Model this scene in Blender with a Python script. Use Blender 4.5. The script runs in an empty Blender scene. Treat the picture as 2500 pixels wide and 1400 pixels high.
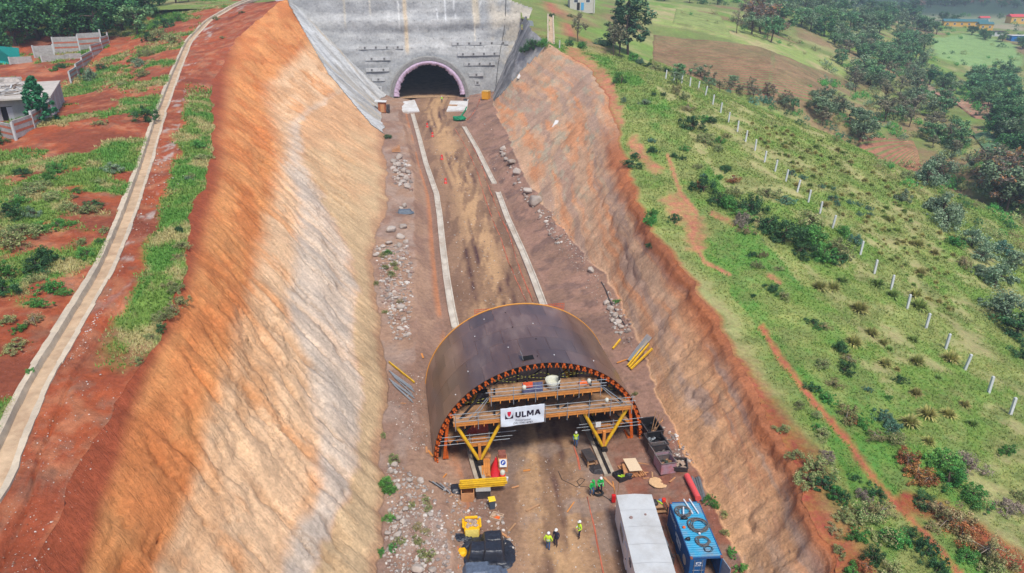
import bpy, bmesh, math, random
import numpy as np
from mathutils import Vector, Matrix, Euler
from mathutils.bvhtree import BVHTree
R = math.radians
random.seed(7); rng = np.random.default_rng(7)
scene = bpy.context.scene
C = scene.collection

# ------------------------------------------------------------------ camera
CAM_H, PITCH, FPX = 42.3, R(24.0), 1720.0          # drone height above the yard, tilt, focal length for a 2500 px wide frame
cam_data = bpy.data.cameras.new('drone_camera')
cam_data.sensor_width = 36.0; cam_data.lens = 36.0 * FPX / 2500.0
cam_data.clip_start = 0.5; cam_data.clip_end = 6000.0
cam = bpy.data.objects.new('drone_camera', cam_data); C.objects.link(cam)
cam.location = (0, 0, CAM_H); cam.rotation_euler = (R(90) - PITCH, 0, 0)
scene.camera = cam

# ------------------------------------------------------------------ sky and sun (bright overcast)
SUN_EL, SUN_AZ = R(60), R(160)                      # azimuth measured from +Y towards +X
world = bpy.data.worlds.new('World'); scene.world = world; world.use_nodes = True
wn = world.node_tree; wn.nodes.clear()
wo = wn.nodes.new('ShaderNodeOutputWorld'); wb = wn.nodes.new('ShaderNodeBackground'); ws = wn.nodes.new('ShaderNodeTexSky')
ws.sky_type = 'NISHITA'; ws.sun_disc = False
ws.sun_elevation = SUN_EL; ws.sun_rotation = SUN_AZ
ws.air_density = 0.8; ws.dust_density = 6.0; ws.ozone_density = 0.5; ws.altitude = 2500
wb.inputs['Strength'].default_value = 0.085
wn.links.new(ws.outputs[0], wb.inputs[0]); wn.links.new(wb.outputs[0], wo.inputs[0])
sd = bpy.data.lights.new('sun', 'SUN'); sd.energy = 1.5; sd.angle = R(14); sd.color = (1.0, 0.95, 0.87)
so = bpy.data.objects.new('sun', sd); C.objects.link(so)
dirv = Vector((math.sin(SUN_AZ) * math.cos(SUN_EL), math.cos(SUN_AZ) * math.cos(SUN_EL), math.sin(SUN_EL)))
so.rotation_euler = dirv.to_track_quat('Z', 'Y').to_euler(); so.location = (0, 0, 120)
scene.view_settings.view_transform = 'Standard'; scene.view_settings.look = 'None'
scene.view_settings.exposure = 1.55; scene.view_settings.gamma = 1.0
scene.view_settings.use_curve_mapping = False
scene.render.engine = 'CYCLES'
scene.cycles.use_denoising = True
scene.cycles.max_bounces = 5; scene.cycles.diffuse_bounces = 3; scene.cycles.glossy_bounces = 2
scene.cycles.transparent_max_bounces = 4; scene.cycles.volume_bounces = 0
scene.cycles.caustics_reflective = False; scene.cycles.caustics_refractive = False

# ------------------------------------------------------------------ small maths
def srgb(r, g, b):
    f = lambda c: ((c / 255.0) / 12.92 if c / 255.0 <= 0.04045 else (((c / 255.0) + 0.055) / 1.055) ** 2.4)
    return (f(r), f(g), f(b))
ALB = 0.80
def alb(r, g, b):                                   # surface colour that reads as this picture colour under the grey sky
    return tuple(c * ALB for c in srgb(r, g, b))
def ramp_z(Y):                                      # the road is level through the yard, then climbs to the tunnel
    Y = np.asarray(Y, float)
    return 0.065 * 6.0 * np.logaddexp(0, (Y - 58.0) / 6.0)
CP, SP = math.cos(PITCH), math.sin(PITCH)
def ray(px, py):
    dx, dy = (px - 1250.0) / FPX, (700.0 - py) / FPX
    return np.array([dx, CP + dy * SP, -SP + dy * CP])
def at(px, py, z=None, rel=None, Y=None):           # survey a point: known height, known height above the road, or known distance
    d = ray(px, py)
    if Y is not None:
        t = Y / d[1]; return np.array([0, 0, CAM_H]) + t * d
    if z is None:
        z = rel
        for _ in range(60):
            t = (z - CAM_H) / d[2]; z = 0.5 * z + 0.5 * (float(ramp_z(t * d[1])) + rel)
    t = (z - CAM_H) / d[2]
    return np.array([0, 0, CAM_H]) + t * d
def pix(P):
    P = np.asarray(P, float); x, y, z = P[..., 0], P[..., 1], P[..., 2] - CAM_H
    d = np.maximum(y * CP - z * SP, 0.5); u = y * SP + z * CP
    return 1250 + FPX * x / d, 700 - FPX * u / d
def _h(ix, iy, seed):
    n = (ix.astype(np.int64) * 374761393 + iy.astype(np.int64) * 668265263 + seed * 974634541) & 0xffffffff
    n = ((n ^ (n >> 13)) * 1274126177) & 0xffffffff
    return ((n ^ (n >> 16)) & 0xffff) / 65535.0
def vnoise(x, y, seed=0):
    x = np.asarray(x, float); y = np.asarray(y, float)
    ix, iy = np.floor(x), np.floor(y); fx, fy = x - ix, y - iy
    fx = fx * fx * (3 - 2 * fx); fy = fy * fy * (3 - 2 * fy)
    a, b = _h(ix, iy, seed), _h(ix + 1, iy, seed); c, d = _h(ix, iy + 1, seed), _h(ix + 1, iy + 1, seed)
    return (a * (1 - fx) + b * fx) * (1 - fy) + (c * (1 - fx) + d * fx) * fy
def fbm(x, y, seed=0, octv=6, gain=0.6):
    s = 0; a = 1; t = 0
    for k in range(octv):
        s = s + a * vnoise(x * 2 ** k + 17.3 * k, y * 2 ** k - 9.1 * k, seed + k); t += a; a *= gain
    return s / t
def sm(e0, e1, x):
    t = np.clip((np.asarray(x, float) - e0) / (e1 - e0), 0, 1); return t * t * (3 - 2 * t)
def mixc(a, b, t):
    t = np.asarray(t)[..., None]; return np.asarray(a) * (1 - t) + np.asarray(b) * t
def inpoly(px, py, poly):
    px, py = np.asarray(px), np.asarray(py); r = np.zeros(px.shape, bool); n = len(poly)
    for i in range(n):
        x0, y0 = poly[i]; x1, y1 = poly[(i + 1) % n]
        c = ((y0 > py) != (y1 > py)) & (px < (x1 - x0) * (py - y0) / ((y1 - y0) if y1 != y0 else 1e-9) + x0)
        r ^= c
    return r
def polydist(px, py, line):
    d = np.full(np.shape(px), 1e9)
    for (x0, y0), (x1, y1) in zip(line[:-1], line[1:]):
        vx, vy = x1 - x0, y1 - y0
        t = np.clip(((px - x0) * vx + (py - y0) * vy) / (vx * vx + vy * vy + 1e-9), 0, 1)
        d = np.minimum(d, np.hypot(px - x0 - t * vx, py - y0 - t * vy))
    return d

# ------------------------------------------------------------------ objects
def link(name, me, parent=None, loc=None, rot=None):
    o = bpy.data.objects.new(name, me); C.objects.link(o)
    if parent is not None: o.parent = parent
    if loc is not None: o.location = loc
    if rot is not None: o.rotation_euler = rot if hasattr(rot, '__len__') else (0, 0, rot)
    return o
def tag(o, label=None, cat=None, group=None, kind=None):
    if label: o['label'] = label
    if cat: o['category'] = cat
    if group: o['group'] = group
    if kind: o['kind'] = kind
    return o
def empty(name, loc, rz=0.0, label=None, cat=None, group=None):
    o = link(name, None, None, loc, rz); o.empty_display_size = 0.3
    return tag(o, label, cat, group)
def copy_tree(o, parent=None):
    c = o.copy(); C.objects.link(c); c.parent = parent
    for ch in list(KIDS.get(o.name, [])):
        copy_tree(ch, c)
    return c
KIDS = {}
def kids_index():
    KIDS.clear()
    for o in bpy.data.objects:
        if o.parent: KIDS.setdefault(o.parent.name, []).append(o)

class MB:                                            # collects polygons into one mesh
    def __init__(s): s.v = []; s.f = []; s.m = []; s.sm = []
    def add(s, vs, fs, mi=0, smooth=False):
        n = len(s.v); s.v.extend([tuple(map(float, q)) for q in vs])
        for f in fs: s.f.append(tuple(i + n for i in f)); s.m.append(mi); s.sm.append(smooth)
    def box(s, c, size, rot=None, mi=0, taper=1.0):
        x, y, z = [q / 2 for q in size]; t = taper
        vs = [(-x, -y, -z), (x, -y, -z), (x, y, -z), (-x, y, -z), (-x * t, -y * t, z), (x * t, -y * t, z), (x * t, y * t, z), (-x * t, y * t, z)]
        if rot is not None:
            M = rot if isinstance(rot, Matrix) else Euler(rot).to_matrix()
            vs = [M @ Vector(v) for v in vs]
        vs = [(v[0] + c[0], v[1] + c[1], v[2] + c[2]) for v in vs]
        s.add(vs, [(0, 3, 2, 1), (4, 5, 6, 7), (0, 1, 5, 4), (1, 2, 6, 5), (2, 3, 7, 6), (3, 0, 4, 7)], mi)
    def bar(s, p0, p1, w, h, mi=0, up=(0, 0, 1)):
        p0, p1 = Vector(p0), Vector(p1); d = p1 - p0; L = d.length
        if L < 1e-6: return
        d.normalize(); u = Vector(up)
        if abs(d.dot(u)) > 0.98: u = Vector((1, 0, 0))
        sx = d.cross(u).normalized(); sy = sx.cross(d).normalized()
        vs = []
        for q in (p0, p1):
            for a, b in ((-1, -1), (1, -1), (1, 1), (-1, 1)): vs.append(q + sx * a * w / 2 + sy * b * h / 2)
        s.add(vs, [(0, 1, 2, 3), (7, 6, 5, 4), (0, 4, 5, 1), (1, 5, 6, 2), (2, 6, 7, 3), (3, 7, 4, 0)], mi)
    def tube(s, pts, r, n=6, mi=0, caps=True, smooth=True):
        pts = [Vector(p) for p in pts]; k = len(pts)
        rr = r if hasattr(r, '__len__') else [r] * k
        vs = []; prev = None
        for i, p in enumerate(pts):
            d = (pts[min(i + 1, k - 1)] - pts[max(i - 1, 0)])
            if d.length < 1e-9: d = Vector((0, 0, 1))
            d.normalize()
            if prev is None:
                u = Vector((0, 0, 1)) if abs(d.z) < 0.9 else Vector((1, 0, 0))
            else: u = prev
            u = (u - d * d.dot(u))
            if u.length < 1e-6: u = Vector((1, 0, 0)) - d * d.x
            u.normalize(); prev = u; w = d.cross(u)
            for j in range(n):
                a = 2 * math.pi * j / n; vs.append(p + (u * math.cos(a) + w * math.sin(a)) * rr[i])
        fs = []
        for i in range(k - 1):
            for j in range(n):
                fs.append((i * n + j, i * n + (j + 1) % n, (i + 1) * n + (j + 1) % n, (i + 1) * n + j))
        s.add(vs, fs, mi, smooth)
        if caps:
            s.add([vs[j] for j in range(n)][::-1], [tuple(range(n))], mi); s.add([vs[(k - 1) * n + j] for j in range(n)], [tuple(range(n))], mi)
    def lathe(s, prof, n=12, mi=0, c=(0, 0, 0), smooth=True):
        vs = []
        for r, z in prof:
            for j in range(n):
                a = 2 * math.pi * j / n; vs.append((c[0] + r * math.cos(a), c[1] + r * math.sin(a), c[2] + z))
        fs = []
        for i in range(len(prof) - 1):
            for j in range(n): fs.append((i * n + j, i * n + (j + 1) % n, (i + 1) * n + (j + 1) % n, (i + 1) * n + j))
        s.add(vs, fs, mi, smooth)
        s.add(vs[:n][::-1], [tuple(range(n))], mi); s.add(vs[-n:], [tuple(range(n))], mi)
    def mesh(s, name, mats):
        me = bpy.data.meshes.new(name); me.from_pydata(s.v, [], s.f)
        for m in (mats if isinstance(mats, (list, tuple)) else [mats]): me.materials.append(m)
        me.polygons.foreach_set('material_index', s.m); me.polygons.foreach_set('use_smooth', s.sm)
        me.update(); return me
    def build(s, name, mats, parent=None, loc=None, rot=None):
        return link(name, s.mesh(name, mats), parent, loc, rot)

def grid_mesh(name, P, mat, col=None, uv=None, keep=None, smooth=True):
    """P: (n,m,3) grid of points -> one mesh with a colour attribute"""
    n, m = P.shape[:2]; idx = np.arange(n * m).reshape(n, m)
    q = np.stack([idx[:-1, :-1], idx[:-1, 1:], idx[1:, 1:], idx[1:, :-1]], -1).reshape(-1, 4)
    if keep is not None: q = q[keep.reshape(-1)]
    V = P.reshape(-1, 3)
    used = np.zeros(len(V), bool); used[q.ravel()] = True; mp = np.cumsum(used) - 1
    V = V[used]; q = mp[q]
    me = bpy.data.meshes.new(name)
    me.vertices.add(len(V)); me.vertices.foreach_set('co', V.astype(np.float32).ravel())
    me.loops.add(q.size); me.loops.foreach_set('vertex_index', q.astype(np.int32).ravel())
    me.polygons.add(len(q)); me.polygons.foreach_set('loop_start', np.arange(0, q.size, 4, dtype=np.int32))
    me.polygons.foreach_set('use_smooth', np.full(len(q), smooth))
    me.update(calc_edges=True)
    if col is not None:
        a = me.attributes.new('Col', 'FLOAT_COLOR', 'POINT')
        c = np.concatenate([col.reshape(-1, col.shape[-1])[used][:, :3], np.ones((len(V), 1))], 1)
        a.data.foreach_set('color', c.astype(np.float32).ravel())
    if uv is not None:
        l = me.uv_layers.new(name='UVMap'); l.data.foreach_set('uv', uv.reshape(-1, 2)[used][q.ravel()].astype(np.float32).ravel())
    me.materials.append(mat)
    return me

# ------------------------------------------------------------------ materials
MATS = {}
def nodes_of(name):
    m = bpy.data.materials.new(name); m.use_nodes = True; nt = m.node_tree; b = nt.nodes['Principled BSDF']; MATS[name] = m
    return m, nt, b
def N(nt, typ, **kw):
    n = nt.nodes.new(typ)
    for k, v in kw.items():
        if k in n.inputs: n.inputs[k].default_value = v
        else: setattr(n, k, v)
    return n
def mat(name, rgb, rough=0.7, metal=0.0, var=0.12, scale=6.0, bump=0.0, grime=None, grime_amt=0.0, spec=0.3, rnd=0.0):
    """plain surface with noise in its colour, optional grime and a little relief; rnd = difference from piece to piece"""
    if name in MATS: return MATS[name]
    m, nt, b = nodes_of(name); L = nt.links.new
    tc = N(nt, 'ShaderNodeTexCoord'); no = N(nt, 'ShaderNodeTexNoise', Scale=scale, Detail=6.0, Roughness=0.65)
    L(tc.outputs['Object'], no.inputs['Vector'])
    mr = N(nt, 'ShaderNodeMapRange'); mr.inputs['From Min'].default_value = 0.3; mr.inputs['From Max'].default_value = 0.7
    mr.inputs['To Min'].default_value = 1 - var; mr.inputs['To Max'].default_value = 1 + var
    L(no.outputs['Fac'], mr.inputs['Value'])
    mul = N(nt, 'ShaderNodeVectorMath', operation='SCALE'); mul.inputs[0].default_value = rgb
    L(mr.outputs[0], mul.inputs['Scale']); out = mul.outputs[0]
    if rnd:
        oi = N(nt, 'ShaderNodeObjectInfo'); r2 = N(nt, 'ShaderNodeMapRange'); r2.inputs['To Min'].default_value = 1 - rnd; r2.inputs['To Max'].default_value = 1 + rnd
        L(oi.outputs['Random'], r2.inputs['Value']); m2 = N(nt, 'ShaderNodeVectorMath', operation='SCALE'); L(out, m2.inputs[0]); L(r2.outputs[0], m2.inputs['Scale']); out = m2.outputs[0]
    if grime:
        n2 = N(nt, 'ShaderNodeTexNoise', Scale=scale * 0.35, Detail=8.0, Roughness=0.7); L(tc.outputs['Object'], n2.inputs['Vector'])
        r3 = N(nt, 'ShaderNodeMapRange'); r3.inputs['From Min'].default_value = 0.45; r3.inputs['From Max'].default_value = 0.68; r3.inputs['To Max'].default_value = grime_amt
        L(n2.outputs['Fac'], r3.inputs['Value']); mx = N(nt, 'ShaderNodeMix', data_type='RGBA')
        L(r3.outputs[0], mx.inputs[0]); L(out, mx.inputs[6]); mx.inputs[7].default_value = (*grime, 1); out = mx.outputs[2]
    L(out, b.inputs['Base Color'])
    b.inputs['Roughness'].default_value = rough; b.inputs['Metallic'].default_value = metal
    b.inputs['Specular IOR Level'].default_value = spec
    if bump:
        bp = N(nt, 'ShaderNodeBump', Strength=bump, Distance=0.05); L(no.outputs['Fac'], bp.inputs['Height']); L(bp.outputs[0], b.inputs['Normal'])
    return m
def ground_mat(name, grain=2.2, bump=0.6, rills=False, grassy=False, stones=0.0, rough=0.95):
    if name in MATS: return MATS[name]
    m, nt, b = nodes_of(name); L = nt.links.new
    at_ = N(nt, 'ShaderNodeAttribute', attribute_name='Col'); tc = N(nt, 'ShaderNodeTexCoord')
    n1 = N(nt, 'ShaderNodeTexNoise', Scale=grain, Detail=8.0, Roughness=0.72); n2 = N(nt, 'ShaderNodeTexNoise', Scale=0.23, Detail=6.0, Roughness=0.6)
    L(tc.outputs['Object'], n1.inputs['Vector']); L(tc.outputs['Object'], n2.inputs['Vector'])
    a1 = N(nt, 'ShaderNodeMapRange'); a2 = N(nt, 'ShaderNodeMapRange')
    for a, lo, hi in ((a1, 0.72, 1.28), (a2, 0.84, 1.16)):
        a.inputs['From Min'].default_value = 0.3; a.inputs['From Max'].default_value = 0.7; a.inputs['To Min'].default_value = lo; a.inputs['To Max'].default_value = hi
    L(n1.outputs['Fac'], a1.inputs['Value']); L(n2.outputs['Fac'], a2.inputs['Value'])
    mm = N(nt, 'ShaderNodeMath', operation='MULTIPLY'); L(a1.outputs[0], mm.inputs[0]); L(a2.outputs[0], mm.inputs[1])
    sc = N(nt, 'ShaderNodeVectorMath', operation='SCALE'); L(at_.outputs['Color'], sc.inputs[0]); L(mm.outputs[0], sc.inputs['Scale'])
    out = sc.outputs[0]
    hgt = n1.outputs['Fac']
    if stones:
        vo = N(nt, 'ShaderNodeTexVoronoi', Scale=3.2); L(tc.outputs['Object'], vo.inputs['Vector'])
        r = N(nt, 'ShaderNodeMapRange'); r.inputs['From Min'].default_value = 0.16; r.inputs['From Max'].default_value = 0.1; r.inputs['To Max'].default_value = stones
        L(vo.outputs['Distance'], r.inputs['Value'])
        gate = N(nt, 'ShaderNodeMath', operation='MULTIPLY'); g2 = N(nt, 'ShaderNodeMapRange'); g2.inputs['From Min'].default_value = 0.5; g2.inputs['From Max'].default_value = 0.62
        L(n2.outputs['Fac'], g2.inputs['Value']); L(g2.outputs[0], gate.inputs[0]); L(r.outputs[0], gate.inputs[1])
        mx = N(nt, 'ShaderNodeMix', data_type='RGBA'); L(gate.outputs[0], mx.inputs[0]); L(out, mx.inputs[6]); mx.inputs[7].default_value = (0.42, 0.37, 0.34, 1); out = mx.outputs[2]
    if rills:
        uv = N(nt, 'ShaderNodeUVMap', uv_map='UVMap'); mp = N(nt, 'ShaderNodeMapping'); mp.inputs['Scale'].default_value = (2.3, 0.26, 1)
        L(uv.outputs[0], mp.inputs['Vector']); n3 = N(nt, 'ShaderNodeTexNoise', Scale=1.0, Detail=6.0, Roughness=0.7, Distortion=0.45); L(mp.outputs[0], n3.inputs['Vector'])
        ad = N(nt, 'ShaderNodeMath', operation='MULTIPLY_ADD'); L(n3.outputs['Fac'], ad.inputs[0]); ad.inputs[1].default_value = 1.3; L(n1.outputs['Fac'], ad.inputs[2]); hgt = ad.outputs[0]
        a3 = N(nt, 'ShaderNodeMapRange'); a3.inputs['From Min'].default_value = 0.3; a3.inputs['From Max'].default_value = 0.7; a3.inputs['To Min'].default_value = 0.88; a3.inputs['To Max'].default_value = 1.1
        L(n3.outputs['Fac'], a3.inputs['Value']); s2 = N(nt, 'ShaderNodeVectorMath', operation='SCALE'); L(out, s2.inputs[0]); L(a3.outputs[0], s2.inputs['Scale']); out = s2.outputs[0]
    if grassy:
        n4 = N(nt, 'ShaderNodeTexNoise', Scale=1.1, Detail=5.0, Roughness=0.7); L(tc.outputs['Object'], n4.inputs['Vector'])
        hs = N(nt, 'ShaderNodeHueSaturation'); r4 = N(nt, 'ShaderNodeMapRange'); r4.inputs['From Min'].default_value = 0.3; r4.inputs['From Max'].default_value = 0.7
        r4.inputs['To Min'].default_value = 0.47; r4.inputs['To Max'].default_value = 0.53; L(n4.outputs['Fac'], r4.inputs['Value']); L(r4.outputs[0], hs.inputs['Hue']); L(out, hs.inputs['Color']); out = hs.outputs[0]
    L(out, b.inputs['Base Color']); b.inputs['Roughness'].default_value = rough; b.inputs['Specular IOR Level'].default_value = 0.15
    bp = N(nt, 'ShaderNodeBump', Strength=bump, Distance=0.25); L(hgt, bp.inputs['Height']); L(bp.outputs[0], b.inputs['Normal'])
    return m
# ------------------------------------------------------------------ colours of soils and plants
RED, RED2, ORANGE, ORANGE2 = alb(164, 84, 56), alb(144, 78, 56), alb(226, 154, 96), alb(214, 134, 80)
CREAM, TAN, LILAC, PALE, OLIVEC = alb(236, 194, 152), alb(222, 174, 130), alb(206, 190, 172), alb(226, 204, 180), alb(216, 184, 142)
ROADC, ROADD, PURPLE, MUD = alb(182, 148, 114), alb(152, 120, 96), alb(152, 120, 102), alb(120, 92, 76)
GRASS, GRASS2, GRASS3, DRYG, OLIVE = alb(124, 152, 72), alb(104, 148, 66), alb(152, 162, 92), alb(180, 168, 118), alb(126, 138, 78)
GREYC, GREYL, GREYD = alb(184, 183, 180), alb(205, 205, 202), alb(140, 140, 140)

# ------------------------------------------------------------------ feature lines, surveyed as (picture x, picture y, height)
YS = np.unique(np.concatenate([np.arange(4, 34, 0.6), np.arange(34, 100, 0.26), np.arange(100, 150, 0.36), np.arange(150, 214, 0.5)]))
def smooth1(a, k):
    w = np.hanning(2 * k + 3)[1:-1]; w /= w.sum(); return np.convolve(np.pad(a, k, mode='edge'), w, mode='valid')
def rail(pts, rel=False, near=None, k=14, ys=None):
    ys = YS if ys is None else ys
    P = np.array([at(p[0], p[1], rel=p[2]) if rel else at(p[0], p[1], z=p[2]) for p in pts]); P = P[np.argsort(P[:, 1])]
    if near is not None: P = np.concatenate([np.array([near]), P])
    x = np.interp(ys, P[:, 1], P[:, 0]); z = np.interp(ys, P[:, 1], P[:, 2])
    return smooth1(x, k), smooth1(z, k)
L_CREST = [(100, 1400, 16.5), (200, 1120, 17), (290, 950, 17.5), (390, 830, 18), (450, 690, 19), (470, 517, 20), (518, 390, 20.6), (520, 200, 23.5), (570, 100, 28.5), (690, 0, 35.7)]
L_FOOT = [(930, 1400, 1.2), (945, 1280, 1.2), (930, 1160, 1.4), (940, 1060, 1.5), (938, 960, 1.5), (945, 880, 1.6), (935, 790, 1.7), (920, 710, 1.8), (905, 640, 1.8), (915, 590, 1.8), (942, 530, 1.8), (948, 450, 1.8), (940, 370, 1.8), (934, 300, 1.8), (922, 250, 1.6)]
L_BENCH = [(1112, 1400, .75), (1095, 1290, .7), (1075, 1215, .7), (1030, 1130, .8), (1010, 1000, .9), (1015, 860, 1.1), (1018, 740, 1.2), (1016, 620, 1.3), (1016, 500, 1.3), (1006, 400, 1.2), (988, 330, 1.1), (972, 270, .9)]
L_GUT = [(1200, 1400, 0), (1185, 1210, 0), (1162, 1130, 0), (1112, 795, 0), (1104, 760, 0), (1091, 680, 0), (1081, 600, 0), (1074, 530, 0), (1066, 475, 0), (1040, 400, 0), (1022, 330, 0), (1006, 275, 0)]
R_GUT = [(1560, 1400, 0), (1495, 1180, 0), (1470, 1120, 0), (1326, 742, 0), (1300, 672, 0), (1275, 612, 0), (1240, 535, 0), (1212, 460, 0), (1200, 436, 0), (1165, 365, 0), (1131, 305, 0), (1115, 265, 0)]
R_FOOT = [(1810, 1400, .6), (1760, 1270, .7), (1715, 1160, .8), (1640, 1040, .9), (1592, 940, 1.2), (1548, 820, 1.5), (1490, 690, 1.8), (1400, 590, 2.0), (1310, 480, 2.1), (1268, 400, 2.2), (1238, 330, 2.2), (1215, 275, 2.0), (1206, 240, 1.6)]
R_CREST = [(2035, 1400, 6), (1962, 1180, 6.8), (1912, 1083, 7.3), (1850, 960, 8), (1760, 800, 9), (1690, 690, 10.5), (1612, 590, 12), (1570, 530, 13), (1530, 400, 16), (1500, 310, 18.5), (1482, 235, 20.7), (1440, 170, 22.8), (1385, 135, 24.6), (1345, 112, 25.7), (1300, 75, 29), (1285, 45, 31)]
lc, lf, lb = rail(L_CREST, near=(-21, 4, 15.8)), rail(L_FOOT, True, near=(-10, 4, 1.2)), rail(L_BENCH, True, near=(-4.5, 4, .7))
lg, rg = rail(L_GUT, True, near=(-1, 4, 0), k=4), rail(R_GUT, True, near=(11, 4, 0), k=4)
rf, rc = rail(R_FOOT, True, near=(16.5, 4, .6)), rail(R_CREST, near=(20, 4, 5.5), k=8)
zr = ramp_z(YS)
def wobble(a, s, amp, f=.22): return (a[0] + amp * 2 * (fbm(YS * f, YS * 0 + s, 500 + s) - .5), a[1])
lc, lf, lb, rf, rc = wobble(lc, 1, .9), wobble(lf, 2, 1.1), wobble(lb, 3, .8), wobble(rf, 4, 1.1), wobble(rc, 5, 1.0, .3)

def profile(kn, cols):
    """kn: list of (x array, z array); cols: subdivisions between successive lines -> X, Z, segment id, fraction"""
    X, Z, S, T = [], [], [], []
    for i in range(len(kn) - 1):
        for t in np.linspace(0, 1, cols[i], endpoint=False):
            X.append(kn[i][0] * (1 - t) + kn[i + 1][0] * t); Z.append(kn[i][1] * (1 - t) + kn[i + 1][1] * t); S.append(i); T.append(t)
    X.append(kn[-1][0]); Z.append(kn[-1][1]); S.append(len(kn) - 2); T.append(1.0)
    return np.stack(X, 1), np.stack(Z, 1), np.array(S), np.array(T)
def lerp(a, b, t, dz=0): return (a[0] * (1 - t) + b[0] * t, a[1] * (1 - t) + b[1] * t + dz)

# ---- the cut: left face, bench, road, right bank, right face
ditchL = (lg[0] - 1.3, zr - 0.35 + 0 * lg[0]); bankL = lerp(lb, ditchL, 0.45, -0.25)
ditchR = (rg[0] + 1.3, zr - 0.25 + 0 * rg[0]); bankR = lerp(ditchR, rf, 0.45, -0.1)
lgz = (lg[0] - 0.55, zr - 0.12); lgz2 = (lg[0] + 0.55, zr - 0.12); rgz = (rg[0] - 0.55, zr - 0.12); rgz2 = (rg[0] + 0.55, zr - 0.12)
lshoulder = lerp(lc, lf, 0.10, 0.55); rshoulder = lerp(rc, rf, 0.12, 0.45)
KN = [lc, lshoulder, lf, lb, bankL, ditchL, lgz, lgz2, rgz, rgz2, ditchR, bankR, rf, rshoulder, rc]
X, Z, SEG, FR = profile(KN, [14, 120, 18, 5, 6, 3, 2, 34, 2, 3, 8, 14, 60, 8])
Yg = np.repeat(YS[:, None], X.shape[1], 1)
# a slow bow of the faces, then rills that run downhill
facel = (SEG == 1) | (SEG == 0); facer = (SEG == 12) | (SEG == 13)
vL = np.where(SEG == 0, FR * 0.1, np.where(SEG == 1, 0.1 + 0.9 * FR, np.where(SEG < 1, 0, 1)))
vR = np.where(SEG == 13, FR * 0.1, np.where(SEG == 12, 0.1 + 0.9 * (1 - FR), 1.0)); vR = np.where(SEG == 13, 0.1 * (1 - FR), vR)
downL = np.hypot(lc[0] - lf[0], lc[1] - lf[1])[:, None] * vL[None, :]
downR = np.hypot(rc[0] - rf[0], rc[1] - rf[1])[:, None] * vR[None, :]
PX, PY = pix(np.stack([X, Yg, Z], -1))
env = np.sin(np.pi * np.clip(vL, 0, 1)) ** 0.5 * facel
conc_line = np.array([(690, -40), (705, 15), (742, 80), (800, 180), (868, 262), (905, 305), (942, 332)])
wing_line = np.array([(1360, 90), (1345, 106), (1310, 140), (1262, 185), (1235, 215), (1212, 240), (1196, 262)])
shotr = facer[None, :] & (Yg > 165) & (PX < np.interp(PY, wing_line[:, 1], wing_line[:, 0])) & (PY < 262)
shot = facel[None, :] & (Yg > 150) & (PX > np.interp(PY, conc_line[:, 1], conc_line[:, 0])) & (PY < 330)
ridged = lambda n: 1 - np.abs(2 * n - 1)
sx = Yg + 0.35 * downL + 1.2 * fbm(Yg * .15, downL * .2, 3)
warp = sx + 0.9 * (fbm(sx * .35, downL * .28, 17) - .5) * 2
rill = (ridged(vnoise(warp * 0.75, downL * 0.14, 11)) ** 5) * 0.34 + (ridged(vnoise(warp * 1.5, downL * 0.3, 18)) ** 4) * 0.22 + (ridged(vnoise(warp * 0.23, downL * 0.06, 12)) ** 6) * 0.3 + 0.09 * (fbm(Yg * 1.6, downL * 1.0, 13) - .5)
dash = sm(.38, .62, fbm(warp * .8, downL * .22, 19))
rill *= (0.2 + 1.6 * dash) * (0.3 + 1.0 * fbm(Yg * .10, downL * .16, 14)) * sm(0.02, 0.2, vL) * (1 - 0.75 * sm(0.78, 0.9, vL))
amp = np.where(shot, 0.12, 1.0) * env
big = (fbm(Yg * .05, downL * .07, 15, 3) - 0.5) * 1.2 * env * (1 - shot * 0.5)
terr = 0.5 * (np.abs(((downL * 0.16 + 0.5 * fbm(Yg * .06, downL * .05, 16)) % 1) - 0.5) - 0.25) * env * (1 - shot)
off = -rill * amp + big + terr
Z = Z + off * 0.75; X = X + off * 0.66
sxr = Yg - 0.3 * downR + 1.5 * fbm(Yg * .2, downR * .2, 23)
rillr = (ridged(vnoise(sxr * 0.8, downR * 0.25, 21)) ** 3) * 0.30 + 0.2 * vnoise(sxr * 1.9, downR * 0.8, 22)
envr = np.sin(np.pi * np.clip(vR, 0, 1)) ** 0.5 * facer
bigr = (fbm(Yg * .08, downR * .12, 25, 4) - 0.5) * .9
offr = (-rillr * sm(0, .2, vR) + bigr) * envr
Z = Z + offr * 0.6; X = X - offr * 0.8
# benches, banks and the road: tracks, ruts, clods
flat = ~(facel | facer)
zone_road = (SEG == 7); zone_bench = np.isin(SEG, [2, 3, 4]); zone_rb = np.isin(SEG, [10, 11])
tr = np.where(zone_road, FR, 0)[None, :]
xr = tr + 0.03 * (fbm(Yg * .05, 0 * Yg, 31) - 0.5)
rut = sum(np.exp(-((xr - c) / w) ** 2) for c, w in ((0.26, .035), (0.40, .03), (0.58, .03), (0.72, .035)))
Z = Z - zone_road * (0.05 * rut + 0.07 * (fbm(X * .8, Yg * .8, 33) - 0.5))
Z = Z + zone_bench * (0.5 * (fbm(X * .35, Yg * .35, 34) - 0.5) + 0.16 * (fbm(X * 1.8, Yg * 1.8, 35) - .5)) * np.where(SEG == 4, FR < .01, 1)
Z = Z + zone_rb * np.sin(np.pi * np.where(SEG == 10, FR * .5, .5 + FR * .5)) * (0.9 * (fbm(X * .3, Yg * .3, 36) - 0.4) + 0.35 * (fbm(X * 1.4, Yg * 1.4, 37) - .5))

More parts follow.
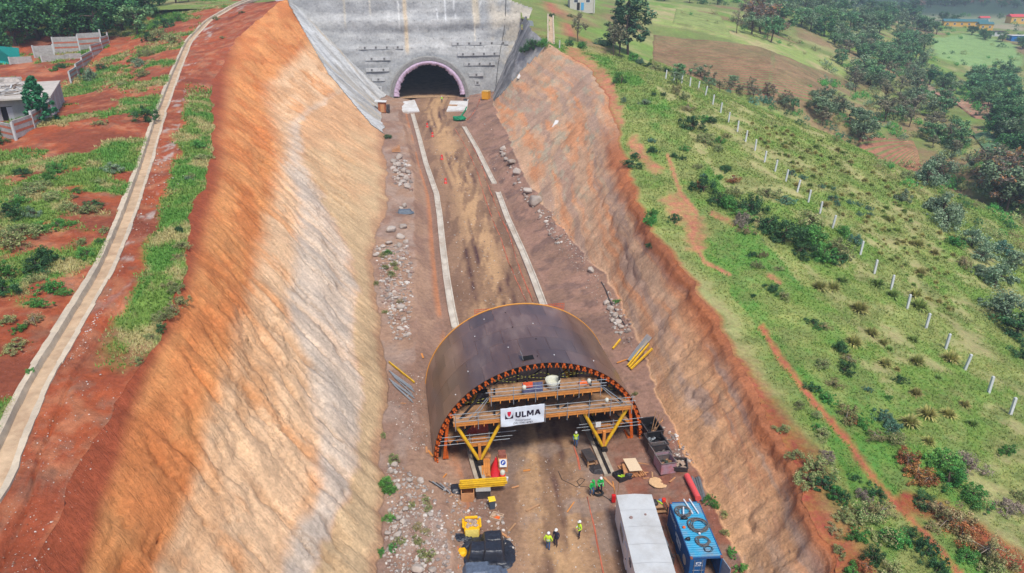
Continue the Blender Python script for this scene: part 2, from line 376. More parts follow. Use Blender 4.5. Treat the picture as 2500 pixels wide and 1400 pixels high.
# ---- colour of the cut
PX, PY = pix(np.stack([X, Yg, Z], -1))
wob = (fbm(Yg * .12, downL * .12, 41) - 0.5) * 90 * np.clip(60 / np.maximum(Yg, 30), .3, 1.4) + 25 * (fbm(sx * .9, downL * .2, 42) - .5)
rows = np.array([-50, 100, 200, 300, 400, 500, 600, 700, 800, 900, 1000, 1100, 1200, 1300, 1400, 1700])
bRO = np.interp(PY, rows, [690, 575, 560, 545, 540, 520, 492, 468, 425, 370, 335, 305, 268, 232, 205, 130]) + wob * .35
bOC = np.interp(PY, rows, [790, 770, 660, 672, 690, 665, 640, 605, 575, 545, 520, 500, 468, 425, 392, 300]) + wob
bG0 = np.interp(PY, rows, [900, 900, 860, 712, 705, 735, 722, 705, 700, 735, 755, 765, 775, 720, 690, 600]) + wob * .8
bG1 = np.interp(PY, rows, [900, 900, 861, 735, 745, 800, 850, 878, 882, 880, 870, 860, 850, 800, 760, 700]) + wob * 1.1
col = np.zeros(X.shape + (3,)) + np.array(ROADC)
face = mixc(np.zeros(X.shape + (3,)) + RED, mixc(np.zeros(X.shape + (3,)) + ORANGE2, np.zeros(X.shape + (3,)) + ORANGE, sm(.35, .65, fbm(Yg * .2, downL * .35, 43))), sm(-28, 28, PX - bRO))
crm = mixc(np.zeros(X.shape + (3,)) + CREAM, np.zeros(X.shape + (3,)) + TAN, sm(.4, .62, fbm(Yg * .12, downL * .25, 44)))
crm = mixc(crm, np.zeros(X.shape + (3,)) + ORANGE, 0.6 * sm(.56, .7, fbm(sx * .25, downL * .1, 45)))
face = mixc(face, crm, sm(-30, 30, PX - bOC))
gr = mixc(np.zeros(X.shape + (3,)) + LILAC, np.zeros(X.shape + (3,)) + PALE, sm(.38, .62, fbm(sx * .22, downL * .12, 46)))
face = mixc(face, gr, sm(-22, 22, PX - bG0) * sm(22, -22, PX - bG1) * .9)
tn = mixc(np.zeros(X.shape + (3,)) + OLIVEC, np.zeros(X.shape + (3,)) + TAN, sm(380, 620, 900 - PY + 300 * (fbm(Yg * .2, downL * .2, 47) - .5)))
face = mixc(face, tn, sm(-6, 10, PX - bG1))
face = mixc(face, np.zeros(X.shape + (3,)) + alb(178, 128, 98), .7 * sm(.93, 1.0, vL[None, :] + .1 * (fbm(Yg * .3, downL * .4, 48) - .5)))
stk = sm(.55, .8, ridged(vnoise(warp * .75, downL * .14, 11)) * (.35 + .75 * dash))
face = mixc(face, face * np.array([.78, .68, .6]), .5 * stk * sm(.05, .2, vL)[None, :] * sm(.95, .8, vL)[None, :])
fl = np.broadcast_to(facel[None, :, None], col.shape)
col = np.where(fl, face, col)
# right face: red lip, orange tan, purple gravel streaks that run along the cut
rn = fbm(Yg * .06, downR * .45, 51); rn2 = fbm(Yg * .25, downR * .8, 52)
face = mixc(np.zeros(X.shape + (3,)) + alb(222, 158, 114), np.zeros(X.shape + (3,)) + alb(214, 174, 140), sm(.32, .58, rn))
face = mixc(face, np.zeros(X.shape + (3,)) + alb(190, 158, 136), sm(.5, .62, fbm(Yg * .05, downR * .5, 53)) * .9)
face = mixc(face, np.zeros(X.shape + (3,)) + alb(186, 176, 150), .7 * sm(.58, .68, rn2) * sm(90, 120, Yg))
face = mixc(face, np.zeros(X.shape + (3,)) + alb(234, 180, 132), .85 * sm(80, 60, Yg) * sm(.25, .4, vR)[None, :] * sm(.3, .5, rn2))
lip = .85 * sm(.30, .10, vR[None, :] + .25 * (fbm(Yg * .25, downR * .3, 54) - .5)) * sm(128, 108, Yg)
face = mixc(face, np.zeros(X.shape + (3,)) + mixc(RED, ORANGE2, .45), lip)
col = np.where(np.broadcast_to(facer[None, :, None], col.shape), face, col)
# left bench: purple brown, paler talus under the face; road: two pale wheel lanes on brown
bn = fbm(X * .25, Yg * .12, 61)
bench = mixc(np.zeros(X.shape + (3,)) + PURPLE, np.zeros(X.shape + (3,)) + alb(172, 138, 114), sm(.4, .6, bn))
bench = mixc(bench, np.zeros(X.shape + (3,)) + alb(196, 128, 86), .8 * np.where(SEG == 4, sm(.3, .8, FR), 0)[None, :] * sm(.4, .55, fbm(X * .4, Yg * .1, 62)))
bench = mixc(bench, np.zeros(X.shape + (3,)) + alb(176, 156, 142), .5 * np.isin(SEG, [2])[None, :] * sm(.42, .6, fbm(X * .3, Yg * .2, 63)))
col = np.where(np.broadcast_to(zone_bench[None, :, None], col.shape), bench, col)
rb = mixc(np.zeros(X.shape + (3,)) + PURPLE, np.zeros(X.shape + (3,)) + alb(164, 128, 110), sm(.42, .6, fbm(X * .3, Yg * .3, 64)))
rb = mixc(rb, np.zeros(X.shape + (3,)) + alb(128, 102, 92), .8 * sm(.5, .62, fbm(X * .5, Yg * .5, 65)))
rb = mixc(rb, np.zeros(X.shape + (3,)) + alb(150, 82, 58), .6 * sm(62, 50, Yg) * sm(.4, .6, fbm(X * .5, Yg * .5, 66)))
col = np.where(np.broadcast_to(zone_rb[None, :, None], col.shape), rb, col)
lane = np.exp(-((xr - .33) / .16) ** 2) * .5 + np.exp(-((xr - .55) / .2) ** 2)
rd = mixc(np.zeros(X.shape + (3,)) + ROADD, np.zeros(X.shape + (3,)) + alb(192, 154, 114), np.clip(lane * (.55 + .7 * fbm(X * .5, Yg * .08, 67)), 0, 1))
rd = mixc(rd, np.zeros(X.shape + (3,)) + MUD, .65 * sm(.5, .62, fbm(X * .7, Yg * .1, 68)) + .75 * rut * sm(.45, .6, fbm(X * .3, Yg * .05, 69)))
rd = mixc(rd, np.zeros(X.shape + (3,)) + alb(150, 134, 124), .5 * sm(.55, .65, fbm(X * .25, Yg * .25, 70)) * sm(75, 62, Yg))
rd = mixc(rd, np.zeros(X.shape + (3,)) + alb(112, 94, 86), .55 * sm(.45, .6, fbm(X * .4, Yg * .12, 71)) * sm(50, 55, Yg) * sm(85, 72, Yg))
rdz = np.isin(SEG, [5, 6, 7, 8, 9])
col = np.where(np.broadcast_to(rdz[None, :, None], col.shape), np.where(np.broadcast_to((SEG == 7)[None, :, None], col.shape), rd, np.zeros(col.shape) + PURPLE), col)
dl, dr = (X - lg[0][:, None]), (rg[0][:, None] - X)
G = np.stack([X, Yg, Z], -1); CUT = G
uvc = np.stack([np.where(facel, sx, sxr), np.where(facel, downL, downR)], -1)
def cell(mask): return mask[:-1, :-1]
fl2 = np.broadcast_to(facel, X.shape); fr2 = np.broadcast_to(facer, X.shape)
o = link('cut_face', grid_mesh('cut_face', G, ground_mat('rilled_soil', 3.0, 0.62, rills=True), col, uvc, keep=cell((fl2 | fr2) & ~shot & ~shotr)))
tag(o, kind='structure')
o = link('road', grid_mesh('road', G, ground_mat('packed_dirt', 2.6, 0.35, stones=.35), col, uvc, keep=cell(np.broadcast_to(SEG == 7, X.shape)))); tag(o, kind='structure')
o = link('ground', grid_mesh('ground', G, ground_mat('stony_soil', 2.0, 0.7, stones=.6), col, uvc, keep=cell(np.broadcast_to(~(facel | facer | (SEG == 7)), X.shape)))); tag(o, kind='structure')
# sprayed concrete over the end of the left face
scn = fbm(sx * .35, downL * .12, 81); sc_col = mixc(np.zeros(X.shape + (3,)) + alb(176, 172, 164), np.zeros(X.shape + (3,)) + GREYL, sm(.35, .6, scn))
sc_col = mixc(sc_col, np.zeros(X.shape + (3,)) + alb(196, 178, 150), .7 * sm(.55, .68, fbm(sx * .5, downL * .08, 82)))
sc_col = mixc(sc_col, np.zeros(X.shape + (3,)) + alb(150, 150, 150), .6 * sm(.56, .66, fbm(sx * .7, downL * .1, 83)))
G2 = G + np.array([0.10, -0.02, 0.12])
o = link('shotcrete_slope', grid_mesh('shotcrete_slope', G2, ground_mat('sprayed_concrete', 1.6, 0.3), sc_col, uvc, keep=cell(shot)))
tag(o, 'grey sprayed concrete skin over the cut slope left of the tunnel portal', 'slope cover')
G3 = G + np.array([-0.10, -0.02, 0.12])
wc = mixc(np.zeros(X.shape + (3,)) + alb(120, 120, 120), np.zeros(X.shape + (3,)) + alb(160, 158, 156), sm(.35, .6, fbm(sxr * .4, downR * .15, 84)))
o = link('shotcrete_slope', grid_mesh('shotcrete_slope', G3, ground_mat('sprayed_concrete', 1.6, 0.3), wc, uvc, keep=cell(shotr)))
tag(o, 'darker grey sprayed concrete wing between tunnel portal and orange nose of earth', 'slope cover')

# ---- feature lines of the right hillside and the valley surface
YS3 = np.unique(np.concatenate([np.arange(4, 30, 1.0), np.arange(30, 110, 0.4), np.arange(110, 200, 0.7)]))
rc3 = (np.interp(YS3, YS, rc[0]), np.interp(YS3, YS, rc[1]))
R_FENCE = [(2640, 1190, 3.2), (2468, 1012, 4), (2355, 902, 4.6), (2260, 800, 5.4), (2172, 706, 6.5), (2100, 620, 7.8), (2003, 520, 10), (1946, 466, 11.5), (1892, 415, 13.2), (1843, 360, 15), (1778, 298, 17.2), (1738, 254, 19), (1703, 218, 20.6), (1640, 200, 21.6)]
R_BROW = [(2900, 1100, -2.5), (2500, 850, 0), (2390, 640, 3), (2230, 425, 7.5), (2100, 368, 9.5), (2000, 318, 12), (1800, 245, 16), (1700, 205, 18.8), (1640, 178, 21)]
fe = rail(R_FENCE, near=(40, 4, .5), ys=YS3, k=10); bw = rail(R_BROW, near=(62, 4, -4), ys=YS3, k=10)
mid = lerp(rc3, fe, .5, 1.1); q1 = lerp(rc3, mid, .3, .15)
out1 = (bw[0] + 22, bw[1] - 9); out2 = (bw[0] + 60, bw[1] - 32)
# ---- land beyond: fields, valley and far hills as one sheet
ctl = [(1350, 90, 200), (1450, 100, 205), (1560, 140, 200), (1400, 45, 245), (1500, 30, 270), (1400, 0, 290), (1250, 0, 240), (1600, 110, 245), (1590, 85, 262), (1650, 160, 225), (1800, 195, 215), (1800, 120, 255), (1950, 170, 240), (2050, 210, 222),
       (1750, 60, 300), (1900, 110, 285), (1950, 60, 370), (1600, 20, 330), (1800, 10, 420), (2000, 20, 470), (2100, 60, 430), (2130, 100, 390), (2250, 210, 310), (2340, 250, 265), (2440, 300, 230), (2150, 250, 265), (2060, 290, 225),
       (2130, 350, 200), (2240, 385, 190), (2380, 400, 190), (2480, 480, 160), (2480, 600, 132), (2520, 720, 110), (2330, 130, 440), (2400, 200, 360), (2480, 200, 360), (2350, 62, 600), (2480, 62, 600), (2560, 130, 430), (2200, 20, 800), (2480, 12, 830), (2700, 300, 230), (2800, 100, 500), (2900, 500, 150),
       (-400, 0, 300), (0, 0, 280), (300, 0, 262), (560, 0, 245), (800, -10, 245), (1000, -10, 245), (1200, -25, 500), (600, -30, 500), (0, -30, 500), (1600, -25, 700), (2000, -20, 950), (2400, -22, 1100), (2900, 0, 900)]
T = np.array([at(a, b, Y=c) for a, b, c in ctl] + [(-900, 1500, 170), (0, 1700, 190), (900, 1700, 150), (1800, 1500, 120), (700, 60, -60), (300, 40, -45), (160, 20, -38), (1200, 700, 30), (-700, 700, 80), (-600, 250, 40)])
keepy = YS3 > 20
for i in range(0, len(YS3), 30):
    T = np.concatenate([T, [[out2[0][i] - 8, YS3[i], out2[1][i] + 1.0]]])
def tps(P, lam=2.0):
    n = len(P); q = P[:, :2] / 100
    r = np.hypot(q[:, None, 0] - q[None, :, 0], q[:, None, 1] - q[None, :, 1]); K = np.where(r > 0, r * r * np.log(r + 1e-12), 0) + lam * 0.01 * np.eye(n)
    A = np.zeros((n + 3, n + 3)); A[:n, :n] = K; A[:n, n] = 1; A[:n, n + 1:] = q; A[n:, :n] = A[:n, n:].T
    w = np.linalg.solve(A, np.concatenate([P[:, 2], [0, 0, 0]]))
    def f(x, y):
        x, y = x / 100, y / 100; s = w[n] + w[n + 1] * x + w[n + 2] * y
        for k in range(n):
            r = np.hypot(x - q[k, 0], y - q[k, 1]); s = s + w[k] * np.where(r > 0, r * r * np.log(r + 1e-12), 0)
        return s
    return f
tf = tps(T)
# ---- left plateau: soil strip, drain trench, rough ground with the house
L_CHAN = [(-140, 1400, 17.6), (-8, 1150, 18), (90, 935, 18.3), (178, 790, 18.8), (258, 655, 19.5), (310, 530, 20.1), (352, 410, 20.9), (385, 300, 22.4), (428, 180, 24.6), (462, 100, 27.8), (510, 50, 31), (600, 0, 35)]
YS2 = np.unique(np.concatenate([np.arange(4, 30, 1.0), np.arange(30, 110, 0.4), np.arange(110, 212, 0.7), np.arange(212, 262, 1.5)]))
ext = lambda a, p: (np.interp(YS2, YS, a[0]) + np.where(YS2 > YS[-1], (YS2 - YS[-1]) * p[0], 0), np.interp(YS2, YS, a[1]) + np.where(YS2 > YS[-1], (YS2 - YS[-1]) * p[1], 0))
lc2 = ext(lc, (.3, .12)); ch = rail(L_CHAN, near=(-24, 4, 17), k=10, ys=YS2)
CHW = 0.64
chr_ = (ch[0] + CHW, ch[1]); chrb = (ch[0] + CHW - .12, ch[1] - .9); chlb = (ch[0] - CHW + .12, ch[1] - .9); chl = (ch[0] - CHW, ch[1] + .1)
far_drop = sm(95, 135, YS2)
p1 = (ch[0] - 6, ch[1] + .8 - 1.2 * far_drop); p2 = (ch[0] - 18, ch[1] + .6 - 2.6 * far_drop); p3 = (ch[0] - 50, ch[1] + .4 - 3.4 * far_drop); p4 = (ch[0] - 220, ch[1] + 1 - 2 * far_drop)
KL = [p4, p3, p2, p1, chl, chlb, chrb, chr_, lc2]
XL, ZL, SL, FL = profile(KL, [16, 34, 30, 16, 1, 1, 1, 40])
YL = np.repeat(YS2[:, None], XL.shape[1], 1)
nat = np.isin(SL, [0, 1, 2]) * 1.0 + (SL == 3) * (1 - FL) + (SL == 7) * np.sin(np.pi * np.clip(FL, 0, 1))
ZL = ZL + nat * (1.5 * (fbm(XL * .06, YL * .06, 91) - .5) + .8 * (fbm(XL * .3, YL * .3, 92) - .5) + .25 * (fbm(XL * 1.3, YL * 1.3, 93) - .5))
gul = (SL == 7) * np.exp(-((FL[None, :] - (.45 + .18 * np.sin(YL * .11))) / .025) ** 2) * sm(60, 45, YL); ZL = ZL - gul * .25
ZL = ZL + (np.maximum(tf(XL, YL), 20) - .4 - ZL) * sm(205, 240, YL)
PXL, PYL = pix(np.stack([XL, YL, ZL], -1))
cl = np.zeros(XL.shape + (3,))
soil = mixc(cl + RED, cl + alb(178, 92, 58), sm(.45, .65, fbm(XL * .35, YL * .35, 94))); soil = mixc(soil, cl + alb(194, 126, 90), .75 * sm(.5, .64, fbm(XL * .5, YL * .5, 104)))
soil = mixc(soil, cl + alb(150, 110, 88), .6 * sm(.54, .66, fbm(XL * .9, YL * .9, 105)))
soil = mixc(soil, cl + RED2, sm(.5, .65, fbm(XL * .15, YL * .15, 95)))
soil = mixc(soil, cl + alb(188, 172, 160), .8 * sm(.56, .68, fbm(XL * .6, YL * .35, 96)) * (SL == 7) * (FL < .35) * sm(44, 60, YL))
gmix = mixc(cl + GRASS, cl + DRYG, sm(.45, .62, fbm(XL * .4, YL * .4, 97))); gmix = mixc(gmix, cl + GRASS2, sm(.52, .62, fbm(XL * .22, YL * .22, 98)))
gden = fbm(XL * .12, YL * .12, 99, 5)
gL = sm(.46, .60, gden + .16 * (fbm(XL * 1.1, YL * 1.1, 106) - .5) - .05 * sm(95, 130, YL)) * (SL < 4)                                   # patchy grass left of the drain
strip = (SL == 7) * sm(.3, .5, FL + .5 * (fbm(XL * .3, YL * .2, 100) - .5)) * sm(1.06, .95, FL + .12 * (fbm(XL * .5, YL * .8, 101) - .5)) * sm(41, 46, YL + 6 * (fbm(XL * .3, YL * .3, 103) - .5)) * sm(135, 105, YL) * sm(.33, .42, gden + .1)
GRASS_L = np.clip(gL + strip, 0, 1)
cl = mixc(soil, gmix, GRASS_L)
o = link('plateau', grid_mesh('plateau', np.stack([XL, YL, ZL], -1), ground_mat('plateau_soil', 2.2, 0.8, stones=.55), cl)); tag(o, kind='structure')

# ---- right hillside: grass shoulder, fence line, rounded brow falling to the valley
KR = [rc3, q1, mid, fe, bw, out1, out2]
XR, ZR, SR, FRR = profile(KR, [16, 24, 40, 44, 14, 8]); YR = np.repeat(YS3[:, None], XR.shape[1], 1)
nat = np.where(SR == 0, FRR, 1.0)
ZR = ZR + nat * (1.3 * (fbm(XR * .07, YR * .07, 111) - .5) + .5 * (fbm(XR * .4, YR * .4, 112) - .5) + .12 * (fbm(XR * 1.6, YR * 1.6, 113) - .5))
terr = np.abs(((XR * .22 + YR * .04 + 1.2 * fbm(XR * .1, YR * .1, 114)) % 1) - .5); ZR = ZR + .22 * (terr - .25) * np.isin(SR, [2, 3])
ZR = ZR + (tf(XR, YR) - .3 - ZR) * sm(172, 196, YR) * np.isin(SR, [0, 1, 2, 3])
PXR, PYR = pix(np.stack([XR, YR, ZR], -1))
z3 = np.zeros(XR.shape + (3,))
cr = mixc(z3 + GRASS, z3 + GRASS3, sm(.4, .62, fbm(XR * .18, YR * .18, 115)))
cr = mixc(cr, z3 + DRYG, .75 * sm(.45, .68, fbm(XR * .3, YR * .3, 116)) * np.where(SR >= 2, 1, .35))
cr = mixc(cr, z3 + GRASS2, .9 * sm(.4, .6, fbm(XR * .2, YR * .1, 117)) * np.isin(SR, [1]))
cr = mixc(cr, z3 + DRYG, .7 * sm(1, .2, FRR) * (SR == 0) * sm(85, 70, YR))
cr = mixc(cr, z3 + OLIVE, sm(.5, .6, fbm(XR * .5, YR * .5, 118)) * .6)
def patch(line, w, c, soft=.5, hard=.55):
    global cr
    d = polydist(PXR, PYR, line) + w * (1.5 if hard < .8 else .7) * (fbm(XR * .7, YR * .7, 119) - .5); cr = mixc(cr, z3 + c, sm(w * 1.1, w * soft * .4, d) * np.clip(hard + .4 * sm(.4, .6, fbm(XR * 1.2, YR * 1.2, 121)), 0, 1))
PATHC = alb(190, 130, 96)
patch([(1630, 380), (1660, 470), (1700, 520), (1690, 590), (1720, 640), (1780, 670)], 7, PATHC, .8, .85)
patch([(1860, 800), (1900, 870), (1985, 980), (2060, 1065), (2130, 1165), (2200, 1245), (2290, 1340), (2340, 1400), (2400, 1480)], 11, alb(190, 118, 82), .8, .95)
patch([(2215, 1225), (2290, 1245), (2380, 1300), (2500, 1385), (2620, 1460)], 34, alb(164, 90, 62), .8, .95)
for ln, w in (([(1545, 350), (1575, 390), (1600, 410)], 22), ([(1640, 500), (1690, 540), (1700, 590)], 34), ([(1480, 215), (1500, 260), (1510, 300)], 22), ([(1400, 130), (1470, 190), (1490, 240)], 26), ([(1740, 520), (1790, 550)], 10), ([(1880, 675), (1905, 690)], 9)):
    patch(ln, w, alb(196, 130, 98))
dry_edge = (SR == 0) * sm(np.interp(YR, [36, 48, 60], [1.25, .8, .5]), .1, FRR + .7 * (fbm(XR * .6, YR * .6, 120) - .5)) * sm(64, 50, YR); cr = mixc(cr, z3 + RED, .85 * dry_edge)
ed = (SR == 0) * sm(.2, .02, FRR) ; cr = mixc(cr, z3 + alb(176, 104, 70), .8 * ed)
o = link('hillside', grid_mesh('hillside', np.stack([XR, YR, ZR], -1), ground_mat('hill_grass', 2.6, 0.8, grassy=True), cr)); tag(o, kind='structure')

# ---- land beyond: one sheet
gx = np.unique(np.concatenate([np.arange(-900, -120, 20), np.arange(-120, 40, 3.5), np.arange(40, 330, 2.4), np.arange(330, 600, 6), np.arange(600, 1500, 25)]))
gy = np.unique(np.concatenate([np.arange(10, 100, 5), np.arange(100, 300, 2.2), np.arange(300, 500, 4), np.arange(500, 900, 8), np.arange(900, 1800, 30)]))
XV, YV = np.meshgrid(gx, gy)
ZV = tf(XV, YV)
dn = np.clip((YV - 100) / 150, 0, 1)
ZV = ZV + dn * (2.5 * (fbm(XV * .02, YV * .02, 131) - .5) + .7 * (fbm(XV * .15, YV * .15, 132) - .5)) + sm(800, 1400, YV) * 90 * (fbm(XV * .004, YV * .004, 133) - .4)
def valley_z(x, y): return float(tf(np.array(x), np.array(y)))
edge = np.interp(YV, YS3, out2[0]); inside = (XV < edge - 16) & (YV < 190); gone = inside | ((YV < 213.5) & (XV < 6 - .30 * np.clip(YV - 188, 0, 26)))
_a = math.radians(9.8); _u = (XV + 23.7) * math.cos(_a) + (YV - 207) * math.sin(_a); _w = -(XV + 23.7) * math.sin(_a) + (YV - 207) * math.cos(_a)
gone |= (_w < 8.2) & (_u > -46) & (_u < 27) & (_w > -4)
ZV = np.where((XV > -62) & (XV < 4) & (_w < 16) & (_w > 6), np.maximum(ZV, 38.5 - .12 * np.abs(XV + 45)), ZV)
PXV, PYV = pix(np.stack([XV, YV, ZV], -1)); zv = np.zeros(XV.shape + (3,))
cv = mixc(zv + GRASS, zv + OLIVE, sm(.4, .6, fbm(XV * .03, YV * .03, 134))); cv = mixc(cv, zv + DRYG, .6 * sm(.5, .66, fbm(XV * .06, YV * .06, 135)))
cv = mixc(cv, zv + alb(150, 116, 92), .7 * sm(.56, .66, fbm(XV * .05, YV * .05, 136)))
fg = inpoly(PXV, PYV, [(1540, 20), (1680, 20), (1780, 55), (2060, 150), (2060, 190), (1850, 120), (1690, 70), (1600, 60)]); cv = np.where(fg[..., None], mixc(zv + alb(150, 166, 92), zv + DRYG, sm(.4, .6, fbm(XV * .1, YV * .1, 137))), cv)
fg = inpoly(PXV, PYV, [(2270, 95), (2380, 80), (2480, 110), (2500, 160), (2370, 165), (2290, 140)]); cv = np.where(fg[..., None], zv + alb(140, 170, 104), cv)
fg = inpoly(PXV, PYV, [(2220, 25), (2330, 15), (2500, 20), (2500, 75), (2230, 55)]); cv = np.where(fg[..., None], mixc(zv + alb(170, 160, 128), zv + alb(150, 158, 118), sm(.4, .6, fbm(XV * .05, YV * .05, 138))), cv)
cv = mixc(cv, zv + alb(60, 84, 62), sm(640, 760, YV))
fp = polydist(PXV, PYV, [(1420, 100), (1375, 60), (1365, 30), (1330, 10)]); cv = mixc(cv, zv + alb(178, 112, 88), sm(11, 6, fp) * (YV < 300))
o = link('valley', grid_mesh('valley', np.stack([XV, YV, ZV], -1), ground_mat('valley_ground', 1.4, 0.6, grassy=True), cv, keep=~gone[:-1, :-1])); tag(o, kind='structure')

# ------------------------------------------------------------------ finding the ground
def bvh_of(P, st=(1, 1), keep=None):
    P = P[::st[0], ::st[1]]; n, m = P.shape[:2]; idx = np.arange(n * m).reshape(n, m)
    q = np.stack([idx[:-1, :-1], idx[:-1, 1:], idx[1:, 1:], idx[1:, :-1]], -1)
    if keep is not None: q = q[keep[::st[0], ::st[1]][:-1, :-1]]
    return BVHTree.FromPolygons(P.reshape(-1, 3).tolist(), q.reshape(-1, 4).tolist())
def with_end(a, s): return a
BV = [bvh_of(CUT, (3, 2)), bvh_of(np.stack([XL, YL, ZL], -1), (3, 1)), bvh_of(np.stack([XR, YR, ZR], -1), (2, 2)), bvh_of(np.stack([XV, YV, ZV], -1), keep=~gone)]
def _cast(o, d, far=4000):
    best = None
    for b in BV:
        h = b.ray_cast(Vector(o), Vector(d), far)
        if h[0] is not None and (best is None or h[3] < best[3]): best = h
    return best
def on(px, py):                                      # the ground seen in that direction
    h = _cast((0, 0, CAM_H), ray(px, py)); return h[0] if h else Vector(at(px, py, z=0))
def drop(x, y, top=200):                             # the ground below a plan position
    h = _cast((x, y, top), (0, 0, -1)); return h[0].z if h else 0.0
def slope_at(x, y):
    h = _cast((x, y, 200), (0, 0, -1)); return h[1] if h else Vector((0, 0, 1))
# ------------------------------------------------------------------ tunnel portal
AXR = R(9.8)                                         # the road swings this much to the left of the camera
AXD = Vector((-math.sin(AXR), math.cos(AXR), 0)); AXU = Vector((math.cos(AXR), math.sin(AXR), 0))
POR = Vector((-23.7, 207.0, float(ramp_z(207.0))))
portal = empty('tunnel_portal', POR, AXR, 'grey sprayed concrete headwall with round tunnel mouth and anchor beams', 'tunnel portal')
M_SHOT = ground_mat('sprayed_concrete', 1.6, 0.3)
zz = np.linspace(-2, 30, 100); ss = np.linspace(0, 1, 170)
ZW, SW = np.meshgrid(zz, ss, indexing='ij')
UL = -20.5 - ZW * .46 - .5 * np.maximum(ZW - 10, 0); UR = 18.5 + ZW * .55
UW = UL * (1 - SW) + UR * SW
YW = 0.2 + .22 * ZW + .55 * sm(13.2, 14.4, ZW + .6 * (fbm(UW * .2, ZW * 0, 201) - .5)) + .5 * sm(20.5, 22, ZW + 1.2 * (fbm(UW * .15, ZW * 0, 202) - .5))
YW = YW + 1.1 * (fbm(UW * .12, ZW * .16, 203, 3) - .5) + .25 * (fbm(UW * .5, ZW * .6, 204) - .5)
YW = YW - .45 * np.exp(-((ZW - 20) / 1.5) ** 2) + .45 * np.exp(-((ZW - 17.3) / 1.3) ** 2) * sm(-14, -11, UW) * sm(18, 15, UW)
wc = np.zeros(UW.shape + (3,)); wcol = mixc(wc + alb(166, 166, 164), wc + alb(188, 187, 183), sm(.35, .62, fbm(UW * .06, ZW * .3, 205)))
wcol = mixc(wcol, wc + alb(140, 141, 142), .5 * sm(.44, .64, fbm(UW * .10, ZW * .55, 206)))
wcol = mixc(wcol, wc + alb(150, 150, 150), .5 * sm(8, 2, ZW))
for u0, w, c, lo in ((-5.4, .75, alb(214, 190, 154), 11), (14.0, .28, alb(226, 216, 196), 13), (-7.2, .22, alb(226, 224, 218), 17), (14.6, 1.3, alb(205, 190, 164), 18), (6.0, .18, alb(222, 222, 220), 19), (3.6, .2, alb(222, 222, 220), 20), (8.6, .18, alb(222, 222, 220), 20), (16, .2, alb(220, 220, 216), 22), (-15, .25, alb(214, 205, 188), 21), (-22, .3, alb(206, 196, 176), 18)):
    dd = np.abs(UW - u0 - .4 * (fbm(ZW * .3, ZW * 0 + u0, 207) - .5)); wcol = mixc(wcol, wc + c, sm(w, w * .4, dd) * sm(lo, lo + 2, ZW) * (.5 + .5 * fbm(UW * 2, ZW * .3, 208)))
wcol = mixc(wcol, wc + alb(206, 192, 168), .6 * sm(17, 20, UW) * sm(5, 9, ZW) * sm(.4, .6, fbm(UW * .15, ZW * .2, 209)))
Pw = np.stack([UW, YW, ZW], -1)
hole = (np.hypot(UW, np.maximum(ZW, 0)) < 10.55) & (ZW > -3)
trim = ZW > 30 - .33 * np.maximum(UW - 10, 0)
kp = ~trim[:-1, :-1] & ~(hole[:-1, :-1] & hole[1:, 1:] & hole[1:, :-1] & hole[:-1, 1:])
link('headwall', grid_mesh('headwall', Pw, M_SHOT, wcol, keep=kp), portal)
def wall_y(u, z):
    i = np.unravel_index(np.argmin((UW - u) ** 2 + (ZW - z) ** 2), UW.shape); return float(YW[i])
M_CONC = mat('cast_concrete', alb(178, 176, 170), .85, var=.18, scale=2.5, bump=.3, grime=alb(120, 114, 106), grime_amt=.5)
M_DARKC = mat('stained_concrete', alb(150, 148, 144), .9, var=.2, scale=2, bump=.4, grime=alb(96, 92, 88), grime_amt=.6)
def ring(r0, r1, y0, y1, a0=-2, a1=182, n=60, cz=0.0, wav=0):
    b = MB(); vs = []; st = 4
    for i in range(n + 1):
        a = R(a0 + (a1 - a0) * i / n); w = wav * math.sin(i * 2.1)
        for r, y in ((r0, y0), (r1, y0), (r1, y1), (r0, y1)): vs.append(((r + w) * math.cos(a), y, (r + w) * math.sin(a) + cz))
    fs = []
    for i in range(n):
        for j in range(4): fs.append((i * 4 + j, i * 4 + (j + 1) % 4, (i + 1) * 4 + (j + 1) % 4, (i + 1) * 4 + j))
    fs += [(0, 3, 2, 1), (n * 4, n * 4 + 1, n * 4 + 2, n * 4 + 3)]
    b.add(vs, fs, 0, False); return b
ring(10.2, 11.1, -1.6, 2.6).build('portal_ring', M_DARKC, portal)
ring(10.75, 11.35, -1.1, -.3, wav=.03).build('ring_collar', M_CONC, portal)
M_PINK = mat('pink_membrane', alb(222, 196, 218), .6, var=.16, scale=1.2, bump=.3, rnd=.07)
rp = random.Random(5)
for i in range(26):                                   # membrane hung round the mouth in overlapping strips
    a0, a1 = 4 + 172 * i / 26, 4 + 172 * (i + 1) / 26 + .6; b = MB(); vs = []
    r_in = 9.2 + rp.uniform(-.3, .1) - .5 * abs(math.cos(R((a0 + a1) / 2))) ; n = 5
    for k in range(n + 1):
        a = R(a0 + (a1 - a0) * k / n); sag = .18 * math.sin(math.pi * k / n)
        for r, y in ((10.2, -1.45), (9.7, -1.5 - .1 * (k % 2)), (r_in + sag, -1.35 + .12 * (k % 2))): vs.append((r * math.cos(a), y, r * math.sin(a)))
    fs = []
    for k in range(n):
        for j in range(2): fs.append((k * 3 + j, k * 3 + j + 1, (k + 1) * 3 + j + 1, (k + 1) * 3 + j))
    b.add(vs, fs, 0, True); o = b.build('membrane_strip', M_PINK, portal)
    mod = o.modifiers.new('thick', 'SOLIDIFY'); mod.thickness = .02
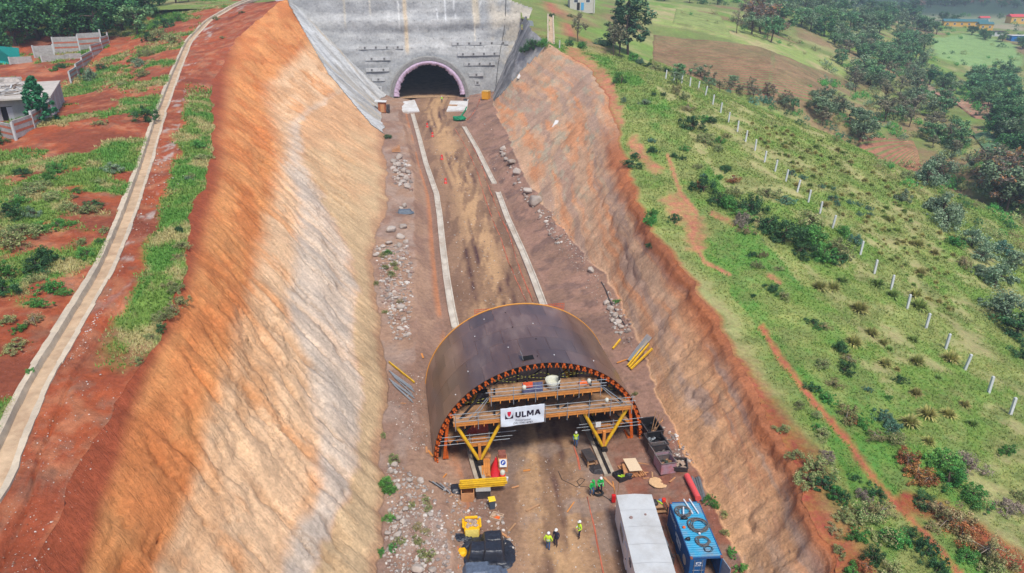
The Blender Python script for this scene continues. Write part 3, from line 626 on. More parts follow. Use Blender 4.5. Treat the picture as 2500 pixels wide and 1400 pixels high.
# the bore, curving gently into the hill
M_BORE = mat('bore_lining', alb(120, 112, 104), .9, var=.25, scale=.8, bump=.5)
b = MB(); vs = []; fs = []; nb, na = 30, 24
for i in range(nb + 1):
    y = -1.0 + 80 * i / nb; dx = -.002 * max(0, y) ** 2
    for j in range(na + 1):
        a = R(-4 + 188 * j / na); r = 10.15 + .12 * math.sin(i * 5.1 + j * 3.3); vs.append((r * math.cos(a) + dx, y, r * math.sin(a) + .03 * y))
for i in range(nb):
    for j in range(na): q = i * (na + 1) + j; fs.append((q, q + 1, q + na + 2, q + na + 1))
fs.append(tuple(nb * (na + 1) + j for j in range(na + 1)))
b.add(vs, fs, 0, True); b.build('bore', M_BORE, portal)
b = MB(); b.add([(-10.2, -.5, -.04), (10.2, -.5, -.04), (10.2, 80, 2.4), (-10.2, 80, 2.4)], [(0, 1, 2, 3)]); b.build('bore_floor', mat('bore_dirt', ROADC, .95, var=.3, scale=.6), portal)
# anchor beams bolted to the wall
M_BEAM = mat('beam_concrete', alb(200, 200, 197), .85, var=.12, scale=2, grime=alb(150, 146, 140), grime_amt=.5, rnd=.06)
M_PLATE = mat('anchor_steel', alb(128, 126, 124), .6, metal=.3, var=.2)
for x0, x1, py in ((888, 992, 128), (900, 960, 153), (900, 955, 178), (912, 943, 200), (1110, 1250, 122), (1122, 1226, 146), (1136, 1214, 169), (1148, 1184, 194)):
    u0, u1, z = (x0 - 1048) / 8.55, (x1 - 1048) / 8.55, (244 - py) / 8.6
    yw = min(wall_y(u, z) for u in np.linspace(u0, u1, 6)) - .12
    b = MB(); b.box(((u0 + u1) / 2, yw, z), (u1 - u0, .5, .95)); bm_ = b.build('anchor_beam', M_BEAM, portal)
    k = max(1, int((u1 - u0) / 2.8))
    for i in range(k):
        b = MB(); u = u0 + (i + .5) * (u1 - u0) / k; b.box((u, yw - .29, z), (.5, .08, .5)); b.box((u, yw - .38, z), (.18, .12, .18)); b.build('anchor_plate', M_PLATE, bm_)
for px, py in ((928, 221), (1168, 213)):
    u, z = (px - 1048) / 8.55, (244 - py) / 8.6; yw = wall_y(u, z)
    b = MB(); b.box((u, yw - .2, z), (1.5, .5, 1.2)); a = b.build('anchor_block', M_BEAM, portal)
    b = MB(); b.box((u, yw - .48, z), (.6, .08, .6)); b.build('anchor_plate', M_PLATE, a)
b = MB()
for row, z in enumerate(np.arange(13.2, 29.5, 2.35)):
    for u in np.arange(-22, 31, 2.55):
        uu = u + (row % 2) * 1.27
        if -17.5 - .34 * z + 1 < uu < 17.5 + .5 * z - 1: b.box((uu, wall_y(uu, z) - .06, z + rp.uniform(-.15, .15)), (.17, .2, .17))
o = b.build('nail_heads', M_PLATE, portal); tag(o, kind='stuff')
# a cable hung down the wall
pts = []
for px, py in ((1238, -6), (1248, 22), (1246, 55), (1240, 95), (1228, 140), (1220, 180), (1214, 222)):
    u, z = (px - 1048) / 8.55, (244 - py) / 8.6; pts.append(POR + AXU * u + AXD * (wall_y(u, max(z, 0)) - .3) + Vector((0, 0, z)))
b = MB(); b.tube(pts, .07, 5); tag(b.build('cable', mat('black_rubber', alb(46, 46, 48), .6)), 'black cable hanging down the right side of the concrete headwall', 'cable')
# slabs at the mouth
M_SLAB = mat('fresh_concrete', alb(222, 220, 216), .8, var=.12, scale=.9, bump=.2, grime=alb(178, 160, 140), grime_amt=.6)
def ground_poly(name, pts, th, m, label, cat, lift=0.0):
    P = [on(*p) for p in pts]; zc = max(p.z for p in P) + lift; b = MB(); n = len(P)
    b.add([(p.x, p.y, p.z + lift + .03 + th * .0) for p in P] + [(p.x, p.y, p.z - .35) for p in P], [tuple(range(n))] + [(i, i + n, (i + 1) % n + n, (i + 1) % n) for i in range(n)])
    return tag(b.build(name, m), label, cat)
for px, lab in (([(970, 250), (1012, 244), (1024, 271), (982, 274)], 'white concrete slab at the left of the tunnel mouth'), ([(1100, 246), (1143, 247), (1140, 268), (1090, 271)], 'white concrete slab at the right of the tunnel mouth, by the green hose')):
    P = [at(*p, rel=.22) for p in px]; b = MB()
    b.add([tuple(p) for p in P] + [(p[0], p[1], p[2] - .6) for p in P], [(3, 2, 1, 0), (4, 5, 6, 7)] + [(i, (i + 1) % 4, (i + 1) % 4 + 4, i + 4) for i in range(4)])
    tag(b.build('concrete_slab', M_SLAB), lab, 'slab')
# ------------------------------------------------------------------ the tunnel formwork traveller
FO = Vector((2.75, 55.6, float(ramp_z(55.6)) - .05))
form = empty('tunnel_formwork', FO, AXR, 'huge dark brown half-round tunnel formwork on yellow struts across the road', 'formwork')
RX, RZ, CZ, FLEN = 10.25, 9.55, 0.25, 12.6
rf_ = random.Random(11)
def arc(a, inset=0.0): return ((RX - inset) * math.cos(a), (RZ - inset) * math.sin(a) + CZ)
# plywood skin: staggered plates, each its own piece
def plate_mat():
    m, nt, b = nodes_of('film_faced_plywood'); L = nt.links.new
    tc = N(nt, 'ShaderNodeTexCoord'); n1 = N(nt, 'ShaderNodeTexNoise', Scale=.55, Detail=8.0, Roughness=.65); n2 = N(nt, 'ShaderNodeTexNoise', Scale=2.2, Detail=8.0, Roughness=.7)
    mp = N(nt, 'ShaderNodeMapping'); mp.inputs['Scale'].default_value = (1, .35, 1); L(tc.outputs['Object'], mp.inputs[0]); L(mp.outputs[0], n1.inputs['Vector']); L(mp.outputs[0], n2.inputs['Vector'])
    cr_ = N(nt, 'ShaderNodeValToRGB'); e = cr_.color_ramp.elements
    e[0].position = .32; e[0].color = (*alb(78, 52, 40), 1); e[1].position = .72; e[1].color = (*alb(130, 106, 92), 1)
    k = e.new(.5); k.color = (*alb(98, 70, 56), 1); L(n1.outputs['Fac'], cr_.inputs[0])
    oi = N(nt, 'ShaderNodeObjectInfo'); r = N(nt, 'ShaderNodeMapRange'); r.inputs['To Min'].default_value = .68; r.inputs['To Max'].default_value = 1.4; L(oi.outputs['Random'], r.inputs[0])
    sc_ = N(nt, 'ShaderNodeVectorMath', operation='SCALE'); L(cr_.outputs[0], sc_.inputs[0]); L(r.outputs[0], sc_.inputs['Scale'])
    st = N(nt, 'ShaderNodeMapRange'); st.inputs['From Min'].default_value = .62; st.inputs['From Max'].default_value = .74; st.inputs['To Max'].default_value = .45; L(n2.outputs['Fac'], st.inputs[0])
    mx = N(nt, 'ShaderNodeMix', data_type='RGBA'); L(st.outputs[0], mx.inputs[0]); L(sc_.outputs[0], mx.inputs[6]); mx.inputs[7].default_value = (*alb(150, 92, 70), 1); L(mx.outputs[2], b.inputs['Base Color'])
    rr = N(nt, 'ShaderNodeMapRange'); rr.inputs['To Min'].default_value = .22; rr.inputs['To Max'].default_value = .5; L(n2.outputs['Fac'], rr.inputs[0]); L(rr.outputs[0], b.inputs['Roughness'])
    b.inputs['Specular IOR Level'].default_value = .6; b.inputs['Coat Weight'].default_value = .6; b.inputs['Coat Roughness'].default_value = .3
    bp = N(nt, 'ShaderNodeBump', Strength=.08, Distance=.05); L(n1.outputs['Fac'], bp.inputs['Height']); L(bp.outputs[0], b.inputs['Normal'])
    return m
M_PLY = plate_mat()
A0, A1 = R(-3), R(183); NW = 5; gap = .0005
for j in range(NW):
    y0, y1 = FLEN * j / NW + .006, FLEN * (j + 1) / NW - .006; npl = 12; sh = (j % 2) * .5 + rf_.uniform(-.05, .05)
    cuts = [A0] + [A0 + (A1 - A0) * (i + sh) / npl for i in range(npl + 1) if .02 < (i + sh) / npl < .985] + [A1]
    for i in range(len(cuts) - 1):
        a0, a1 = cuts[i] + gap * 2, cuts[i + 1] - gap * 2; b = MB(); n = 6; vs = []; lift = rf_.uniform(-.006, .006)
        hatch = (j == 0 and a0 < R(97) < a1)
        for k in range(n + 1):
            a = a0 + (a1 - a0) * k / n
            xo, zo = arc(a, -lift); xi, zi = arc(a, .03)
            vs += [(xo, y0, zo), (xo, y1, zo), (xi, y1, zi), (xi, y0, zi)]
        fs = []
        for k in range(n):
            q = k * 4; fs += [(q, q + 1, q + 5, q + 4), (q + 2, q + 3, q + 7, q + 6), (q + 3, q, q + 4, q + 7), (q + 1, q + 2, q + 6, q + 5)]
        fs += [(0, 3, 2, 1), (n * 4, n * 4 + 1, n * 4 + 2, n * 4 + 3)]
        b.add(vs, fs, 0, True); o = b.build('skin_plate', M_PLY, form)
        me = o.data
        sm_ = [abs(p.normal.y) < .5 and len(p.vertices) == 4 for p in me.polygons]; me.polygons.foreach_set('use_smooth', sm_)
        es = o.modifiers.new('edges', 'EDGE_SPLIT'); es.split_angle = R(40)
M_ORANGE = mat('orange_paint', alb(222, 104, 34), .5, var=.2, scale=5, grime=alb(120, 70, 40), grime_amt=.5, rnd=.1)
M_YEL = mat('yellow_paint', alb(240, 190, 40), .5, var=.1, scale=5, grime=alb(150, 110, 50), grime_amt=.5, rnd=.06)
M_BLACKS = mat('black_steel', alb(44, 42, 44), .55, metal=.2, var=.25)
M_REDS = mat('red_steel', alb(150, 62, 44), .6, var=.25, rnd=.1)
M_GALV = mat('galvanised_tube', alb(160, 166, 170), .5, metal=.3, var=.12, scale=9, rnd=.08)
M_WOOD = mat('deck_plank', alb(190, 146, 106), .85, var=.2, scale=3, grime=alb(120, 96, 80), grime_amt=.6, rnd=.14)
M_TIMB = mat('orange_timber', alb(226, 148, 72), .7, var=.14, scale=4, grime=alb(150, 104, 66), grime_amt=.4, rnd=.1)
# the lifted rim at the far end, pale orange
b = MB(); n = 60; vs = []
for k in range(n + 1):
    a = A0 + (A1 - A0) * k / n
    for ins, y in ((-.06, FLEN - .02), (-.06, FLEN + .12), (.25, FLEN + .12), (.25, FLEN - .02)): x, z = arc(a, ins); vs.append((x, y, z))
b.add(vs, [(k * 4 + j, k * 4 + (j + 1) % 4, (k + 1) * 4 + (j + 1) % 4, (k + 1) * 4 + j) for k in range(n) for j in range(4)]); b.build('edge_rim', mat('rim_orange', alb(240, 166, 72), .5, var=.1), form)
# lattice beams under the skin, their orange ends showing along the front edge
ib = MB()
L_ = FLEN - .1
ib.box((0, L_ / 2, .11), (.2, L_, .07)); ib.box((0, L_ / 2, -.11), (.2, L_, .07)); ib.box((0, L_ / 2, 0), (.06, L_ - .1, .16), mi=0)
for sx_ in (-1, 1): ib.box((sx_ * .1, -.16, -.12), (.1, .34, .16), rot=(0, 0, sx_ * .35)); 
ib.box((0, -.1, .07), (.2, .2, .14))
ibm = ib.mesh('lattice_beam', M_ORANGE)
NBM = 47
for i in range(NBM):
    a = R(0.5) + R(179) * i / (NBM - 1); x, z = arc(a, .22)
    nx, nz = math.cos(a) / RX, math.sin(a) / RZ; ang = math.atan2(nx, nz)
    o = link('lattice_beam', ibm, form, (x, .1 + .03 * math.sin(i * 9.0), z)); o.rotation_euler = (0, ang, 0)
# steel arch ribs
for y in (.7, 3.6, 6.5, 9.4, 12.2):
    b = MB(); n = 40; vs = []
    for k in range(n + 1):
        a = R(0) + R(180) * k / n
        for ins, dy in ((.4, -.1), (.4, .1), (.78, .1), (.78, -.1)): x, z = arc(a, ins); vs.append((x, y + dy, z))
    b.add(vs, [(k * 4 + j, k * 4 + (j + 1) % 4, (k + 1) * 4 + (j + 1) % 4, (k + 1) * 4 + j) for k in range(n) for j in range(4)]); b.build('arch_rib', M_BLACKS, form)
# carrying frames: V struts on each side, cross girder, towers
for y in (-.85, 4.0, 8.2, 12.0):
    front = y < 1
    for s in (-1, 1):
        u0 = s * 6.0
        b = MB(); b.tube([(u0 - .12, y, .55), (u0 - 2.2, y, 4.75)], .17, 8); b.build('raking_strut', M_YEL, form)
        b = MB(); b.tube([(u0 + .12, y, .55), (u0 + 2.2, y, 4.75)], .17, 8); b.build('raking_strut', M_YEL, form)
        b = MB(); b.bar((u0, y, .5), (u0, y, 2.2), .26, .26); b.build('jack_post', M_REDS if not front else M_TIMB, form)
        b = MB(); b.box((u0, y, .36), (.55, 1.1, .3)); b.tube([(u0 - .2, y - .35, .2), (u0 + .2, y - .35, .2)], .17, 10); b.tube([(u0 - .2, y + .35, .2), (u0 + .2, y + .35, .2)], .17, 10); b.build('wheel_bogie', M_BLACKS, form)
        b = MB(); b.bar((s * 6.2, y + .3, 4.7), (s * 8.6, y + .3, 2.3), .16, .16); b.bar((s * 7.7, y + .3, 5), (s * 5.6, y + .3, 7.5), .16, .16); b.build('inner_brace', M_BLACKS, form)
    b = MB(); b.bar((-8.3, y + .35, 4.62), (8.3, y + .35, 4.62), .3, .3); b.bar((-4.9, y + .35, 7.0), (5.3, y + .35, 7.0), .25, .3)
    for u in (-4.5, -1.5, 1.5, 4.5): b.bar((u, y + .35, 4.7), (u, y + .35, 9.0 if abs(u) < 2 else 7.9), .16, .16)
    for u in (-4.5, -1.5, 1.5): b.bar((u, y + .35, 4.8), (u + 3, y + .35, 7.0), .1, .1)
    b.build('cross_girder', M_BLACKS, form)
for s in (-1, 1):
    b = MB(); b.bar((s * 6, -.3, .62), (s * 6, 12.3, .62), .35, .4); b.build('bogie_girder', M_BLACKS, form)
    b = MB(); b.bar((s * 9.25, .3, .15), (s * 8.75, .3, 4.5), .2, .28); b.build('side_post', M_ORANGE, form)
    b = MB(); b.bar((s * 8.95, .3, .2), (s * 8.7, 12, .2), .25, .25); b.build('side_girder', M_ORANGE, form)
    for y in (4.1, 8.3): b = MB(); b.bar((s * 9.2, y, .15), (s * 8.7, y, 4.5), .2, .25); b.build('side_post', M_REDS, form)
# decks: planks on joists, fascia, guard rails
def deck(u0, u1, z, y0, y1, posts, rails, over=(0, 0), rail_h=(.35, .7, 1.08), joist=True, down=.55):
    d = MB(); d.bar((u0 - .05, y0 - .06, z - .16), (u1 + .05, y0 - .06, z - .16), .09, .3); dk = d.build('deck', M_TIMB, form)
    npl = max(2, int(round((y1 - y0) / .28)))
    for i in range(npl):
        ya = y0 + (y1 - y0) * i / npl; w = (y1 - y0) / npl - .015
        d = MB(); e0, e1 = rf_.uniform(-.1, .08), rf_.uniform(-.08, .1); d.box(((u0 + u1 + e0 + e1) / 2, ya + w / 2, z + rf_.uniform(0, .012)), (u1 - u0 + e1 - e0, w, .05)); d.build('plank', M_WOOD, dk)
    if joist:
        k = max(2, int((u1 - u0) / .85))
        for i in range(k + 1):
            u = u0 + .1 + (u1 - u0 - .2) * i / k; d = MB(); d.bar((u, y0 - .1, z - .2), (u, y1 + .1, z - .2), .08, .2); d.bar((u, y0 - .12, z - .1), (u, y0 - .12, z - down), .07, .07); d.build('joist', M_TIMB, dk)
    if rails:
        gr_ = MB(); gr_.bar((u0, y0 - .13, z + .02), (u1, y0 - .13, z + .02), .03, .12); g = gr_.build('guard_rail', M_TIMB, form)
        for i in range(posts):
            u = u0 + .12 + (u1 - u0 - .24) * i / max(1, posts - 1); d = MB(); d.tube([(u, y0 - .16, z - .75), (u, y0 - .16, z + 1.2)], .035, 6); d.build('post', M_GALV, g)
        for h in rail_h:
            d = MB(); s0, s1 = rf_.uniform(.2, 1.0) + over[0], rf_.uniform(.2, 1.0) + over[1]; d.tube([(u0 - s0, y0 - .2, z + h + rf_.uniform(-.06, .06)), (u1 + s1, y0 - .2, z + h + rf_.uniform(-.06, .06))], .03, 6); d.build('rail', M_GALV, g)
    return dk
deck(-8.3, 8.5, 5.0, -1.15, 1.5, 9, True, (-.6, -.5), (.3, .68, 1.05))
deck(-5.0, 5.4, 7.2, -1.0, 1.2, 6, True, (-.3, 0), (.3, .68, 1.05))
deck(-7.0, -4.95, 2.2, -.6, .9, 2, True, (1.8, 1.6), (.25, .65, 1.05), down=.7)
deck(4.95, 7.0, 2.2, -.6, .9, 2, True, (.9, 1.9), (.25, .65, 1.05), down=.7)
deck(-8.75, -7.15, 2.35, .2, 2.4, 2, False, down=.6)
deck(7.15, 8.75, 2.45, .2, 2.4, 2, False, down=.6)
deck(-6, 6, 6.3, FLEN + .3, FLEN + 1.5, 3, False)
for s, z in ((-5.0, 7.2), (5.4, 7.2)):                 # stair stringers at the ends of the upper deck
    b = MB(); b.tube([(s + (.2 if s > 0 else -.2), -.9, z), (s + (2.6 if s > 0 else -1.9), -.9, z - 2.1)], .04, 6); b.tube([(s, -.9, z + .05), (s + (2.0 if s > 0 else -1.4), -.9, z - 2.1)], .04, 6); b.build('ladder', M_GALV, form)
# red net guard on the lower left deck, orange net guard at the far end
M_NET = mat('red_net', alb(190, 74, 58), .8, var=.25, scale=14)
def net(name, p0, p1, h, m, parent, step=.16):
    b = MB(); p0, p1 = Vector(p0), Vector(p1); n = max(2, int((p1 - p0).length / step))
    for i in range(n + 1): q = p0.lerp(p1, i / n); b.bar(q, q + Vector((0, 0, h)), .05, .02)
    for k in range(int(h / step) + 1): b.bar(p0 + Vector((0, 0, k * step)), p1 + Vector((0, 0, k * step)), .02, .05)
    return b.build(name, m, parent)
net('net_guard', (-6.95, .85, 2.25), (-4.95, .85, 2.25), 1.9, M_NET, form, .11)
net('net_guard', (-4.5, FLEN + 1.5, 6.35), (5.5, FLEN + 1.5, 6.35), 2.5, mat('orange_net', alb(226, 96, 52), .8, var=.2), form, .2)
# hazard tape strung between the posts, yellow and black
M_TAPE, M_TAPEK = mat('tape_yellow', alb(226, 222, 110), .5), mat('tape_black', alb(70, 74, 50), .5)
def tape(p0, p1, sag, parent, n=14):
    b = MB(); p0, p1 = Vector(p0), Vector(p1); prev = p0
    for i in range(1, n + 1):
        t = i / n; q = p0.lerp(p1, t); q.z -= sag * 4 * t * (1 - t); b.bar(prev, q, .015, .05, mi=i % 2); prev = q
    return b.build('hazard_tape', [M_TAPE, M_TAPEK], parent)
for (u0, u1, z, y, k) in ((-4.8, 5.2, 7.2, 1.0, 4), (-8.0, 8.2, 5.0, 1.2, 5)):
    for i in range(k):
        a, c = u0 + (u1 - u0) * i / k, u0 + (u1 - u0) * (i + 1) / k
        tape((a, y, z + rf_.uniform(.8, 1.1)), (c, y, z + rf_.uniform(.2, .5)), .08, form); tape((a, y, z + rf_.uniform(.2, .6)), (c, y, z + rf_.uniform(.7, 1.05)), .08, form)
# timber frame boxes on the lower decks
for u in (-6.0, 6.0):
    b = MB()
    for (p, q) in (((u - .65, -.5, 2.3), (u + .65, -.5, 2.3)), ((u - .65, -.5, 2.75), (u + .65, -.5, 2.75)), ((u - .65, -.5, 2.3), (u - .65, -.5, 2.75)), ((u + .65, -.5, 2.3), (u + .65, -.5, 2.75)), ((u - .65, -.5, 2.52), (u + .65, -.5, 2.52))): b.bar(p, q, .07, .07)
    b.build('toe_frame', M_TIMB, form)
# hatch with open lid on the crown, bolt holes; black colour stands in for the shade inside them
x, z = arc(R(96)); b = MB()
b.box((x, 1.2, z + .02), (1.0, .75, .03), rot=(0, R(-5), 0)); b.build('hatch_shade_plate', mat('hole_shade', (.004, .004, .004), .9), form)  # black plate laid on the closed skin paints the dark of the opening
b = MB(); b.box((x - .6, 1.2, z + .33), (.05, .8, .62), rot=(0, R(-14), 0)); b.build('hatch_lid', mat('grey_steel', alb(150, 150, 150), .5, metal=.3), form)
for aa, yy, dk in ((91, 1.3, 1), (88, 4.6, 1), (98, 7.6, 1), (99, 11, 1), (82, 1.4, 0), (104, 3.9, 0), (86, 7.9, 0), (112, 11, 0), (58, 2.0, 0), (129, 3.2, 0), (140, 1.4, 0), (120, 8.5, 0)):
    x, z = arc(R(aa), -.02); b = MB(); b.lathe([(.06, -.05), (.06, .025)], 8, c=(x, yy, z)); b.build('bolt_cover', MATS['hole_shade'] if dk else mat('white_cap', alb(220, 220, 216), .6), form)
# things lying on the decks
def rest(name, m, bld, u, y, z, label, cat, group=None, rz=0):
    p = FO + AXU * u + AXD * y + Vector((0, 0, z)); o = bld.build(name, m, None, p, AXR + rz); return tag(o, label, cat, group)
b = MB(); b.box((0, 0, .45), (1.9, .06, .9), rot=(R(-12), 0, 0)); b.box((-.45, -.06, .8), (.9, .03, .5), rot=(R(-12), 0, 0), mi=1); rest('poster_board', [mat('blue_print', alb(92, 96, 128), .7, var=.4, scale=8), mat('red_print', alb(226, 92, 50), .7, var=.2)], b, -1.0, -.6, 7.25, 'blue and red printed board leaning on the upper formwork deck', 'board')
b = MB(); b.lathe([(.42, 0), (.62, .5), (.72, .95), (.6, .9), (.5, .5)], 14); rest('bulk_sack', mat('white_sack', alb(214, 214, 196), .8, var=.15, bump=.4), b, .95, -.3, 7.25, 'white sack standing on the upper formwork deck', 'sack')
b = MB(); b.tube([(-.4, 0, .12), (0, .1, .2), (.35, -.05, .14), (.6, .1, .08)], [.16, .22, .2, .1], 8); rest('orange_net_roll', mat('orange_plastic', alb(238, 110, 44), .5), b, 3.9, -.2, 7.22, 'crumpled orange net on the right end of the upper formwork deck', 'net')
b = MB(); b.box((0, 0, .3), (.02, .5, .6), rot=(0, 0, R(90))); rest('notice_sheet', mat('paper_white', alb(226, 226, 222), .6), b, 5.25, -1.2, 3.0, 'white paper notice tied to the lower right deck rail', 'notice')
for u, z in ((-1.9, 7.95), (4.1, 8.0), (5.9, 5.75)):
    b = MB(); b.lathe([(.06, 0), (.17, .05), (.19, .36), (.1, .45)], 10); o = rest('helmet_bag', MATS['white_sack'], b, u, -1.27, z, 'small white bag hooked on a formwork guard rail post', 'bag', 'white bags hooked on the formwork rails')

# ---- the banner
M_BAN = mat('banner_vinyl', alb(224, 232, 240), .55, var=.05, scale=1.5, bump=.12)
BU0, BU1, BZ0, BZ1 = -4.1, -.05, 4.35, 6.3
ban = empty('banner', FO + AXU * BU0 + AXD * (-1.5) + Vector((0, 0, BZ0)), AXR, 'white vinyl banner with shield logo hanging from the formwork deck rail', 'banner')
BW, BH = BU1 - BU0, BZ1 - BZ0
nx, nz = 60, 30; gu, gv = np.meshgrid(np.linspace(0, BW, nx), np.linspace(0, BH, nz))
def ban_y(u, v): return -.03 * np.sin(u * 3.1 + .6) * (1 - v / BH) - .05 * np.sin((u + v * 1.6) * 2.2) * (1.1 - v / BH) + .02 * np.sin(u * 9) * (v / BH) ** 4
def ban_z(u, v): return v + .07 * np.sin(u / BW * np.pi) * -1 * (1 - v / BH) - .05 * np.abs(np.sin(u / BW * np.pi * 4)) * 0 + .03 * u
me = grid_mesh('sheet', np.stack([gu, ban_y(gu, gv), ban_z(gu, gv)], -1), M_BAN); o = link('sheet', me, ban); md = o.modifiers.new('thick', 'SOLIDIFY'); md.thickness = .006
M_INK, M_INKR = mat('dark_ink', alb(40, 30, 52), .6), mat('red_ink', alb(226, 36, 66), .6)
def on_banner(name, pts2, m, d=.012):
    b = MB(); b.add([(u, float(ban_y(u, v)) - d, float(ban_z(u, v))) for u, v in pts2], [tuple(range(len(pts2)))]); return b.build(name, m, ban)
lx, ly, ls = .38, .78, .82
def tri_strip(name, outer, inner, m):
    b = MB(); vs = []
    for (u, v), (p, q) in zip(outer, inner): vs += [(u, float(ban_y(u, v)) - .012, float(ban_z(u, v))), (p, float(ban_y(p, q)) - .012, float(ban_z(p, q)))]
    b.add(vs, [(2 * i, 2 * i + 1, 2 * i + 3, 2 * i + 2) for i in range(len(outer) - 1)]); return b.build(name, m, ban)
ucurve = [(lx + ls * .5 + ls * .46 * math.cos(R(t)), ly + ls * .98 + ls * .9 * math.sin(R(t))) for t in range(180, 361, 9)]
tri_strip('logo_square', [(min(max(u if abs(i - 10) > 10 else u, lx), lx + ls), ly) for i, (u, v) in enumerate(ucurve)], ucurve, M_INK)
tri_strip('logo_shield', [(lx + ls * (.5 + s), ly + ls * .95) for s in np.linspace(-.2, .2, 13)], [(lx + ls * (.5 + s), ly + ls * (.28 + 12 * s * s * .9)) for s in np.linspace(-.2, .2, 13)], M_INKR)
def text_mesh(txt, size, bold=0.0):
    cu = bpy.data.curves.new('t', 'FONT'); cu.body = txt; cu.size = size; cu.offset = bold; cu.resolution_u = 3
    ob = bpy.data.objects.new('t', cu); C.objects.link(ob); dg = bpy.context.evaluated_depsgraph_get(); dg.update()
    me = bpy.data.meshes.new_from_object(ob.evaluated_get(dg)); bpy.data.objects.remove(ob); return me
def banner_text(name, txt, u, v, size, width, bold):
    me = text_mesh(txt, size, bold); w = max(q.co.x for q in me.vertices) - min(q.co.x for q in me.vertices); k = width / w
    bm = bmesh.new(); bm.from_mesh(me)
    bmesh.ops.subdivide_edges(bm, edges=[e for e in bm.edges if e.calc_length() > .25], cuts=1)
    for q in bm.verts:
        a, c = u + q.co.x * k, v + q.co.y; q.co = (a, float(ban_y(a, c)) - .014, float(ban_z(a, c)))
    bm.to_mesh(me); bm.free(); me.materials.clear(); me.materials.append(M_INK); return link(name, me, ban)
def bold(name, polys):
    b = MB()
    for k, pl in enumerate(polys): b.add([(u, float(ban_y(u, v)) - .014 - .002 * k, float(ban_z(u, v))) for u, v in pl], [tuple(range(len(pl)))])
    return b.build(name, M_INK, ban)
def q4(x0, y0, x1, y1, n=1): return [(x0, y0), (x1, y0), (x1, y1), (x0, y1)]
lb0, lh, st_ = .86, .58, .16
u0 = 1.36; arcp = [(u0 + .25 + .25 * math.cos(R(t)), lb0 + .24 + .24 * math.sin(R(t))) for t in range(180, 361, 15)]; arci = [(u0 + .25 + .095 * math.cos(R(t)), lb0 + .24 + .09 * math.sin(R(t))) for t in range(360, 179, -15)]
bold('letter', [q4(u0, lb0 + .24, u0 + st_, lb0 + lh), q4(u0 + .5 - st_, lb0 + .24, u0 + .5, lb0 + lh)] + [[arcp[i], arcp[i + 1], arci[len(arci) - 2 - i], arci[len(arci) - 1 - i]] for i in range(12)])
u0 = 1.94; bold('letter', [q4(u0, lb0, u0 + st_, lb0 + lh), q4(u0 + st_, lb0, u0 + .42, lb0 + .15)])
u0 = 2.42; bold('letter', [q4(u0, lb0, u0 + .15, lb0 + lh), q4(u0 + .49, lb0, u0 + .64, lb0 + lh), [(u0 + .06, lb0 + lh), (u0 + .25, lb0 + .12), (u0 + .39, lb0 + .12), (u0 + .2, lb0 + lh)], [(u0 + .58, lb0 + lh), (u0 + .44, lb0 + lh), (u0 + .25, lb0 + .12), (u0 + .39, lb0 + .12)]])
u0 = 3.12; bold('letter', [[(u0, lb0), (u0 + .17, lb0), (u0 + .39, lb0 + lh), (u0 + .2, lb0 + lh)], [(u0 + .6, lb0), (u0 + .43, lb0), (u0 + .21, lb0 + lh), (u0 + .4, lb0 + lh)], q4(u0 + .14, lb0 + .12, u0 + .46, lb0 + .24)])
banner_text('lettering', 'Construction', 1.38, .47, .27, 1.4, 0)
banner_text('lettering', '(55) 5361 6783', 1.18, .16, .27, 1.75, 0)
# ------------------------------------------------------------------ drains, kerbs and lines on the ground
def along(P, step=.6):
    P = [Vector(p) for p in P]; out = []
    for a, b_ in zip(P[:-1], P[1:]):
        n = max(1, int((b_ - a).length / step)); out += [a.lerp(b_, i / n) for i in range(n)]
    return out + [P[-1]]
def strip(name, C0, prof, m, parent=None, jit=0.0, closed=True, rj=random.Random(3)):
    """sweep a cross-section (offset right, height) along a line on the ground"""
    b = MB(); k = len(prof); vs = []
    for i, p in enumerate(C0):
        d = C0[min(i + 1, len(C0) - 1)] - C0[max(i - 1, 0)]; d.z = 0; d.normalize(); r = Vector((d.y, -d.x, 0))
        for j, (u, h) in enumerate(prof): vs.append(p + r * (u + (rj.uniform(-jit, jit) if jit else 0)) + Vector((0, 0, h)))
    n = len(C0); fs = []
    for i in range(n - 1):
        for j in range(k if closed else k - 1): fs.append((i * k + j, (i + 1) * k + j, (i + 1) * k + (j + 1) % k, i * k + (j + 1) % k))
    if closed: fs += [tuple(range(k)), tuple(range((n - 1) * k, n * k))[::-1]]
    b.add(vs, fs); return b.build(name, m, parent)
M_KERB = mat('kerb_concrete', alb(206, 196, 180), .85, var=.16, scale=1.6, bump=.3, grime=alb(160, 136, 114), grime_amt=.6, rnd=.07)
def gutter(pts, label):
    P = along([at(a, b_, rel=0) for a, b_ in pts], .8); g = empty('concrete_gutter', P[0], 0, label, 'gutter')
    n = 7; per = max(2, len(P) // 22); i = 0
    while i < len(P) - 1:
        seg = P[i:i + per + 1]
        if len(seg) > 1:
            for u0, u1, nm in ((-.52, -.34, 'side_wall'), (.30, .48, 'side_wall')):
                o = strip(nm, [p - P[0] for p in seg], [(u0, -.3), (u0, .16), (u1, .16), (u1, -.3)], M_KERB, g, .006)
            strip('bed_slab', [p - P[0] for p in seg], [(-.34, -.3), (-.34, .02), (.30, .02), (.30, -.3)], M_KERB, g)
        i += per
    return g
gutter([(1113, 800), (1104, 760), (1091, 680), (1081, 600), (1074, 530), (1066, 475), (1040, 400), (1022, 330), (1007, 278)], 'long pale concrete gutter on the left side of the dirt road')
gutter([(1330, 752), (1300, 672), (1275, 612), (1240, 535), (1216, 470)], 'pale concrete gutter right of the road, part near the formwork')
gutter([(1207, 448), (1200, 436), (1165, 365), (1133, 310)], 'pale concrete gutter right of the road, part near the tunnel')
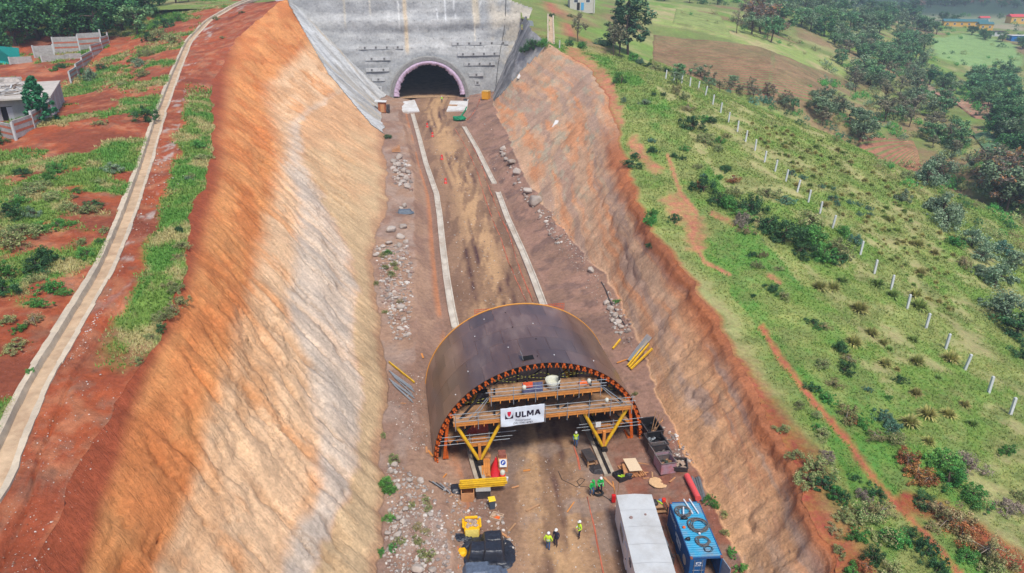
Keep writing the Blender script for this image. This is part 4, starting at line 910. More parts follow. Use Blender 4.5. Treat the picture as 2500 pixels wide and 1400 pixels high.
def slab_line(name, pts, w, h, m, label, cat):
    P = along([at(a, b_, rel=0) for a, b_ in pts], 1.0); o = empty(name, P[0], 0, label, cat)
    strip('footing', [p - P[0] for p in P], [(-w, -.25), (-w, h), (w, h), (w, -.25)], m, o, .01)
    strip('rail', [p - P[0] for p in P], [(-.14, h), (-.14, h + .1), (.14, h + .1), (.14, h)], M_BLACKS, o); return o
M_RAILF = mat('rail_footing', alb(186, 172, 152), .85, var=.2, scale=1.5, bump=.3, grime=alb(110, 96, 84), grime_amt=.6)
slab_line('rail_footing', [(1177, 1185), (1166, 1150), (1156, 1115), (1128, 960), (1112, 830)], .5, .14, M_RAILF, 'concrete rail footing with black rail under the left formwork wheels', 'rail track')
slab_line('rail_footing', [(1488, 1160), (1474, 1128), (1462, 1100), (1400, 960), (1345, 800)], .5, .14, M_RAILF, 'concrete rail footing with black rail under the right formwork wheels', 'rail track')
# orange barrier mesh laid out in lines
M_ORNET = mat('barrier_mesh', alb(206, 112, 84), .7, var=.2, scale=3)
def barrier(pts, label, h=.3, rel=0.02):
    P = along([on(a, b_) for a, b_ in pts], 1.2); r_ = random.Random(len(pts)); b = MB(); vs = []
    for i, p in enumerate(P):
        s = h * .6 * r_.uniform(.0, 1.0) ** 1.5 + .03; vs += [p + Vector((r_.uniform(-.08, .08), 0, .02)), p + Vector((r_.uniform(-.05, .12), 0, s * .5)), p + Vector((r_.uniform(-.08, .16), 0, s))]
    fs = []
    for i in range(len(P) - 1):
        for j in range(2): fs.append((i * 3 + j, i * 3 + j + 1, i * 3 + j + 4, i * 3 + j + 3))
    b.add(vs, fs); o = b.build('barrier_mesh', M_ORNET); md = o.modifiers.new('t', 'SOLIDIFY'); md.thickness = .012
    return tag(o, label, 'barrier mesh', 'orange mesh lines along the road')
barrier([(1110, 315), (1140, 365), (1165, 420), (1185, 490), (1205, 545), (1220, 575)], 'orange plastic mesh line left of the right gutter, tunnel end')
barrier([(1150, 350), (1175, 400), (1192, 455), (1215, 515), (1245, 580), (1262, 640), (1280, 690), (1302, 738)], 'orange plastic mesh line close beside the right gutter')
barrier([(1222, 580), (1235, 625), (1258, 680), (1285, 738)], 'short orange mesh line on the road just behind the formwork')
barrier([(1400, 1090), (1410, 1120), (1415, 1148)], 'short orange mesh strip behind the worker under the formwork', .25)
barrier([(1434, 1215), (1440, 1250), (1450, 1290), (1457, 1330), (1467, 1375), (1475, 1420)], 'orange mesh strip left of the white site cabin', .3)
barrier([(1172, 240), (1165, 262), (1150, 285), (1140, 295)], 'orange mesh sagging from the yellow box by the tunnel', .6)

# ------------------------------------------------------------------ white site cabin
def vbox(name, parent, c, size, m, rot=None, bevel=.0):
    b = MB(); b.box(c, size, rot); o = b.build(name, m, parent)
    if bevel: md = o.modifiers.new('b', 'BEVEL'); md.width = bevel; md.segments = 2
    return o
M_CABW = mat('cabin_white', alb(216, 216, 220), .5, var=.05, scale=1.2, grime=alb(178, 172, 166), grime_amt=.35)
M_CABR = mat('cabin_roof', alb(206, 208, 206), .55, var=.08, scale=.8, grime=alb(170, 164, 154), grime_amt=.6)
M_GLASS = mat('dark_glass', alb(84, 92, 104), .15, var=.2, spec=.6)
cabc = at(1548, 1208, z=2.75)
CW, CLn, CHt = 2.95, 13.0, 2.75; yawc = R(1.5)
cab = empty('site_cabin', (cabc[0] + .0, cabc[1], 0), yawc, 'long white site office cabin with grey seamed roof', 'cabin')
vbox('wall', cab, (0, -CLn / 2, CHt / 2 + .05), (CW - .06, CLn - .06, CHt - .2), M_CABW, bevel=.02)
vbox('base_frame', cab, (0, -CLn / 2, .08), (CW - .1, CLn - .1, .14), M_BLACKS)
for i in range(7):
    y0, y1 = -CLn * i / 7, -CLn * (i + 1) / 7
    for s in (-1, 1):
        b = MB(); b.add([(0, y0, CHt + .09), (s * CW / 2, y0, CHt - .02), (s * CW / 2, y1 + .015, CHt - .02), (0, y1 + .015, CHt + .09), (s * CW / 2, y0, CHt - .14), (s * CW / 2, y1 + .015, CHt - .14)], [(0, 1, 2, 3), (1, 4, 5, 2)]); o = b.build('roof_sheet', M_CABR, cab)
b = MB(); b.add([(-CW / 2, 0.003, CHt - .14), (CW / 2, 0.003, CHt - .14), (CW / 2, 0.003, CHt - .02), (0, 0.003, CHt + .09), (-CW / 2, 0.003, CHt - .02)], [(0, 1, 2, 3, 4)]); b.build('roof_end', M_CABW, cab)
for y, h, w in ((-2.6, 1.0, 1.6), (-9.4, 1.0, 1.6)):
    f_ = vbox('window', cab, (-CW / 2, -abs(y) - .6, 1.65), (.06, w, h), M_CABW); vbox('pane', f_, (-CW / 2 - .035, -abs(y) - .6, 1.65), (.01, w - .16, h - .16), M_GLASS)
vbox('window', cab, (-CW / 2, -6.6, 2.0), (.06, .6, .45), M_GLASS); d_ = vbox('door', cab, (-CW / 2, -5.0, 1.1), (.06, .9, 2.0), M_CABW); vbox('handle', d_, (-CW / 2 - .06, -5.3, 1.05), (.05, .12, .03), M_BLACKS)
for u, y, r_ in ((-.75, -2.75, .14), (.45, -2.45, .1)):
    b = MB(); b.lathe([(r_, 0), (r_ * .9, .1)], 10, c=(u, y, CHt + .03)); b.build('roof_vent', mat('rust_cap', alb(150, 124, 116), .7, var=.3), cab)
o = vbox('fire_extinguisher_board', None, (0, 0, 0), (.35, .3, .75), mat('signal_red', alb(214, 36, 40), .5, var=.1), bevel=.05); p = on(1500, 1228); o.location = (p.x - .1, p.y, p.z + .5)
tag(o, 'small red box at the far left corner of the white cabin', 'red box')
b = MB(); b.tube([(0, 0, 0), (0, 0, 1.9)], .03, 6); b.tube([(.3, .1, 0), (.3, .1, 2.0)], .03, 6); p = on(1499, 1224); o = b.build('stake_pair', M_WOOD, None, p); tag(o, 'two thin stakes standing behind the red box at the white cabin', 'stakes')

# ------------------------------------------------------------------ blue shipping container
def corrugated(n, w, h, depth, axis):
    """wall sheet of n ribs; returns points along its length with offsets"""
    out = []
    for i in range(n):
        for t, d in ((0, 0), (.3, 0), (.5, 1), (.8, 1)): out.append(((i + t) / n, d * depth))
    out.append((1, 0)); return out
M_BLUE = mat('container_blue', alb(22, 92, 148), .5, var=.14, scale=2.0, grime=alb(96, 84, 84), grime_amt=.4)
M_CYAN = mat('roof_cyan', alb(52, 160, 200), .55, var=.16, scale=1.6, grime=alb(150, 128, 120), grime_amt=.65)
M_CORN = mat('corner_rust', alb(150, 92, 78), .7, var=.3, scale=5)
bl = empty('shipping_container', (14.32, 42.67, .0), R(3.1), 'blue shipping container with hose coils on its turquoise roof', 'container')
W2, L2, H2 = 2.44 / 2, 6.06 / 2, 2.59
for s in (-1, 1):
    b = MB(); pr = corrugated(22, 0, 0, .045, 0); vs = []
    for t, d in pr:
        y = -L2 + .1 + (2 * L2 - .2) * t
        for z in (.18, H2 - .12): vs.append((s * (W2 - .02 - d), y, z))
    b.add(vs, [(2 * i, 2 * i + 1, 2 * i + 3, 2 * i + 2) for i in range(len(pr) - 1)]); b.build('side_wall', M_BLUE, bl)
b = MB(); pr = corrugated(26, 0, 0, .03, 0); vs = []
for t, d in pr:
    y = -L2 + .08 + (2 * L2 - .16) * t
    for x in (-W2 + .06, W2 - .06): vs.append((x, y, H2 - .015 - d))
b.add(vs, [(2 * i, 2 * i + 1, 2 * i + 3, 2 * i + 2) for i in range(len(pr) - 1)]); b.build('roof', M_CYAN, bl)
vbox('floor', bl, (0, 0, .12), (2.3, 5.9, .1), M_WOOD); vbox('back_wall', bl, (0, L2 - .06, H2 / 2), (2.3, .05, H2 - .2), M_BLUE)
for s in (-1, 1):
    for z in (.08, H2 - .06): vbox('rail', bl, (s * (W2 - .035), 0, z), (.07, 2 * L2 - .2, .13), M_BLUE)
for e in (-1, 1):
    for z in (.08, H2 - .06): vbox('end_rail', bl, (0, e * (L2 - .05), z), (2 * W2 - .2, .1, .13), M_BLUE)
    for s in (-1, 1):
        vbox('corner_post', bl, (s * (W2 - .06), e * (L2 - .06), H2 / 2), (.12, .12, H2 - .3), M_BLUE)
        for z in (.09, H2 - .055): vbox('corner_casting', bl, (s * (W2 - .085), e * (L2 - .085), z), (.18, .18, .13), M_CORN)
dr_ = vbox('door', bl, (-.58, -L2 + .02, 1.3), (1.12, .06, 2.25), M_BLUE)
for u in (-.9, -.3):
    b = MB(); b.tube([(u, -L2 - .06, .25), (u, -L2 - .06, 2.4)], .025, 6); b.build('lock_bar', M_GALV, dr_)
do = vbox('door', bl, (0, 0, 0), (.06, 1.12, 2.25), mat('door_inner', alb(150, 160, 170), .6, var=.2, grime=alb(60, 100, 140), grime_amt=.6)); do.location = (W2 + .12, -L2 - .5, 1.3); do.rotation_euler = (0, 0, R(12))
M_WHITEP = mat('white_print', alb(216, 224, 230), .6, var=.15, scale=6)
def side_text(txt, y, z, size, width, m=M_WHITEP, vertical=False):
    me = text_mesh(txt, size, .0); w = max(q.co.x for q in me.vertices); k = width / w
    for q in me.vertices: q.co = (0, -q.co.x * k if not vertical else q.co.y, q.co.y if not vertical else -q.co.x * k)
    me.materials.clear(); me.materials.append(m); return link('lettering', me, bl, (-W2 + .013, y, z))
b = MB(); r_ = random.Random(17); xs_ = -W2 + .013
for i in range(9):                                   # worn characters of the upper line, no longer legible
    y = L2 - .35 - .22 * i; b.box((xs_, y, 1.95), (.006, .05, .36)); b.box((xs_, y - .08, 1.95 + r_.choice((-.14, 0, .14))), (.006, .1, .07))
    if r_.random() < .6: b.box((xs_, y - .14, 1.95 + r_.uniform(-.06, .06)), (.006, .045, .26))
b.build('lettering', M_WHITEP, bl)
b = MB(); b.box((xs_, -.1, 1.3), (.006, 1.15, .7)); b.box((xs_, .68, 1.45), (.006, .3, .3)); 
for i in range(3): b.box((xs_ - .006, .25 - .36 * i, 1.3), (.006, .07, .44), mi=1); b.box((xs_ - .006, .13 - .36 * i, 1.3 + (.17, 0, -.17)[i]), (.006, .2, .08), mi=1)
b.build('print_patch', [M_WHITEP, M_BLUE], bl)
b = MB(); b.add([(-W2 + .012, -1.75 + .42 * math.cos(t), 1.2 + .4 * math.sin(t)) for t in np.linspace(0, 2 * math.pi, 14, endpoint=False)][::-1], [tuple(range(14))]); b.build('print_patch', mat('faded_print', alb(196, 186, 172), .7, var=.3, scale=5), bl)
def end_text(txt, x, z, size, width):
    me = text_mesh(txt, size, .002); w = max(q.co.x for q in me.vertices); k = width / w
    for q in me.vertices: q.co = (q.co.x * k, 0, q.co.y)
    me.materials.clear(); me.materials.append(M_WHITEP); return link('lettering', me, bl, (x, -L2 - .016, z))
end_text('DELMAR', -.93, 1.78, .2, .72); end_text('delmar.com', -.98, 1.35, .13, .85)
b = MB(); b.box((-.57, -L2 - .016, 2.08), (.42, .006, .2)); b.box((-.57, -L2 - .021, 2.08), (.2, .006, .1), mi=1); b.build('logo', [M_WHITEP, M_BLUE], bl)
# coils and tubes on its roof
M_HOSE = mat('grey_hose', alb(112, 108, 106), .6, var=.2, scale=6)
def coil(name, m, r, turns, rad, z0, label, cat, loc, seed, flat=1.0, group=None):
    r_ = random.Random(seed); b = MB(); pts = []
    for i in range(turns * 22):
        a = 2 * math.pi * i / 22; k = i // 22; rr = r * (.92 + .2 * math.sin(k * 2.3 + a * .7) + .06 * math.sin(2 * a + k)); ox, oy = .17 * r * math.sin(k * 1.7), .17 * r * math.cos(k * 2.9)
        pts.append((rr * math.cos(a) + ox, rr * flat * math.sin(a) + oy, rad + rad * 1.6 * (k % 4) * .8 + .02 * math.sin(a * 3)))
    b.tube(pts, rad, 6); return tag(b.build(name, m, None, loc), label, cat, group)
def roofp(u, v, dz=0): M_ = Matrix.Rotation(R(3.1), 3, 'Z'); q = M_ @ Vector((u, v, 0)); return Vector((14.32 + q.x, 42.67 + q.y, H2 + dz))
coil('hose_coil', M_HOSE, .6, 6, .03, 0, 'grey hose coil with a white tube across it on the turquoise container roof', 'hose', roofp(-.45, 1.75), 1)
coil('hose_coil', M_HOSE, .74, 7, .034, 0, 'widest grey hose coil in the middle of the turquoise container roof', 'hose', roofp(.3, .15), 2)
coil('hose_coil', M_HOSE, .5, 6, .027, 0, 'small grey hose coil near the open door end of the container roof', 'hose', roofp(.15, -1.5), 3)
coil('cable_loop', MATS['black_rubber'], .3, 2, .02, 0, 'loose thin black cable loops at the edge of the container roof', 'cable', roofp(.35, -2.25), 4)
for u, lab in ((.15, 'white plastic tube on the container roof, the one nearer the red pipe'), (.62, 'white plastic tube along the right edge of the container roof')):
    b = MB(); b.tube([(0, -.75, .07), (0, .95, .07)], .065, 8); tag(b.build('plastic_tube', mat('tube_white', alb(226, 230, 234), .4), None, roofp(u, 2.3), R(12)), lab, 'tube')
b = MB(); b.tube([(0, -.4, .24), (0, .4, .24)], .06, 8); tag(b.build('plastic_tube', MATS['tube_white'], None, roofp(-.45, 1.75), R(-12)), 'short white tube lying across a hose coil', 'tube')
for u, v, lab in ((-.5, 1.05, 'crumpled black sheet beside the hose coil with the white tube'), (-.95, -1.1, 'small black rag at the left edge of the container roof')):
    b = MB(); r_ = random.Random(int(u * 100)); b.tube([(r_.uniform(-.35, .35) * (1 if u > -.7 else .4), r_.uniform(-.15, .15), .06 + .03 * i) for i in range(6)], [.05, .12, .14, .12, .1, .04], 7); tag(b.build('black_rag', mat('black_plastic', alb(36, 36, 42), .4, var=.3, spec=.5), None, roofp(u, v)), lab, 'rag')
b = MB(); b.lathe([(.11, 0), (.13, .1), (.07, .14)], 12); tag(b.build('orange_disc', MATS['orange_plastic'], None, roofp(-.85, .1)), 'small orange cap on the container roof', 'cap')
b = MB(); b.lathe([(.05, 0), (.1, .05), (.09, .13), (.03, .17)], 12); tag(b.build('white_float', MATS['tube_white'], None, roofp(.15, -.65)), 'small white ball on the container roof', 'ball')
# beams leaning along the container, far side pipe bundle
p = on(1676, 1168); q = on(1702, 1226); b = MB(); d = q - p; b.tube([(0, 0, .3), tuple(d * 1.05 + Vector((0, 0, .5)))], .27, 14); o = b.build('plastic_pipe', mat('coral_pipe', alb(236, 92, 92), .45, var=.06), None, p); tag(o, 'thick coral red plastic pipe lying behind the blue container', 'pipe')
r_ = random.Random(8)
for i in range(9):
    p = on(1686 + i * 2.6, 1170 + r_.uniform(-3, 3)); q = on(1703 + i * 2.4, 1226 + r_.uniform(-4, 4)); b = MB(); b.bar((0, 0, .08 + .1 * (i % 2)), tuple((q - p) + Vector((0, 0, .12))), .13, .1); o = b.build('steel_profile', mat('grey_profile', alb(120, 124, 126), .5, metal=.3, var=.2, rnd=.2), None, p); tag(o, 'grey steel profile in the bundle beside the coral pipe', 'steel profile', 'steel profiles beside the coral pipe')
for i, (a, c) in enumerate((((1626, 1281), (1642, 1330)), ((1652, 1357), (1670, 1400)), ((1655, 1360), (1678, 1412)))):
    p, q = on(*a), on(*c); b = MB(); b.bar((0, 0, .1 + .05 * i), tuple(q - p + Vector((0, 0, .1))), .08, .06); tag(b.build('timber_batten', M_WOOD, None, p), ('thin timber batten on the ground between cabin and container', 'timber batten in the pair at the container door end')[i > 0], 'batten', 'battens by the blue container')

# ------------------------------------------------------------------ crates, bins, tables and piles
M_CRATE = mat('crate_wood', alb(206, 148, 100), .8, var=.16, scale=3, grime=alb(150, 104, 72), grime_amt=.4, rnd=.08)
M_DSTEEL = mat('dark_steel', alb(72, 70, 72), .6, metal=.25, var=.25, grime=alb(116, 92, 80), grime_amt=.5)
def open_box(name, loc, size, rz, m, label, cat, th=.06, rim=None, fill=None, fillm=None, group=None, lip=True):
    x, y, z = size; e = empty(name, loc, rz, label, cat, group)
    for nm, c, s in (('side_panel', (-x / 2 + th / 2, 0, z / 2), (th, y, z)), ('side_panel', (x / 2 - th / 2, 0, z / 2), (th, y, z)), ('end_panel', (0, -y / 2 + th / 2, z / 2), (x - 2 * th, th, z)), ('end_panel', (0, y / 2 - th / 2, z / 2), (x - 2 * th, th, z)), ('base', (0, 0, th / 2 + .01), (x - 2 * th, y - 2 * th, th))): vbox(nm, e, c, s, m)
    if rim:
        for c, s in (((-x / 2, 0, z + .02), (th * 1.6, y + .06, .07)), ((x / 2, 0, z + .02), (th * 1.6, y + .06, .07)), ((0, -y / 2, z + .025), (x, th * 1.6, .07)), ((0, y / 2, z + .025), (x, th * 1.6, .07))): vbox('rim', e, c, s, rim)
    if fill is not None:
        b = MB(); r_ = random.Random(len(label))
        for _ in range(fill): b.box((r_.uniform(-.38, .38) * x, r_.uniform(-.38, .38) * y, z * r_.uniform(.35, .72)), (r_.uniform(.1, .35), r_.uniform(.1, .5), r_.uniform(.08, .2)), rot=(r_.uniform(-.4, .4), r_.uniform(-.4, .4), r_.uniform(0, 3)), mi=r_.randrange(len(fillm)))
        o = b.build('contents', fillm, e); tag(o, kind='stuff')
    return e
g = lambda a, c, dz=0: on(a, c) + Vector((0, 0, dz))
open_box('wooden_crate', g(1142, 1216), (1.15, 1.1, .95), AXR * .4, M_CRATE, 'open plywood crate under the end of the yellow beams', 'crate')
b = MB(); b.box((0, 0, .45), (1.25, .5, .9)); b.box((0, -.05, .93), (1.3, .6, .07), mi=1); o = b.build('steel_rack', [M_DSTEEL, mat('rack_top', alb(170, 168, 162), .7)], None, g(1180, 1214), AXR * .4); tag(o, 'dark steel rack with pale top beside the plywood crate', 'rack')
e = empty('beam_stack', g(1178, 1205), R(6.5), 'stack of long yellow timber beams across the crate and rack', 'beam stack')
for i in range(3):
    for j in range(2):
        b = MB(); L = 4.0 + .15 * ((i + j) % 2); y, z = -.28 + .26 * i, 1.08 + .21 * j
        b.box((.1 * j, y, z + .08), (L, .2, .045)); b.box((.1 * j, y, z - .08), (L, .2, .045)); b.box((.1 * j, y, z), (L, .05, .13)); b.build('beam', M_YEL, e)
e = empty('rubbish_bin', g(1201, 1240), R(14), 'grey wheelie bin with a yellow lid', 'bin')
b = MB(); b.box((0, 0, .45), (.44, .44, .9), taper=1.22); b.build('body', mat('bin_grey', alb(78, 88, 100), .5), e); o = vbox('lid', e, (0, 0, .95), (.62, .64, .1), mat('lid_yellow', alb(250, 214, 60), .45), bevel=.05)
for s in (-.2, .2): b = MB(); b.tube([(s - .03, .25, .1), (s + .03, .25, .1)], .1, 10); b.build('wheel', M_BLACKS, e)
e = open_box('mortar_tray', g(1213, 1264), (1.0, .8, .22), R(-24), mat('tray_cream', alb(206, 178, 150), .7, var=.2, grime=alb(150, 120, 100), grime_amt=.5), 'pale mortar tray with an orange scrap inside', 'tray', fill=4, fillm=[MATS['orange_plastic'], M_WOOD])
# tarpaulin draped piles
M_TARP = mat('black_tarp', alb(40, 44, 54), .34, var=.4, scale=5, bump=1.0, spec=.6); M_TARPB = mat('blue_tarp', alb(92, 104, 122), .5, var=.3, scale=3, bump=.9, spec=.4)
def tarp(name, loc, sx_, sy_, blocks, m, label, seed, skirt=.35, cat='tarpaulin'):
    n = 60; u, v = np.meshgrid(np.linspace(-1, 1, n), np.linspace(-1, 1, n)); x, y = u * sx_, v * sy_; h = np.zeros_like(x) + .05
    for cx, cy, bx_, by_, bz, rot in blocks:
        c, s = math.cos(rot), math.sin(rot); a = (x - cx) * c + (y - cy) * s; d = -(x - cx) * s + (y - cy) * c
        e = np.maximum(np.abs(a) - bx_, np.abs(d) - by_); h = np.maximum(h, bz * sm(skirt, 0, e))
    h = h + .12 * (fbm(x * 3, y * 3, seed) - .5) + .22 * (ridged(fbm(x * 2.2, y * 2.2, seed + 1)) - .5) * sm(.9, .3, h / (h.max() + 1e-6))
    rad = np.hypot(u, v) + .25 * (fbm(u * 2, v * 2, seed + 2) - .5); keep = (rad < 1.0)[:-1, :-1]; h = h * sm(1.04, .82, rad) - .04 * (rad > .95)
    me = grid_mesh(name, np.stack([x, y, h], -1), m, keep=keep); return tag(link(name, me, None, loc), label, cat)
tarp('tarpaulin', g(1192, 1352), 2.35, 2.25, [(.35, .85, .62, .48, 1.15, .1), (-.75, -.25, .55, .5, 1.05, 0), (.45, -.4, .62, .55, 1.25, .05)], M_TARP, 'black plastic sheet draped over three block pallets, a stone on top', 301)
tarp('tarpaulin', g(1180, 1398), 1.9, 1.2, [(-.5, 0, .8, .5, .55, .1), (.7, -.2, .5, .4, .5, 0)], M_TARPB, 'faded grey blue tarpaulin over a low pile below the black sheet', 302)
tarp('plastic_sheet', g(1120, 1313), 1.1, .45, [(-.3, 0, .4, .1, .15, .2)], M_TARP, 'small crumpled black plastic sheet left of the yellow sack', 303, cat='plastic sheet')
tarp('plastic_sheet', g(1116, 1195), .8, .75, [(0, 0, .35, .3, .35, .2)], M_TARP, 'black plastic sheet bundle left of the plywood crate', 304, cat='plastic sheet')
tarp('plastic_sheet', g(988, 519), 1.6, 1.0, [(0, 0, .9, .4, .5, .1)], mat('grey_tarp', alb(96, 108, 120), .5, var=.3, bump=.6), 'grey tarpaulin on a small heap beside the left boulders', 305, cat='plastic sheet')
# bulk bag, yellow
e = empty('bulk_bag', g(1152, 1302), R(6), 'yellow and pale bulk bag of rubble, open on top', 'bulk bag')
M_BAGY, M_BAGP = mat('bag_yellow', alb(252, 192, 20), .6, var=.12, scale=4, bump=.5), mat('bag_pale', alb(236, 214, 112), .7, var=.12, scale=6, bump=.6)
b = MB(); b.box((0, -.02, .45), (1.2, 1.15, .9), taper=1.08); o = b.build('bag_body', M_BAGY, e); md = o.modifiers.new('b', 'BEVEL'); md.width = .12; md.segments = 3
b = MB(); vs = [(u, -.66 - .05 * math.sin(k) - .03 * k, z) for k, z in enumerate((.98, .7, .4, .1)) for u in (-.55, -.2, .2, .55)]; b.add(vs, [(r0 * 4 + c, r0 * 4 + c + 1, r0 * 4 + c + 5, r0 * 4 + c + 4) for r0 in range(3) for c in range(3)], 0, True); b.build('front_flap', M_BAGP, e)
b = MB(); r_ = random.Random(4)
for _ in range(26): b.box((r_.uniform(-.42, .42), r_.uniform(-.3, .42), .92 + r_.uniform(0, .1)), (r_.uniform(.1, .28),) * 2 + (.15,), rot=(r_.uniform(-1, 1), r_.uniform(-1, 1), r_.uniform(0, 3)))
o = b.build('rubble_fill', mat('bag_rubble', alb(190, 168, 150), .9, var=.3), e); tag(o, kind='stuff')
for s in ((-.68, .1, 1.0), (.7, .15, .9), (0, .68, 1.05)): vbox('bag_lip', e, s, (.2 if s[0] else 1.1, .2 if not s[0] else 1.0, .25), M_BAGY, (0, s[0] * .5, 0), .08)
tarp('yellow_sack', g(1129, 1350), .38, .45, [(0, 0, .16, .2, .3, .2)], M_BAGY, 'small crumpled yellow sack beside the black draped pallets', 306, cat='sack')
# red tarp cone, sign post block, cable drum boxes, orange profiles
b = MB(); vs = []; r_ = random.Random(2)
for k, (rr, z) in enumerate(((.66, 0), (.6, .2), (.42, .42), (.24, .6), (.06, .75))):
    for j in range(12): a = 2 * math.pi * j / 12; q = rr * (1 + .25 * math.sin(j * 2.6 + k)); vs.append((q * .8 * math.cos(a), q * 1.2 * math.sin(a) + .38 * k, z))
b.add(vs, [(k * 12 + j, k * 12 + (j + 1) % 12, k * 12 + 12 + (j + 1) % 12, k * 12 + 12 + j) for k in range(4) for j in range(12)], 0, True); tag(b.build('red_tarpaulin', mat('red_vinyl', alb(206, 36, 44), .35, var=.2, bump=.5, spec=.5), None, g(1210, 1158)), 'glossy red tarpaulin gathered to a point beside the orange beams', 'tarpaulin')
e = empty('sign_post', g(1228, 1150), R(5), 'narrow wooden stand with a blue and white safety sign', 'sign stand')
vbox('box', e, (0, .55, .45), (.85, 1.5, .9), M_CRATE); vbox('rust_box', e, (0, 1.1, 1.0), (.7, .8, .5), M_CORN); b = MB(); b.box((0, -.22, 1.05), (.66, .04, .72), rot=(R(-25), 0, 0)); sg = b.build('sign_plate', MATS['paper_white'], e)
b = MB(); M_ = Euler((R(-25), 0, 0)).to_matrix(); b.add([M_ @ Vector((.24 * math.cos(t), -.027, .24 * math.sin(t) + .06)) + Vector((0, -.22, 1.05)) for t in np.linspace(0, 2 * math.pi, 20, endpoint=False)], [tuple(range(20))]); b.build('sign_disc', mat('sign_blue', alb(30, 70, 160), .5), sg)
b = MB(); b.add([M_ @ Vector((x_, -.031, z_ + .06)) + Vector((0, -.22, 1.05)) for x_, z_ in ((-.12, -.1), (-.04, -.14), (.02, .02), (.12, .02), (.12, .1), (-.04, .12))], [tuple(range(6))]); b.build('sign_glyph', MATS['paper_white'], sg)
b = MB(); b.lathe([(.22, 0), (.26, .42), (.22, .44)], 14); b.lathe([(.2, .44), (.24, .75), (.1, .86)], 14, mi=1); tag(b.build('paint_bucket', [mat('bucket_red', alb(232, 62, 44), .4), MATS['white_sack']], None, g(1227, 1167)), 'red bucket topped with a white bag by the safety sign', 'bucket')
b = MB(); b.box((0, 0, .2), (.3, .2, .4), rot=(0, .2, 0)); tag(b.build('white_jug', MATS['tube_white'], None, g(1236, 1174)), 'white jug on the ground beside the red bucket', 'jug')
r_ = random.Random(9)
for i in range(9):
    p = g(1183 + i * 2.0, 1128 + r_.uniform(-4, 4), .08 + .1 * (i % 2)); q = g(1174 + i * 3.0 + 2, 1170 + r_.uniform(-4, 3), .08 + .1 * (i % 2)); p, q = (p, q); p = g(1170 + i * 2.4 + 4, 1110, .1 + .1 * (i % 2)); q = g(1176 + i * 2.5, 1166 + r_.uniform(-5, 3), .1 + .1 * (i % 2))
    b = MB(); d = q - p; b.bar((0, 0, 0), tuple(d), .1, .12); b.bar((0, 0, .07), tuple(d + Vector((0, 0, .07))), .14, .03); tag(b.build('timber_beam', M_TIMB, None, p), 'orange timber beam lying beside the left rail footing', 'beam', 'orange beams beside the left rail')
vbox('wood_block', None, (0, 0, .22), (.55, .45, .44), M_CRATE).location = g(1191, 1122); tag(bpy.data.objects['wood_block'], 'small wooden block at the end of the orange beams', 'block')
b = MB(); b.box((0, 0, .08), (1.2, .75, .16), rot=(.05, .06, .3)); o = b.build('cement_sacks', MATS['paper_white'], None, g(1174, 1180)); md = o.modifiers.new('b', 'BEVEL'); md.width = .06; md.segments = 2; tag(o, 'white sheet lying over the end of the left rail footing', 'sheet')
r_ = random.Random(12)
for i in range(4):
    p, q = g(1047 + i * 9, 1176 + i * 2, .1), g(1082 + i * 6, 1198 + i * 3, .1); b = MB(); b.tube([(0, 0, 0), tuple(q - p)], .05, 6); tag(b.build('steel_pipe', M_GALV if i % 2 else M_DSTEEL, None, p), ('bright thin pipe lying on the rubble near the black bundle', 'dark thin pipe lying on the rubble near the black bundle')[1 - i % 2], 'pipe', 'pipes near the black bundle')
b = MB(); b.tube([(0, 0, .04), (.2, -2.4, .1)], .03, 5); tag(b.build('orange_rod', MATS['orange_plastic'], None, g(1118, 1335)), 'thin orange rod on the ground left of the yellow sack', 'rod')
# right of the track
e = empty('work_table', g(1437, 1128), R(16), 'dark topped low work table beside the right rail footing', 'table')
vbox('table_top', e, (0, 0, .82), (.95, 1.75, .1), M_DSTEEL, bevel=.02)
for sx_ in (-.4, .4):
    for sy_ in (-.78, .78): vbox('leg', e, (sx_, sy_, .4), (.1, .1, .78), M_WOOD)
vbox('shelf', e, (0, 0, .3), (.85, 1.6, .06), M_WOOD)
tarp('cable_heap', g(1458, 1147), .75, .7, [(0, 0, .3, .3, .3, .2)], mat('heap_dark', alb(60, 56, 58), .6, var=.5, scale=8, bump=.8), 'dark heap of cables beside the right rail footing', 307, cat='cable heap')
for s, a, c in ((.8, 1460, 1151), (.5, 1455, 1146)): coil('cable_coil', MATS['black_rubber'], .45 * s, 3, .035, 0, ('wide', 'narrow')[s < .6] + ' black cable coil on the heap by the right rail', 'cable', g(a, c, .1), 5)
coil('cable_coil', MATS['black_rubber'], .38, 4, .04, 0, 'black cable ring at the feet of the two workers in green', 'cable', g(1461, 1207), 6)
pts = [g(a, c, .03) for a, c in ((1363, 1152), (1372, 1172), (1395, 1183), (1408, 1190), (1420, 1182), (1428, 1172), (1418, 1168), (1408, 1176), (1416, 1188), (1436, 1190), (1442, 1196), (1460, 1204), (1480, 1216), (1498, 1228))]
b = MB(); b.tube(along(pts, .5), .03, 5); tag(b.build('cable', MATS['black_rubber']), 'thin black cable snaking over the dirt past the workers in green', 'cable')
